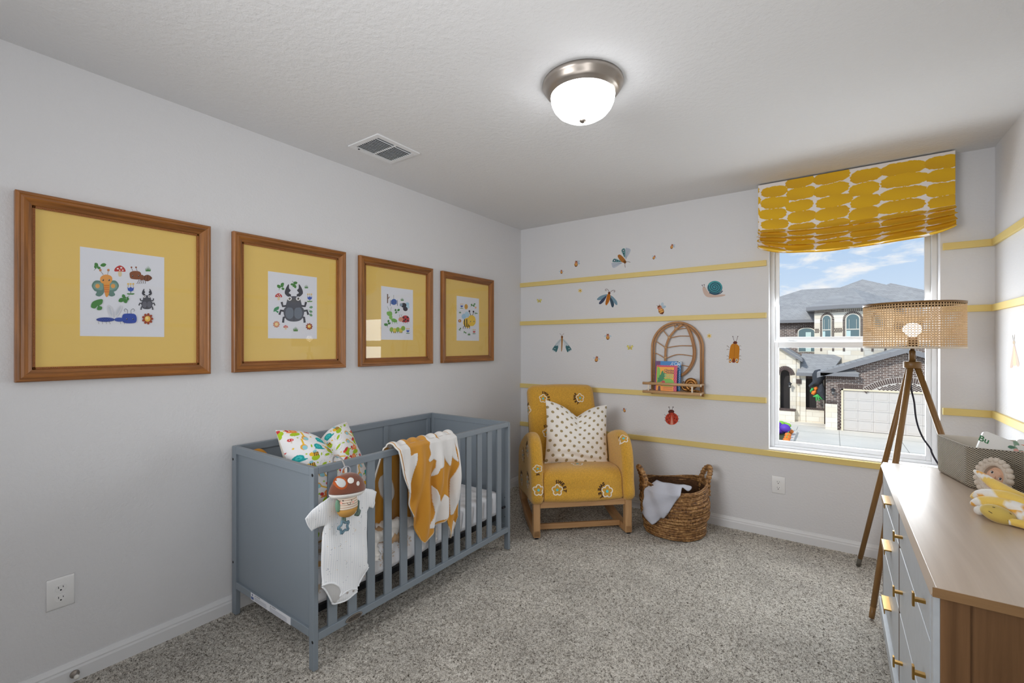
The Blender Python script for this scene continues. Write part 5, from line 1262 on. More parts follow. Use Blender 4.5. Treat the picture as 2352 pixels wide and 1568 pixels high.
A = Art(stt, .00002, .0008, yd=1); fp = lambda x, y: (lambda p: (p.y, p.z))(seen(*zo(x, y), 0, .83))
for x, y in ((413, 497), (474, 484)): p = fp(x, y); A.ell(p[0], p[1], .0022, .0026, (60, 44, 40))
A.line([fp(*v) for v in ((436, 508), (440, 522), (450, 526), (460, 518), (460, 505))], .0016, (60, 44, 40), smooth=4)
p = fp(398, 520); A.ell(p[0], p[1], .005, .004, (240, 178, 160)); p = fp(487, 500); A.ell(p[0], p[1], .005, .004, (240, 178, 160))
A.build('face', m_ink, st)
lp = lambda pts: [(p.y, p.z) for p in (seen(*zo(*q_), 0, .80) for q_ in pts)]
puff(catmull(lp([(318, 500), (330, 478), (352, 490), (372, 530), (366, 570), (345, 597), (322, 585), (312, 540)]), 4), lambda y, z, h: (.812+h, y, z), .007, .004, k=.006).build('leaf', m_leafg, t)
puff(catmull(lp([(515, 490), (535, 480), (550, 500), (548, 560), (562, 585), (545, 632), (515, 634), (498, 625), (520, 590), (525, 540)]), 4), lambda y, z, h: (.808+h, y, z), .007, .004, k=.006).build('leaf', m_leafp, t)
sc_ = lp([(418, 742)])[0]
spt = []
for k_ in range(10):
    a = PI/2+.22+2*PI*k_/10; r_k = .030 if k_ % 2 == 0 else .0155; spt.append((.795, sc_[0]+r_k*math.cos(a), sc_[1]+r_k*math.sin(a)))
sp3 = []
for k_ in range(10):
    a_v, b_v = Vector(spt[k_]), Vector(spt[(k_+1) % 10])
    for f_ in (.12, .5, .88): sp3.append(a_v.lerp(b_v, f_))
MB().tube(sp3, .0052, 10, True).build('star_teether', m_star, t)
MB().box((.790, sc_[0]-.009, sc_[1]+.018), (.799, sc_[0]+.010, sc_[1]+.052)).build('ribbon_loop', m_leafp, t, bevel=.003)
MB().tube([(.790, 1.5215+.021*math.cos(a), .80+.020*math.sin(a)) for a in np.linspace(-.5, PI+.5, 20)], .003, 8).build('ring', m_ring, t)
MB().box((.786, 1.5165, .778), (.792, 1.5265, .815)).build('strap', m_plw, t, bevel=.001)
hk = [(.70, 1.5205, .825), (.70, 1.5205, .84), (.712, 1.5205, .853), (.735, 1.521, .856), (.760, 1.5215, .846), (.776, 1.522, .828), (.785, 1.522, .81), (.782, 1.521, .80)]
MB().tube(catmull(hk, 5, False), .0036, 10).build('hook', m_ring2, t)
# ------------------------------------------------------------------ rocking chair
m_sherpa = M('mustard_sherpa', (222, 168, 58), 1, bump=[(190, .8, .006), (60, .25, .006)], var=(140, .25), sheen=.35)
m_chairw = wood('chair_beech', (172, 128, 84), (208, 166, 118), 2, 70, .45, (.3, .7))
m_chairw_h = wood('chair_beech_rail', (172, 128, 84), (208, 166, 118), 0, 70, .45, (.3, .7))
m_chairw_d = wood('chair_beech_rocker', (162, 118, 76), (200, 156, 108), 1, 70, .45, (.3, .7))
TH = math.radians(43.3)
ch = thing('rocking_chair', 'mustard fleece rocking armchair with embroidered daisies and wooden rockers', 'rocking chair', (1.043, 3.238, 0), TH)
cf_ = lambda x, a, b: (x, a, b)          # local: x across, a towards the back, b up
def cpart(name, mb, mat, **k): return mb.build(name, mat, ch, local=True, **k)
seat = cpart('seat', MB().slab(catmull([(.0, .252), (-.004, .33), (.006, .405), (.045, .446), (.12, .458), (.25, .448), (.40, .428), (.52, .41), (.55, .33), (.50, .19), (.25, .222)], 5), cf_, -.283, .283, .012, 4, crown=.012, mid=14), m_sherpa)
back = cpart('backrest', MB().slab(catmull([(.405, .40), (.455, .55), (.52, .73), (.585, .90), (.615, .965), (.645, .988), (.69, .985), (.725, .94), (.70, .85), (.62, .62), (.55, .40), (.50, .30)], 5), cf_, -.282, .282, .055, 7, crown=.012, mid=14), m_sherpa)
aprof = catmull([(-.012, .248), (-.016, .38), (-.010, .50), (.010, .59), (.05, .655), (.11, .690), (.18, .695), (.28, .668), (.40, .618), (.50, .56), (.558, .49), (.572, .40), (.555, .19), (.28, .215)], 5)
arms = [cpart('armrest', MB().slab(aprof, cf_, x0, x1, .03, 6, crown=.006, mid=6), m_sherpa) for x0, x1 in ((-.372, -.284), (.284, .372))]
for x in (-.354, .306):
    cpart('front_leg', MB().box((x, -.002, .012), (x+.048, .046, .255)), m_chairw, bevel=.004)
    cpart('back_leg', MB().bar((x+.024, .535, .075), (x+.024, .50, .24), .046, .05, (0, 1, 0)), m_chairw, bevel=.003)
    lowc = [(y, .4*(y-.13)**2+.001) for y in np.linspace(-.002, .66, 22)]
    cpart('rocker', MB().prism(lowc+[(y, z+.05+.004*(1-abs(y-.3)/.3)) for y, z in reversed(lowc)], lambda a, b, d: (d, a, b), x+.001, x+.047), m_chairw_d, bevel=.004)
    cpart('glide_pad', MB().box((x+.012, .0, .0), (x+.036, .05, .009)), m_bolt, bevel=.002)
cpart('apron', MB().box((-.306, .006, .206), (.306, .028, .252)), m_chairw_h, bevel=.003)
cpart('stretcher', MB().box((-.306, .10, .022), (.306, .122, .060)), m_chairw_h, bevel=.003)
# embroidery: daisies with the word SWEET curled round them
m_emb = M('embroidery', attr=True, rough=.95, bump=[(700, .2, .001)])
CR, BLU, BRN = (238, 226, 208), (96, 196, 204), (66, 40, 22)
def motif(A, x, y, s, rot=0, word=True, wrot=-.9, flip=1, only=None):
    pts = []
    for k_ in range(60):
        a = 2*PI*k_/60; r = s*(.66+.36*abs(math.cos(2.5*(a-rot)))**.75); pts.append((x+r*math.cos(a), y+r*math.sin(a)))
    A.line(pts, s*.20, CR, True)
    A.ell(x, y, s*.25, s*.25, BLU, 0, 16)
    if word:
        for k_, L in enumerate('SWEET'):
            if only is not None and L not in only: continue
            a = wrot-(k_-2)*.44*flip; A.text(L, x+1.48*s*math.cos(a), y+1.48*s*math.sin(a), s*.80, BRN, a-PI/2 if flip > 0 else a+PI/2, .055, 1)
wl = lambda p: wmat(ch) @ Vector(p)
dl = lambda p: (wmat(ch).to_3x3() @ Vector(p))
def stitch(part, o, u, v, d, items):
    bv_ = bvh_of(part); A = Art(ray_T(bv_, wl(o), dl(u), dl(v), dl(d)), .00001, .0022, yd=1)
    for it in items: motif(A, *it[:3], **it[3])
    A.build('embroidery', m_emb, part)
stitch(seat, (0, -.3, 0), (1, 0, 0), (0, 0, 1), (0, 1, 0), [(-.190, .335, .036, dict(rot=.3, wrot=.75)), (.165, .312, .039, dict(rot=.2, wrot=2.9, flip=-1))])
stitch(seat, (0, 0, .8), (1, 0, 0), (0, 1, 0), (0, 0, -1), [(-.005, .135, .042, dict(rot=.2, word=False)), (-.16, .25, .035, dict(rot=.4, wrot=.2)), (.16, .26, .035, dict(wrot=2.9, flip=-1))])
stitch(back, (0, .0, 0), (1, 0, 0), (0, 0, 1), (0, 1, 0), [(-.165, .895, .031, dict(rot=.2, wrot=.65)), (.145, .895, .033, dict(rot=.3, wrot=3.3, flip=-1)), (-.155, .635, .033, dict(rot=.3, wrot=1.0))])
stitch(arms[0], (0, -.4, 0), (1, 0, 0), (0, 0, 1), (0, 1, 0), [(-.325, .345, .035, dict(rot=.3, wrot=-1.6, only='S'))])
stitch(arms[0], (0, -.3, .3), (1, 0, 0), (0, -.3, .95), (0, 1, -.35), [(-.328, .34, .030, dict(rot=.6, wrot=-2.0, only='W'))])
stitch(arms[1], (0, -.3, .9), (1, 0, 0), (0, .9, .3), (0, .5, -1), [(.312, .22, .032, dict(rot=.3, wrot=2.9, flip=-1, only='WE'))])
stitch(arms[0], (-.7, 0, 0), (0, -1, 0), (0, 0, 1), (1, 0, 0), [(-.12, .58, .04, dict(wrot=2.6, flip=-1)), (-.33, .50, .04, dict(wrot=.3)), (-.12, .36, .04, dict(wrot=1.0)), (-.38, .30, .04, dict(wrot=2.0, flip=-1))])
stitch(back, (-.7, 0, 0), (0, -1, 0), (0, 0, 1), (1, 0, 0), [(-.60, .80, .035, dict(wrot=2.6, flip=-1))])

# polka dot cushion on the chair
def dots(X, Y):
    cv = Canvas(X, Y, (244, 240, 234)); g = .074
    for j in range(-8, 9):
        for i in range(-8, 9): cv.ell(i*g+(j % 2)*g/2+j*.003, j*g*.5, .0112, .0112, (164, 146, 108))
    return cv.c
loc_c = Matrix.Translation((.045, .325, .655)) @ Matrix.Rotation(math.radians(5.5), 4, 'Y') @ Matrix.Rotation(math.radians(-19), 4, 'X') @ Matrix(((1, 0, 0, 0), (0, 0, -1, 0), (0, 1, 0, 0), (0, 0, 0, 1)))
def wr_d(U, V): return .006*np.sin(V*26+2*np.sin(U*3))*np.exp(-((V+.75)/.3)**2)*(1-U**2)+.003*np.sin(V*9+U*5)
m_cush2 = M('polka_cotton', attr=True, rough=.9, bump=[(500, .06, .001)])
o = pillow(240, .50, .49, .17, wmat(ch) @ loc_c, dots, 'cushion', m_cush2, back=(240, 234, 226), chop=.105, chopw=.42, pinch=.055, wr=wr_d)
tag(o, 'cream cushion with tan polka dots on the mustard rocking chair', 'cushion')

# ------------------------------------------------------------------ banana leaf basket and garment
def basketmat():
    m, nt, out = newmat('banana_leaf'); b = nt.nodes.new('ShaderNodeBsdfPrincipled'); _lnk(nt, b.outputs[0], out.inputs[0]); b.inputs['Roughness'].default_value = .6
    n1 = noise(nt, 1, 3, .6, objvec(nt, (16, 16, 130))); n2 = noise(nt, 70, 3, .6, objvec(nt))
    f = mth(nt, 'ADD', mth(nt, 'MULTIPLY', n1.outputs['Fac'], .55), mth(nt, 'MULTIPLY', n2.outputs['Fac'], .45))
    c = ramp(nt, f, [(.36, lin((66, 40, 18))), (.5, lin((140, 98, 54))), (.64, lin((200, 158, 104)))]); _lnk(nt, c, b.inputs['Base Color'])
    bp = nt.nodes.new('ShaderNodeBump'); bp.inputs['Strength'].default_value = .6; bp.inputs['Distance'].default_value = .004
    _lnk(nt, n2.outputs['Fac'], bp.inputs['Height']); _lnk(nt, bp.outputs[0], b.inputs['Normal']); return m
m_bask = basketmat()
BX, BY, BR = 1.525, 3.722, .222
bk = thing('wicker_basket', 'round brown woven banana leaf basket with two handles beside the chair', 'basket', (BX, BY, 0))
HANG = [PI*.5+TH*.0+math.radians(128), math.radians(128)-PI/2]     # handle bearings
hd = math.radians(34)
rimz = lambda a: .345+.022*math.cos(2*(a-hd))
zrow = [(.0085+i*.0160, .0092, 0) for i in range(7)]+[(.128+i*.0226, .0132, 1) for i in range(6)]+[(.258+i*.0098, .0062, 0) for i in range(10)]
mb = MB()
for i, (z0, rm, chunky) in enumerate(zrow):
    f = z0/.346; nn = 354; path = []; rad = []
    rr0 = .200+.021*math.sin(min(1, f*1.5)*PI/2)+.003*math.sin(i*1.9)+(.004 if chunky else 0)
    for j in range(nn):
        a = 2*PI*j/nn; z = z0*(1+(rimz(a)-.345)/.345*f)+.0014*math.sin(a*3+i*.5); r = rr0+.002*math.sin(a*5+i*.8)
        path.append((BX+r*math.cos(a), BY+r*math.sin(a), z)); rad.append(rm*(1+(.17*math.sin(j*2*PI/3.02+i) if chunky else .09*math.sin(j*.21+i*2.1)+.05*math.sin(j*.7+i))))
    mb.tube(path, rad, 8, True)
mb.build('coiled_wall', m_bask, bk)
MB().lathe([(.19, .012), (.205, .16), (.212, .325)], 48, (BX, BY, 0), cap=False).lathe([(0, .008), (.19, .010)], 48, (BX, BY, 0)).build('inner_wall', M('basket_inside', (92, 60, 32), .8, var=(40, .5), bump=[(60, .6, .01)]), bk)
for sgn in (1, -1):
    ax_ = Vector((math.cos(hd), math.sin(hd), 0))*sgn; tn = Vector((-ax_.y, ax_.x, 0)); c_ = Vector((BX, BY, 0))+ax_*.218
    pth = catmull([c_+tn*.06+Vector((0, 0, .27)), c_+tn*.058+Vector((0, 0, .36)), c_+ax_*.02+tn*.045+Vector((0, 0, .425)), c_+ax_*.034+Vector((0, 0, .452)), c_+ax_*.02-tn*.045+Vector((0, 0, .425)), c_-tn*.058+Vector((0, 0, .36)), c_-tn*.06+Vector((0, 0, .27))], 10, False)
    MB().tube(pth, [.0175*(1+.16*math.sin(k_*1.7)) for k_ in range(len(pth))], 12).build('handle', m_bask, bk)
m_grey = M('grey_jersey', (188, 190, 201), .9, bump=[(500, .1, .001), (16, .3, .012)])
gz_ = lambda x, y: (1170+x/3.825, 850+y/3.825)
vb = Vector((CAM[0]-BX, CAM[1]-BY, 0)).normalized(); sb_ = Vector((-vb.y, vb.x, 0)); RB = .243
def g2(x, y):
    """photo outline -> (arc length, height) on the basket's outside"""
    px, py = gz_(x, y); u = (px-PX0)/F; r = Vector((FW[0]+u*RT[0], FW[1]+u*RT[1], -(py-PY0)/F)); o_ = Vector(CAM); c_ = Vector((BX, BY, 0))
    a = r.x**2+r.y**2; w_ = o_-c_; b = 2*(w_.x*r.x+w_.y*r.y); cc_ = w_.x**2+w_.y**2-RB**2; dsc = b*b-4*a*cc_
    t_ = (-b-math.sqrt(max(dsc, 0)))/(2*a); p = o_+r*t_; d = p-c_
    return (math.atan2(d.dot(sb_), d.dot(vb))*RB, p.z)
def gT(s, z, h):
    a = s/RB; d = vb*math.cos(a)+sb_*math.sin(a); k_ = max(0, z-.325)
    p = Vector((BX, BY, 0))+d*(RB+h-k_*1.3); return (p.x, p.y, z)
og = [g2(*q) for q in ((1220, 985), (1250, 978), (1330, 1005), (1430, 1018), (1535, 1028), (1580, 1030), (1640, 1040), (1590, 1075), (1535, 1050), (1500, 1095), (1450, 1170), (1370, 1290), (1330, 1300), (1300, 1330), (1268, 1352), (1240, 1335), (1200, 1290), (1165, 1245), (1180, 1200), (1195, 1130), (1190, 1060))]
gm = puff(catmull(og, 4), lambda s, z, h: gT(s, z, h), .008, .007, k=.012, wr=lambda s, z: .008*math.sin(s*42+z*20)+.004*math.sin(z*60-s*30)+.008).build('garment', m_grey)
tag(gm, 'pale grey baby garment draped over the rim of the woven basket', 'clothing')

# ------------------------------------------------------------------ rattan shelf, books, snail
m_rat = wood('rattan', (150, 100, 58), (196, 148, 98), 2, 60, .4, (.25, .7)); m_rath = wood('rattan_pole', (176, 132, 88), (214, 178, 134), 0, 60, .4, (.25, .7)); m_cap = M('pale_cane_end', (232, 222, 208), .5)
rs = thing('rattan_shelf', 'rattan wall shelf with arched frame and leaf shaped back', 'shelf', (1.475, D, .97))
yb_ = D-.030
arch = [(1.283, yb_, .945)]+[(1.283, yb_, 1.30)]+[(1.4745+.1915*math.cos(a), yb_, 1.31+.1965*math.sin(a)) for a in np.linspace(PI-.1, .1, 26)]+[(1.666, yb_, 1.30), (1.666, yb_, .945)]
MB().tube(arch, .0085, 12).build('arch_frame', m_rat, rs)
inner = [(1.300, yb_+.004, .96)]+[(1.300, yb_+.004, 1.30)]+[(1.4745+.174*math.cos(a), yb_+.004, 1.31+.179*math.sin(a)) for a in np.linspace(PI-.1, .1, 26)]+[(1.649, yb_+.004, 1.30), (1.649, yb_+.004, .96)]
MB().tube(inner, .0055, 10).build('inner_arch', m_rat, rs)
sz = lambda x, y: (1470+x/7.84, 720+y/7.84)
def sp_(x, y, yy=yb_+.002): return seen(*sz(x, y), 1, yy)
leafc = catmull([sp_(*q) for q in ((850, 225), (900, 330), (950, 480), (985, 660), (975, 820), (915, 960), (830, 1060), (740, 1115), (640, 1140), (540, 1130), (440, 1100))], 5, False)
MB().tube(leafc, .0095, 12).build('leaf_outline', m_rat, rs)
MB().tube([(p[0]-.010, p[1]-.004, p[2]+.003) for p in leafc], .0045, 8).build('leaf_inner_cane', m_rat, rs)
rib = catmull([sp_(*q) for q in ((770, 195), (640, 290), (530, 430), (470, 590), (455, 780), (455, 960), (460, 1130))], 5, False)
MB().tube(rib, .0085, 12).build('midrib', m_rat, rs)
for pts in (((600, 205), (625, 240), (640, 290)), ((395, 275), (450, 345), (520, 430)), ((262, 485), (350, 540), (450, 610)), ((245, 705), (330, 735), (440, 800)), ((232, 1100), (300, 1080), (450, 1120)),
            ((670, 288), (760, 268), (860, 265)), ((560, 435), (700, 405), (910, 405)), ((495, 612), (700, 580), (945, 580)), ((480, 800), (680, 735), (950, 765)), ((470, 960), (700, 925), (885, 955))):
    MB().tube(catmull([sp_(*q) for q in pts], 6, False), .0035, 8).build('vein', m_rat, rs)
for q in ((645, 278), (525, 432), (462, 612), (455, 792)): MB().ell(sp_(*q), (.013, .012, .010), 12, 8).build('binding', m_rath, rs)
MB().ell(sp_(668, 200), (.006, .004, .006), 10, 6).build('hanging_screw', m_bolt, rs)
yf = D-.150
MB().tube([(1.250, yf, 1.036), (1.678, yf, 1.036)], .0105, 14).build('front_rail', m_rath, rs)
MB().tube([(1.250, yf, .972), (1.678, yf, .972)], .0105, 14).build('front_rail', m_rath, rs)
for x in (1.283, 1.668):
    for z in (1.036, .972): MB().tube([(x, yf, z), (x, D-.012, z)], .0085, 12).build('side_rail', m_rath, rs)
for x in (1.295, 1.618): MB().tube([(x, yf, .972), (x, yf, 1.036)], .0065, 10).build('spindle', m_cap, rs)
for z in (1.036, .972): MB().tube([(1.676, yf, z), (1.681, yf, z)], .0100, 14).build('pole_end', m_cap, rs)
MB().box((1.27, yf+.004, .9755), (1.672, D-.014, .9825)).build('shelf_board', m_rath, rs)
m_cover = M('book_cover', attr=True, rough=.4); m_pages = M('book_pages', (238, 234, 224), .8)
def book(label, x0, x1, y, z0, z1, th, tilt, covers, arts):
    t = thing('book', label, 'book', ((x0+x1)/2, y, z0), 0, 'board books on the rattan shelf')
    R_ = Matrix.Translation((0, y, z0)) @ Matrix.Rotation(-tilt, 4, 'X')
    f = lambda x, yy, z: R_ @ Vector((x, yy, z))
    h = z1-z0
    mb = MB(); mb.box((x0+.002, .0015, .002), (x1-.002, th-.0015, h-.002), mat=R_); mb.build('pages', m_pages, t)
    mb = MB(); mb.box((x0, 0, 0), (x1, .0015, h), 0, lin(covers), R_); fr = mb.build('front_cover', m_cover, t)
    mb = MB(); mb.box((x0, th-.0015, 0), (x1, th, h), 0, lin(covers), R_); mb.box((x0, .0015, 0), (x0+.0015, th-.0015, h), 0, lin(covers), R_); mb.build('back_cover', m_cover, t)
    n = (R_.to_3x3() @ Vector((0, -1, 0)))
    A = Art(lambda x, z: (f(x0+x*(x1-x0), 0, z*h), n), .00003, .0002, yd=1); arts(A, h/(x1-x0)); A.build('cover_art', m_cover, fr)
    return t
def art_b1(A, k):
    A.poly([(0, 0), (1, 0), (1, 1), (0, 1)], (204, 32, 84))
    for i in range(12):
        for j in range(17):
            if i in (0, 1, 10, 11) or j > 14: A.ell(.05+i*.082+(j % 2)*.035, .03+j*.06, .012, .012/k, (244, 200, 214), 0, 8)
    A.poly([(.04, .0), (.86, .0), (.86, .93), (.04, .93)], (246, 166, 28)); A.poly([(0, 0), (.05, 0), (.05, .96), (0, .96)], (240, 120, 50))
    A.blob([(.04, .35), (.04, .88), (.10, .92), (.17, .86), (.20, .7), (.18, .45), (.14, .33)], (122, 190, 66)); A.blob([(.32, .42), (.5, .48), (.7, .48), (.85, .4), (.86, .2), (.3, .2)], (112, 182, 60))
    A.poly([(.06, .34), (.1, .42), (.07, .5), (.14, .5), (.16, .6), (.22, .62), (.26, .75), (.34, .8), (.36, .7), (.42, .68), (.4, .6), (.45, .58), (.38, .5), (.44, .48), (.34, .42), (.28, .36), (.18, .32)], (20, 126, 70))
    A.ell(.36, .33, .09, .09/k, (186, 30, 50)); A.ell(.3, .25, .07, .08/k, (120, 30, 90)); A.poly([(.10, .0), (.24, .0), (.22, .18), (.12, .18)], (90, 30, 40)); A.poly([(.26, .0), (.84, .0), (.84, .18), (.28, .18)], (246, 150, 30))
    sx = .001
    for i, (tx_, c) in enumerate((('Chicka', (96, 30, 60)), ('Chicka', (96, 30, 60)), ('Boom', (110, 186, 120)), ('Boom', (110, 186, 120)))):
        V, Fc = text2d(tx_, .17, .03, 2); A.raw([(.62+a, .80-i*.085+b*.62/k*1.45) for a, b in V], Fc, c)
    for i, tx_ in enumerate(('by', 'and', '')):
        pass
    for zz in (.125, .055): A.poly([(.36, zz), (.8, zz), (.8, zz+.03), (.36, zz+.03)], (206, 110, 30))
def art_b2(A, k):
    A.poly([(0, 0), (1, 0), (1, 1), (0, 1)], (38, 130, 200)); A.poly([(0, 0), (.2, 0), (.2, 1), (0, 1)], (104, 52, 110)); A.poly([(.86, .955), (1, .955), (1, 1), (.86, 1)], (30, 28, 30))
    r_ = random.Random(4)
    for i in range(16):
        cx_, cy_ = r_.uniform(.55, .97), r_.uniform(.72, .97); rr = r_.uniform(.04, .1)
        A.line([(cx_+rr*math.cos(a)*(1-a/9), cy_+rr*math.sin(a)/k*(1-a/9)) for a in np.linspace(0, 5.5, 14)], .014, (226, 238, 246))
    for i in range(9): A.line([(.97, .05+i*.07), (.93, .08+i*.07), (.98, .11+i*.07)], .014, (226, 238, 246))
book('colourful children\'s book with pink dotted border and green leaves, in front on the shelf', 1.3445, 1.4985, D-.128, .9828, 1.178, .014, .12, (204, 32, 84), art_b1)
book('blue children\'s book with purple spine and white scribbles, behind the pink one', 1.318, 1.512, D-.080, .9828, 1.208, .010, .12, (38, 130, 200), art_b2)
m_gold = M('antique_gold', (150, 106, 58), .34, .85, bump=[(30, .3, .006)])
sn = thing('snail_figurine', 'antique gold snail figurine on the rattan shelf beside the books', 'figurine', (1.59, D-.085, .983))
sy = D-.085
MB().tube(catmull([(1.528, sy, 1.032), (1.531, sy, 1.018), (1.540, sy, 1.001), (1.565, sy, .9945), (1.60, sy, .994), (1.64, sy, .990), (1.662, sy, .986)], 5, False), [.004]+[.010]*2+[.0115]*18+[.008]*6+[.005]*4, 12, sx=1).build('body', m_gold, sn)
sp3 = []; sr = []
for k_ in range(70):
    f = k_/69; a = -1.9-f*2.35*2*PI; r = .040*(1-f)**1.05+.001; sp3.append((1.600+r*math.cos(a), sy-.004*f*3, 1.038+r*math.sin(a))); sr.append(.0155*(1-f)**.9+.003)
MB().tube(sp3, sr, 14).build('shell', m_gold, sn)
for dx in (-.006, .006): MB().tube([(1.529, sy+dx*.6, 1.030), (1.535, sy+dx, 1.046), (1.541, sy+dx*1.2, 1.058)], [.0026, .002, .0035], 8).build('feeler', m_gold, sn)

# ------------------------------------------------------------------ floor lamp
m_wal = wood('lamp_walnut', (118, 84, 42), (148, 110, 60), 2, 50, .4, (.3, .7)); m_tip = M('grey_rubber', (96, 92, 84), .6); m_cord = M('navy_cord', (44, 46, 62), .5)
def cane(name):
    m, nt, out = newmat(name)
    at = nt.nodes.new('ShaderNodeUVMap'); at.uv_map = 'weave'; sp = nt.nodes.new('ShaderNodeSeparateXYZ'); _lnk(nt, at.outputs[0], sp.inputs[0])
    def cell(off):
        u = mth(nt, 'SUBTRACT', mth(nt, 'FRACT', mth(nt, 'ADD', sp.outputs['X'], off)), .5); v = mth(nt, 'SUBTRACT', mth(nt, 'FRACT', mth(nt, 'ADD', sp.outputs['Y'], off)), .5)
        return u, v
    u, v = cell(0.0)
    e = mth(nt, 'ADD', mth(nt, 'POWER', mth(nt, 'DIVIDE', u, .36), 2.0), mth(nt, 'POWER', mth(nt, 'DIVIDE', v, .30), 2.0))
    hole = mth(nt, 'LESS_THAN', e, 1.0)
    u2, v2 = cell(.5)
    e2 = mth(nt, 'ADD', mth(nt, 'POWER', mth(nt, 'DIVIDE', u2, .10), 2.0), mth(nt, 'POWER', mth(nt, 'DIVIDE', v2, .10), 2.0)); h2 = mth(nt, 'LESS_THAN', e2, 1.0)
    hole = mth(nt, 'MAXIMUM', hole, h2)
    wv = mth(nt, 'SINE', mth(nt, 'MULTIPLY', mth(nt, 'ADD', sp.outputs['X'], sp.outputs['Y']), 6.2832*2)); wv2 = mth(nt, 'SINE', mth(nt, 'MULTIPLY', mth(nt, 'SUBTRACT', sp.outputs['X'], sp.outputs['Y']), 6.2832*2))
    f = mth(nt, 'MULTIPLY_ADD', mth(nt, 'MULTIPLY', wv, wv2), .35, .5)
    c = ramp(nt, f, [(.2, lin((178, 140, 98))), (.8, lin((238, 208, 168)))])
    d = nt.nodes.new('ShaderNodeBsdfDiffuse'); _lnk(nt, c, d.inputs[0]); tl = nt.nodes.new('ShaderNodeBsdfTranslucent'); _lnk(nt, c, tl.inputs[0])
    mx = nt.nodes.new('ShaderNodeMixShader'); mx.inputs[0].default_value = .3; _lnk(nt, d.outputs[0], mx.inputs[1]); _lnk(nt, tl.outputs[0], mx.inputs[2])
    tr = nt.nodes.new('ShaderNodeBsdfTransparent'); m2 = nt.nodes.new('ShaderNodeMixShader'); _lnk(nt, hole, m2.inputs[0]); _lnk(nt, mx.outputs[0], m2.inputs[1]); _lnk(nt, tr.outputs[0], m2.inputs[2])
    _lnk(nt, m2.outputs[0], out.inputs[0]); return m
m_cane = cane('woven_cane')
LX, LY = 2.80, 3.49
lp_ = thing('floor_lamp', 'wooden tripod floor lamp with woven cane drum shade in front of the window', 'floor lamp', (LX, LY, 0))
for fx, fy, tip in ((2.587, 3.806, True), (2.617, 3.178, False), (3.150, 3.486, False)):
    d = Vector((fx-LX, fy-LY, 0)).normalized(); a_ = Vector((LX, LY, 1.222))+d*.018; b_ = Vector((fx, fy, 0))
    ax = (b_-a_).normalized(); k0 = a_.lerp(b_, .955)
    MB().tube([a_, a_.lerp(b_, .5), k0], [.0135, .014, .0125], 14).build('leg', m_wal, lp_)
    MB().tube([k0, b_+Vector((0, 0, .003))], [.0122, .0115], 14).build('foot_cap', m_tip if tip else m_wal, lp_)
MB().lathe([(0, 1.212), (.034, 1.212), (.0365, 1.215), (.0365, 1.243), (.034, 1.246), (0, 1.246)], 36, (LX, LY, 0)).build('hub', m_wal, lp_)
MB().lathe([(.0135, 1.246), (.0135, 1.298), (.0115, 1.301), (.0115, 1.304)], 24, (LX, LY, 0)).build('stem', m_wal, lp_)
MB().lathe([(.0095, 1.304), (.0095, 1.325), (.02, 1.327), (.02, 1.372), (0, 1.374)], 24, (LX, LY, 0)).build('socket', M('socket_brown', (110, 78, 48), .5), lp_)
MB().lathe([(.014, 1.373), (.022, 1.385), (.036, 1.398), (.039, 1.414), (.034, 1.430), (.02, 1.442), (0, 1.446)], 24, (LX, LY, 0)).build('bulb', M('lit_bulb', (255, 244, 226), .4, emis=11), lp_)
SR, SZ0, SZ1 = .203, 1.316, 1.544
n = 128; V = [(LX+SR*math.cos(2*PI*j/n), LY+SR*math.sin(2*PI*j/n), z) for z in (SZ0+.006, SZ1-.006) for j in range(n)]
sh = MB().add(V, [(j, (j+1) % n, n+(j+1) % n, n+j) for j in range(n)], 0, (1, 1, 1), True).build('cane_shade', m_cane, lp_)
uv = sh.data.uv_layers.new(name='weave')
for p in sh.data.polygons:
    for li, vi in zip(p.loop_indices, p.vertices):
        j = vi % n; zf = vi//n
        if j == 0 and any(v % n == n-1 for v in p.vertices): j = n
        uv.data[li].uv = (j/n*104, zf*18)
m_rim = M('pale_cane_band', (226, 212, 192), .6)
for z in (SZ0+.003, SZ1-.003):
    MB().lathe([(SR-.002, z-.005), (SR+.002, z-.005), (SR+.002, z+.005), (SR-.002, z+.005), (SR-.002, z-.005)], 96, (LX, LY, 0)).build('shade_band', m_rim if z < 1.4 else m_wal, lp_)
mb = MB()
for k_ in range(3):
    a = .4+2*PI*k_/3; mb.tube([(LX+.018*math.cos(a), LY+.018*math.sin(a), 1.326), (LX+SR*math.cos(a), LY+SR*math.sin(a), SZ0+.004)], .0018, 6)
mb.build('spider', m_bolt, lp_)
cw = lambda x, y, Y_: seen(1930+x/5.225, 780+y/5.225, 1, Y_)
cord = [Vector((LX-.004, LY-.01, 1.225))]+[cw(x, y, Y_) for x, y, Y_ in ((862, 345, 3.48), (848, 560, 3.49), (885, 740, 3.50), (905, 920, 3.51), (940, 1060, 3.52), (1000, 1190, 3.53), (1085, 1310, 3.54), (1120, 1400, 3.55))]+[Vector((2.975, 3.58, .55)), Vector((2.99, 3.62, .2)), Vector((3.0, 3.68, .012)), Vector((3.05, 3.80, .010))]
MB().tube(catmull(cord, 6, False), .0042, 8).build('cord', m_cord, lp_)
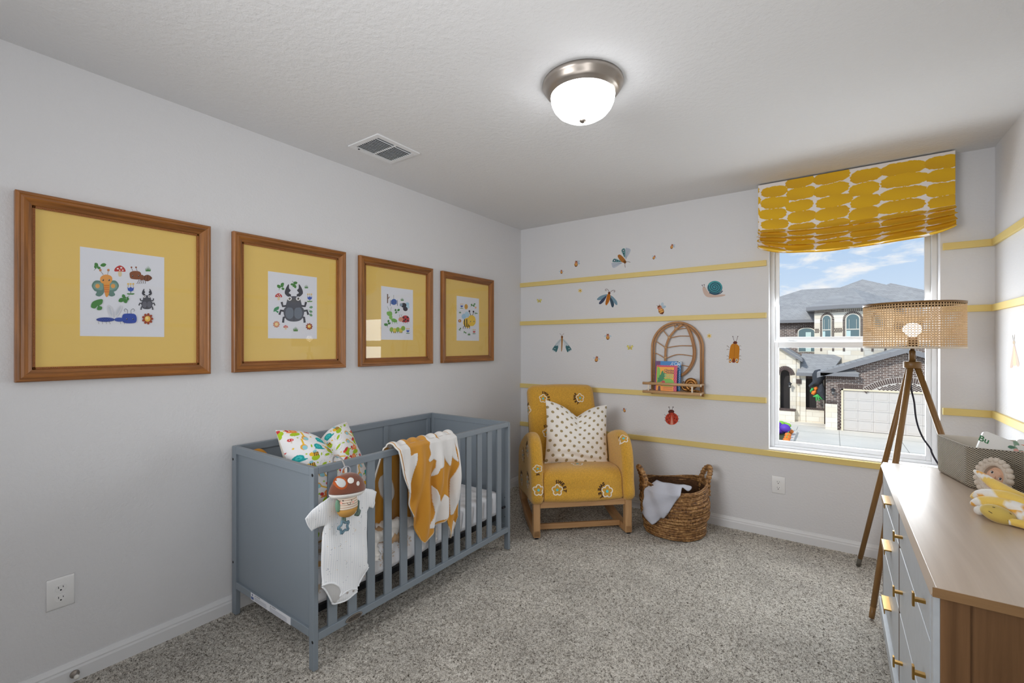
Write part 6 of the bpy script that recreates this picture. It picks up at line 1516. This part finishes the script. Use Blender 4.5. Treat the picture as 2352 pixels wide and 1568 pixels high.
# ------------------------------------------------------------------ dresser
m_dtop = wood('dresser_top_oak_sheen', (176, 155, 134), (208, 190, 172), 1, 28, .28, (.25, .75), .5, .05)  # oak colour lightened to carry the window's sheen on the top
m_dside = wood('dresser_side_oak', (104, 72, 42), (154, 114, 76), 2, 36, .5, (.3, .7), 0, .1)
m_dedge = wood('dresser_edge_oak', (116, 84, 50), (158, 122, 82), 0, 44, .5, (.3, .7), 0, .1)
m_dfront = M('dresser_white_front', (200, 206, 212), .45, var=(30, .06)); m_dframe = M('dresser_brown_stile', (92, 64, 40), .5)
m_brass = M('brass', (180, 140, 72), .28, .9)
DX0, DX1, DY0, DY1, DZ = 2.648, 3.186, 1.760, 3.122, .78
ds = thing('dresser', 'oak topped six drawer dresser with white fronts and brass pulls', 'dresser', (2.92, 2.44, 0))
MB().prism([(DX0, DZ-.019), (DX0+.010, DZ), (DX1, DZ), (DX1, DZ-.023), (DX0+.006, DZ-.023)], lambda a, b, d: (a, d, b), DY0, DY1).build('top_board', m_dtop, ds, bevel=.001)
MB().box((DX0+.004, DY0-.0012, DZ-.0225), (DX1-.001, DY0, DZ-.0008)).build('top_edge_band', m_dedge, ds)
sy0, sy1 = DY0+.014, DY1-.012; fx = DX0+.007
for y0, y1, s_ in ((sy0, sy0+.02, -1), (sy1-.02, sy1, 1)):
    MB().box((fx+.012, y0, .10), (fx+.062, y1, DZ-.023)).build('side_stile', m_dside, ds, bevel=.0015)
    MB().box((DX1-.055, y0, .10), (DX1-.005, y1, DZ-.023)).build('side_stile', m_dside, ds, bevel=.0015)
    yp = y0+.010 if s_ < 0 else y0
    MB().box((fx+.062, yp, .12), (DX1-.055, yp+.010, DZ-.023)).build('side_panel', m_dside, ds)
    MB().box((fx+.062, y0, .10), (DX1-.055, y1, .15)).build('side_rail', m_dedge, ds)
for y0, y1 in ((sy0, sy0+.034), (sy1-.034, sy1)): MB().box((fx, y0, .0), (fx+.012, y1, DZ-.023)).build('front_stile', m_dfront if y0 < 2 else m_dframe, ds, bevel=.001)
ym = (sy0+sy1)/2
MB().box((fx-.0005, ym-.013, .13), (fx+.012, ym+.013, DZ-.023)).build('centre_stile', m_dframe, ds)
MB().box((fx-.014, sy0+.034, .10), (fx+.014, sy1, .152)).build('base_rail', m_dfront, ds, bevel=.002)
MB().box((fx+.012, sy0+.02, .12), (DX1-.02, sy1-.02, .13)).build('carcass_floor', m_dside, ds)
MB().box((DX1-.018, sy0+.02, .12), (DX1-.010, sy1-.02, DZ-.023)).build('back_board', m_dside, ds)
MB().box((fx+.10, sy0+.02, .13), (fx+.11, sy1-.02, DZ-.023)).build('carcass_front', m_dframe, ds)
for x in (fx+.012, DX1-.055):
    for y in (sy0, sy1-.045): MB().box((x, y, 0), (x+.045, y+.045, .12)).build('foot', m_dside, ds, bevel=.003)
rows_ = ((.160, .402), (.410, .628), (.636, .752))
for c_, (y0, y1) in enumerate(((sy0+.038, ym-.016), (ym+.016, sy1-.038))):
    for (z0, z1) in rows_:
        d_ = MB().box((fx-.001, y0, z0), (fx+.016, y1, z1)).build('drawer', m_dfront, ds, bevel=.002)
        MB().box((fx+.016, y0+.01, z0+.01), (fx+.09, y1-.01, z1-.03)).build('drawer_box', m_dframe, d_)
        zh = {.160: .445-.01, .410: .660-.008, .636: .660}[z0]
        zh = {.160: .275, .410: .510, .636: .694}[z0]
        L = (.09 if c_ else .012)
        ys = ((2.69, 2.815),) if c_ else ((1.868, 1.882), (2.330, 2.344))
        for (h0, h1) in ys:
            mb = MB()
            if c_: mb.box((fx-.022, h0, zh+.004), (fx, h1, zh+.009)); mb.box((fx-.0245, h0, zh-.012), (fx-.021, h1, zh+.009))
            else: mb.box((fx-.022, h0, zh-.004), (fx, h1, zh+.004)); mb.box((fx-.0265, h0, zh-.017), (fx-.0215, h1, zh+.017))
            mb.build('handle', m_brass, d_, bevel=.0008)

# ------------------------------------------------------------------ woven bin with packets
def weave(name, c1, c2, s):
    m, nt, out = newmat(name); b = nt.nodes.new('ShaderNodeBsdfPrincipled'); _lnk(nt, b.outputs[0], out.inputs[0]); b.inputs['Roughness'].default_value = .75
    uvn = nt.nodes.new('ShaderNodeUVMap'); uvn.uv_map = 'weave'; sp = nt.nodes.new('ShaderNodeSeparateXYZ'); _lnk(nt, uvn.outputs[0], sp.inputs[0])
    su = mth(nt, 'SINE', mth(nt, 'MULTIPLY', sp.outputs['X'], s)); sv = mth(nt, 'SINE', mth(nt, 'MULTIPLY', sp.outputs['Y'], s*1.35))
    p = mth(nt, 'MULTIPLY', su, sv); f = mth(nt, 'MULTIPLY_ADD', p, .5, .5)
    c = ramp(nt, f, [(.40, lin(c1)), (.60, lin(c2))]); _lnk(nt, c, b.inputs['Base Color'])
    bp = nt.nodes.new('ShaderNodeBump'); bp.inputs['Strength'].default_value = .8; bp.inputs['Distance'].default_value = .003; _lnk(nt, f, bp.inputs['Height']); _lnk(nt, bp.outputs[0], b.inputs['Normal'])
    return m
m_weave = weave('woven_paper', (58, 52, 44), (206, 196, 178), 640)
m_lin = M('linen_lining', (206, 198, 186), .9, bump=[(400, .1, .001)])
bn = thing('storage_bin', 'grey brown woven storage bin with linen lining on the dresser', 'storage bin', (3.0, 2.95, DZ))
BZ0, BZ1 = DZ+.0005, .938
def rrect(z, ins, flare):
    cs_ = [(2.893, 2.800), (3.172, 2.795), (3.172, 3.085), (2.832, 3.078)]; rr = (.030, .03, .03, .040); out_ = []
    cx_ = sum(p[0] for p in cs_)/4; cy_ = sum(p[1] for p in cs_)/4
    for i in range(4):
        p = Vector(cs_[i]); a = (Vector(cs_[i-1])-p).normalized(); b = (Vector(cs_[(i+1) % 4])-p).normalized(); r = rr[i]
        for k_ in range(9):
            t_ = k_/8; q = (p+a*r)*(1-t_)**2+p*2*t_*(1-t_)+(p+b*r)*t_*t_; out_.append(q)
        for k_ in range(1, 8):
            e0 = p+b*r; e1 = Vector(cs_[(i+1) % 4]); e1 = e1-(e1-p).normalized()*rr[(i+1) % 4]; out_.append(e0.lerp(e1, k_/8))
    c_ = Vector((cx_, cy_)); return [(c_+(q-c_)*(1+flare)-(q-c_).normalized()*ins) for q in out_]
outl = []
zs = [(BZ0, .012, 0), (BZ0+.004, .004, 0), (BZ0+.012, 0, 0), (BZ0+.06, 0, .005), (BZ1, 0, .012)]
mb = MB(); n = len(rrect(0, 0, 0)); V = []
for z, ins, fl_ in zs: V += [(q.x, q.y, z) for q in rrect(z, ins, fl_)]
mb.add(V, [(k_*n+j, k_*n+(j+1) % n, (k_+1)*n+(j+1) % n, (k_+1)*n+j) for k_ in range(len(zs)-1) for j in range(n)]+[tuple(range(n-1, -1, -1))], 0, (1, 1, 1), True)
bo = mb.build('woven_body', m_weave, bn)
per = [0]; rq = rrect(0, 0, 0)
for j in range(n): per.append(per[-1]+(rq[(j+1) % n]-rq[j]).length)
uv = bo.data.uv_layers.new(name='weave')
for p in bo.data.polygons:
    for li, vi in zip(p.loop_indices, p.vertices):
        j = vi % n; k_ = min(vi//n, len(zs)-1)
        if j == 0 and any(v % n == n-1 for v in p.vertices): j = n
        uv.data[li].uv = (per[j], zs[k_][0])
mb = MB(); V = []
lz = [(BZ1+.0015, -.001, .012), (BZ1+.002, .005, .012), (BZ1-.004, .006, .012), (BZ0+.008, .006, 0)]
for z, ins, fl_ in lz: V += [(q.x, q.y, z) for q in rrect(z, ins, fl_)]
mb.add(V, [(k_*n+j, k_*n+(j+1) % n, (k_+1)*n+(j+1) % n, (k_+1)*n+j) for k_ in range(len(lz)-1) for j in range(n)]+[tuple((len(lz)-1)*n+j for j in range(n))], 0, (1, 1, 1), True)
mb.build('lining', m_lin, bn)
m_card = M('printed_card', attr=True, rough=.45)
def packet(label, c, w_, h_, rz, tilt, roll, arts, grp='baby packets in the woven bin'):
    R_ = Matrix.Translation(c) @ Matrix.Rotation(rz, 4, 'Z') @ Matrix.Rotation(roll, 4, 'Y') @ Matrix.Rotation(-tilt, 4, 'X')
    t = thing('baby_packet', label, 'packet', c, 0, grp)
    r = .012; poly = []
    for cx_, cy_, a0 in ((w_/2-r, h_/2-r, 0), (-w_/2+r, h_/2-r, PI/2), (-w_/2+r, -h_/2+r, PI), (w_/2-r, -h_/2+r, 1.5*PI)):
        poly += [(cx_+r*math.cos(a0+PI/2*k_/5), cy_+r*math.sin(a0+PI/2*k_/5)) for k_ in range(6)]
    b_ = MB().prism(poly, lambda a, b, d: R_ @ Vector((a, d, b)), 0, .012, 0, lin((246, 246, 244))).build('carton', m_card, t)
    n_ = R_.to_3x3() @ Vector((0, -1, 0)); A = Art(lambda x, y: (R_ @ Vector((x, 0, y)), n_), .00002, .0002, yd=1); arts(A, w_, h_); A.build('carton_print', m_card, b_)
def pa1(A, w_, h_):
    A.poly([(-.085, -.09), (.02, -.09), (.02, -.035), (-.01, -.02), (-.05, -.035)], (206, 128, 60)); A.poly([(-.03, -.06), (0, -.02), (.01, -.06)], (240, 236, 230)); A.blob([(-.075, -.08), (-.06, -.045), (-.02, -.05), (-.03, -.085)], (226, 150, 76))
    A.text('Bu', -.068, .028, .032, (60, 130, 84), .0, .02); pass
    r_ = random.Random(3)
    for i in range(10): leaf(A, .02+r_.random()*.055, .0+r_.random()*.06, .022, .013, r_.random()*6, [(150, 180, 160), (96, 140, 118), (170, 190, 170)][i % 3])
    for i in range(3): A.ell(.03+i*.018, .035, .008, .008, (236, 180, 170))
def pa2(A, w_, h_):
    A.poly([(-.07, -.07), (.07, -.07), (.07, .045), (-.07, .045)], (222, 120, 60)); A.blob([(-.04, -.02), (0, .035), (.05, .02), (.04, -.05)], (214, 160, 120)); A.ell(-.02, .0, .02, .014, (150, 70, 60)); A.poly([(.03, -.07), (.07, -.07), (.07, .02), (.05, .01)], (120, 140, 90))
packet('white baby packet with green sprigs and letters Bu, tilted in the woven bin', (3.005, 2.905, .905), .155, .13, math.radians(8), .35, math.radians(24), pa1)
packet('orange and white baby packet at the right end of the woven bin', (3.105, 2.93, .898), .12, .13, math.radians(4), .3, math.radians(6), pa2)

# ------------------------------------------------------------------ scalloped photo frame
m_sandst = M('speckled_resin', (216, 204, 190), .7, var=(220, .18), bump=[(160, .12, .001)])
pf = thing('photo_frame', 'round scalloped cream photo frame with a baby portrait on the dresser', 'photo frame', (2.937, 2.722, DZ))
NF = Vector((-.84, -.50, .22)).normalized(); UF = NF.cross(Vector((0, 0, 1))).normalized()*-1; VF = NF.cross(UF)*-1
if VF.z < 0: VF = -VF
UF = VF.cross(NF).normalized()
RF = .073; CF = Vector((2.942, 2.715, DZ+RF*.985))
pfm = lambda a, b, d: CF+UF*a+VF*b+NF*d
MB().lathe([(.041, -.004), (.041, .006), (.044, .009), (.051, .010), (.057, .008), (.060, .003), (.060, -.004), (.041, -.004)], 56, mat=Matrix.Translation(CF) @ Matrix((( *UF, 0), (*VF, 0), (*NF, 0), (0, 0, 0, 1))).transposed()).build('ring', m_sandst, pf)
for k_ in range(20):
    a = 2*PI*k_/20; MB().ell(pfm(.061*math.cos(a), .061*math.sin(a), .003), (.0108, .0108, .0108), 14, 9).build('scallop', m_sandst, pf)
MB().prism([(.045*math.cos(2*PI*i/40), .045*math.sin(2*PI*i/40)) for i in range(40)], pfm, -.003, -.001).build('backing', m_pages, pf)
po = MB().prism([(.042*math.cos(2*PI*i/40), .042*math.sin(2*PI*i/40)) for i in range(40)], pfm, -.001, .000).build('portrait', m_pages, pf)
A = Art(lambda x, y: (pfm(x*.895, y*.895, 0), NF), .00004, .0001, yd=1)
SK, SH, SD = (222, 178, 150), (200, 150, 122), (176, 122, 98)
A.ell(0, 0, .0465, .0465, (170, 148, 132), 0, 40); A.ell(.004, -.004, .043, .0445, SK, 0, 40); A.blob([(-.046, 0), (-.036, .03), (-.01, .046), (.01, .046), (-.012, .036), (-.03, .015), (-.036, -.01)], (156, 132, 114)); A.ell(-.022, -.020, .015, .016, (228, 172, 148)); A.ell(.026, -.030, .013, .014, (228, 172, 148)); A.ell(.0, .014, .024, .016, (232, 192, 166))
A.blob([(.006, .006), (.013, -.012), (.010, -.020), (.003, -.020), (.0, -.012)], SH); A.ell(.002, -.0185, .0065, .004, (214, 160, 134)); A.ell(-.001, -.021, .0016, .0011, SD); A.ell(.007, -.022, .0016, .0011, SD)
for x, y in ((-.012, .018), (.026, .001)):
    A.ell(x, y, .0078, .0052, (236, 228, 222), -.35); A.ell(x+.0005, y, .0046, .0048, (66, 62, 72)); A.ell(x+.0005, y, .0024, .0026, (20, 18, 22)); A.ell(x-.001, y+.0018, .0012, .0012, (250, 250, 250)); A.line([(x-.008, y+.003), (x-.001, y+.0064), (x+.008, y+.001)], .0011, (120, 84, 68), smooth=4); A.line([(x-.008, y+.010), (x, y+.013), (x+.008, y+.009)], .0014, (204, 158, 130), smooth=4)
A.blob([(-.012, -.031), (-.004, -.029), (.006, -.033), (.002, -.037), (-.006, -.036)], (190, 96, 92)); A.ell(-.003, -.033, .0055, .0018, (110, 50, 52), -.15)
A.build('portrait_print', m_ink, po)
MB().bar(pfm(0, .02, -.004), (CF.x+.012, CF.y+.045, DZ+.002), .02, .003, NF).build('easel_back', m_pages, pf)

# ------------------------------------------------------------------ yellow plush lovey
m_pll = M('lovey_cloth', attr=True, rough=1, bump=[(160, .4, .003)], sheen=.4); m_plh = M('yellow_plush', (216, 188, 96), 1, bump=[(260, .3, .002)], sheen=.4)
lv = thing('lovey_blanket', 'yellow and white folded plush comforter with stitched animal head on the dresser', 'toy', (2.91, 2.42, DZ))
hmx = Matrix.Rotation(math.radians(-28), 4, 'Z') @ Matrix.Rotation(math.radians(14), 4, 'Y')
hc = (2.884, 2.392, DZ+.0245)
hd_ = MB().ell(hc, (.042, .030, .0255), 28, 18, mat=hmx, fn=lambda d: 1+.06*d.x).build('head', m_plh, lv)
bvh_h = bvh_of(hd_); vv = (Vector(CAM)-Vector(hc)).normalized(); uu = Vector((0, 0, 1)).cross(vv).normalized(); wv_ = vv.cross(uu)
A = Art(ray_T(bvh_h, Vector(hc)+vv*.2, uu, wv_, -vv), .00002, .0006, yd=1)
for a, b, c_ in (((-.018, .004), (-.010, -.001), (40, 34, 34)), ((-.010, .018), (-.004, .0175), (40, 34, 34)), ((.022, -.014), (.034, -.013), (110, 90, 60)), ((.026, .010), (.030, .006), (110, 90, 60))): A.line([a, b], .0017, c_)
A.build('stitched_face', m_ink, hd_)
mb = MB(); Yw, Wh, Or = lin((244, 208, 104)), lin((246, 244, 240)), lin((240, 178, 66))
def strip(path, wds, th, seed, fl=.35):
    """one soft fold: flat tapering tube, tie dyed yellow and white"""
    pp = catmull(path, 8, False); n_ = 14; rr = np.interp(np.linspace(0, 1, len(pp)), np.linspace(0, 1, len(wds)), wds)
    k0 = len(mb.v); mb.tube(pp, [float(r) for r in rr], n_)
    for k_ in range(len(pp)):
        for j in range(n_):
            x = math.sin(k_*.30+seed*2.1)+.6*math.sin(j*.45+seed+k_*.1); mb.c[k0+k_*n_+j] = Yw if x > -.15 else (Or if x < -1.2 else Wh)
pz = DZ
strip([(2.855, 2.545, pz+.030), (2.875, 2.515, pz+.052), (2.92, 2.46, pz+.062), (2.97, 2.42, pz+.05), (3.06, 2.37, pz+.03)], [.006, .016, .022, .022, .02], 1, 1)
strip([(2.848, 2.500, pz+.018), (2.87, 2.475, pz+.036), (2.92, 2.43, pz+.044), (2.98, 2.39, pz+.034), (3.06, 2.34, pz+.02)], [.008, .018, .022, .02, .018], 1, 2)
strip([(2.868, 2.480, pz+.020), (2.90, 2.445, pz+.024), (2.94, 2.40, pz+.024), (2.99, 2.36, pz+.02), (3.04, 2.32, pz+.018)], [.008, .02, .022, .02, .016], 1, 3.3)
strip([(2.875, 2.63, pz+.105), (2.888, 2.60, pz+.098), (2.915, 2.55, pz+.078), (2.96, 2.49, pz+.056), (3.04, 2.43, pz+.04)], [.003, .011, .017, .022, .02], 1, 4.2)
strip([(2.900, 2.55, pz+.055), (2.93, 2.51, pz+.058), (2.98, 2.47, pz+.046), (3.05, 2.45, pz+.03)], [.006, .016, .02, .018], 1, 5.6)
strip([(2.905, 2.365, pz+.014), (2.935, 2.352, pz+.015), (2.965, 2.335, pz+.014), (3.0, 2.325, pz+.013)], [.010, .013, .012, .008], 1, 9)
mb.build('folded_cloth', m_pll, lv)
MB().ell((2.853, 2.435, DZ+.016), (.014, .014, .014), 14, 9).ell((2.866, 2.452, DZ+.017), (.013, .013, .015), 14, 9).ell((2.930, 2.362, DZ+.013), (.018, .012, .012), 14, 9).build('white_ruffle', m_plw, lv)

# ------------------------------------------------------------------ roman valance
m_val = M('valance_print', attr=True, rough=.85, bump=[(600, .08, .001)])
va = thing('window_valance', 'yellow and white oval print roman valance above the window', 'valance', (2.535, 3.93, 2.43))
vx0, vx1 = 2.041, 3.028; nu, nv = 460, 330
s_ = np.linspace(0, 1, nu)[None, :]; q_ = np.linspace(0, 1, nv)[:, None]
Lc = .78                                   # cloth length, taken up in folds towards the bottom
sag = .062*(1-(2*s_-1)**2)**.8+.012*np.exp(-((s_-.28)/.2)**2)
zb_ = 1.990-sag
flat = .62; zf_ = 2.128-.55*sag*.5
tt = np.clip((q_-.44)/.56, 0, 1)
Z = np.where(q_ < .44, 2.4305+(zf_-2.4305)*(q_/.44), zf_+(zb_-zf_)*tt)
ends = np.abs(2*s_-1)
ph = tt*4.0*2*PI
amp = (.016+.008*ends)*np.clip(tt*5, 0, 1)
bulge = (1-np.cos(ph))*.5
Yv = 3.905-amp*2*bulge-.012*np.sin(PI*s_)*np.clip(tt*2, 0, 1)+.006*np.sin(s_*23+tt*11)*tt
Z = Z-.010*np.sin(ph-.9)*np.clip(tt*5, 0, 1)*(1-.2*ends)+.006*np.sin(s_*17+q_*9)*tt*ends
Xv = vx0+(vx1-vx0)*s_+.004*np.sin(q_*60)*np.clip(tt*3, 0, 1)*(2*s_-1)
Pv = np.stack([np.broadcast_to(Xv, Z.shape), Yv, Z], -1)
U = np.broadcast_to(s_*.987, Z.shape); Vv = np.broadcast_to(-q_*Lc, Z.shape)
cv = np.ones(U.shape+(3,))*np.array(lin((238, 232, 228)))
r_ = random.Random(8); YL1, YL2 = (228, 180, 30), (216, 166, 34)
cols_ = [(-.065, .150), (.092, .160), (.248, .158), (.420, .185), (.580, .150), (.760, .205), (.945, .160)]
for ci, (xc, wd) in enumerate(cols_):
    y = .02-r_.random()*.05; j = 0
    while y > -.86:
        hh = r_.uniform(.076, .086); xx = xc+r_.uniform(-.008, .008); ww = wd*r_.uniform(.94, 1.04)
        ax, ay = U-xx, Vv-(y-hh/2)
        edge = 1+.022*np.sin(ax*260+j*3)+.03*np.sin(ax*140+ci*2+j*1.7)+.04*np.sin(ax*60+ci+j*2.3)
        m_ = (np.abs(ax)/(ww*.515*(1+.03*np.sin(ay*300+j))))**3.2+(np.abs(ay+.005*np.sin(ax*14+ci))/(hh*.515*edge))**2.4 < 1
        shade = np.clip(.5+.5*np.sin(ax*9+ay*30+j), 0, 1)[..., None]
        cv[m_] = (np.array(lin(YL1))*shade+np.array(lin(YL2))*(1-shade))[m_]
        y -= hh*1.0+r_.uniform(-.002, .006); j += 1
fab = grid_obj('fabric', Pv, m_val, va, cv, solid=.0025)
MB().box((vx0+.004, 3.912, 2.395), (vx1-.004, D, 2.432)).build('mount_board', M('valance_board', (214, 208, 200), .8), va)
for x in (vx0+.001, vx1-.004): MB().box((x, 3.905, 2.03), (x+.003, D-.001, 2.43)).build('return_panel', M('valance_lining', (230, 226, 220), .9), va)

# ------------------------------------------------------------------ notes on parts that differ from the rest of their thing
PART_LABELS = {'handle': 'brass pull handle', 'foot_cap': 'grey or brown cap at the foot of the leg', 'badge': 'oval pewter badge on the bottom rail', 'warning_label': 'white printed warning label',
    'mattress_support': 'black steel mattress support', 'bunched_end': 'bunched cream fleece end of the blanket', 'felt_ring': 'rust felt ring', 'star_teether': 'blue silicone star teether', 'cane_shade': 'woven cane drum shade',
    'lining': 'pale linen lining', 'hood': 'black cloth hood', 'rubber_tip': 'white rubber tip', 'finial': 'brushed nickel finial', 'cord': 'dark navy power cord', 'bead_moulding': 'row of small wooden beads'}
for o in list(SC.objects):
    k_ = o.name.split('.')[0]
    if o.parent is not None and k_ in PART_LABELS and not (k_ == 'handle' and o.parent.name.startswith('wicker')): o['label'] = PART_LABELS[k_]
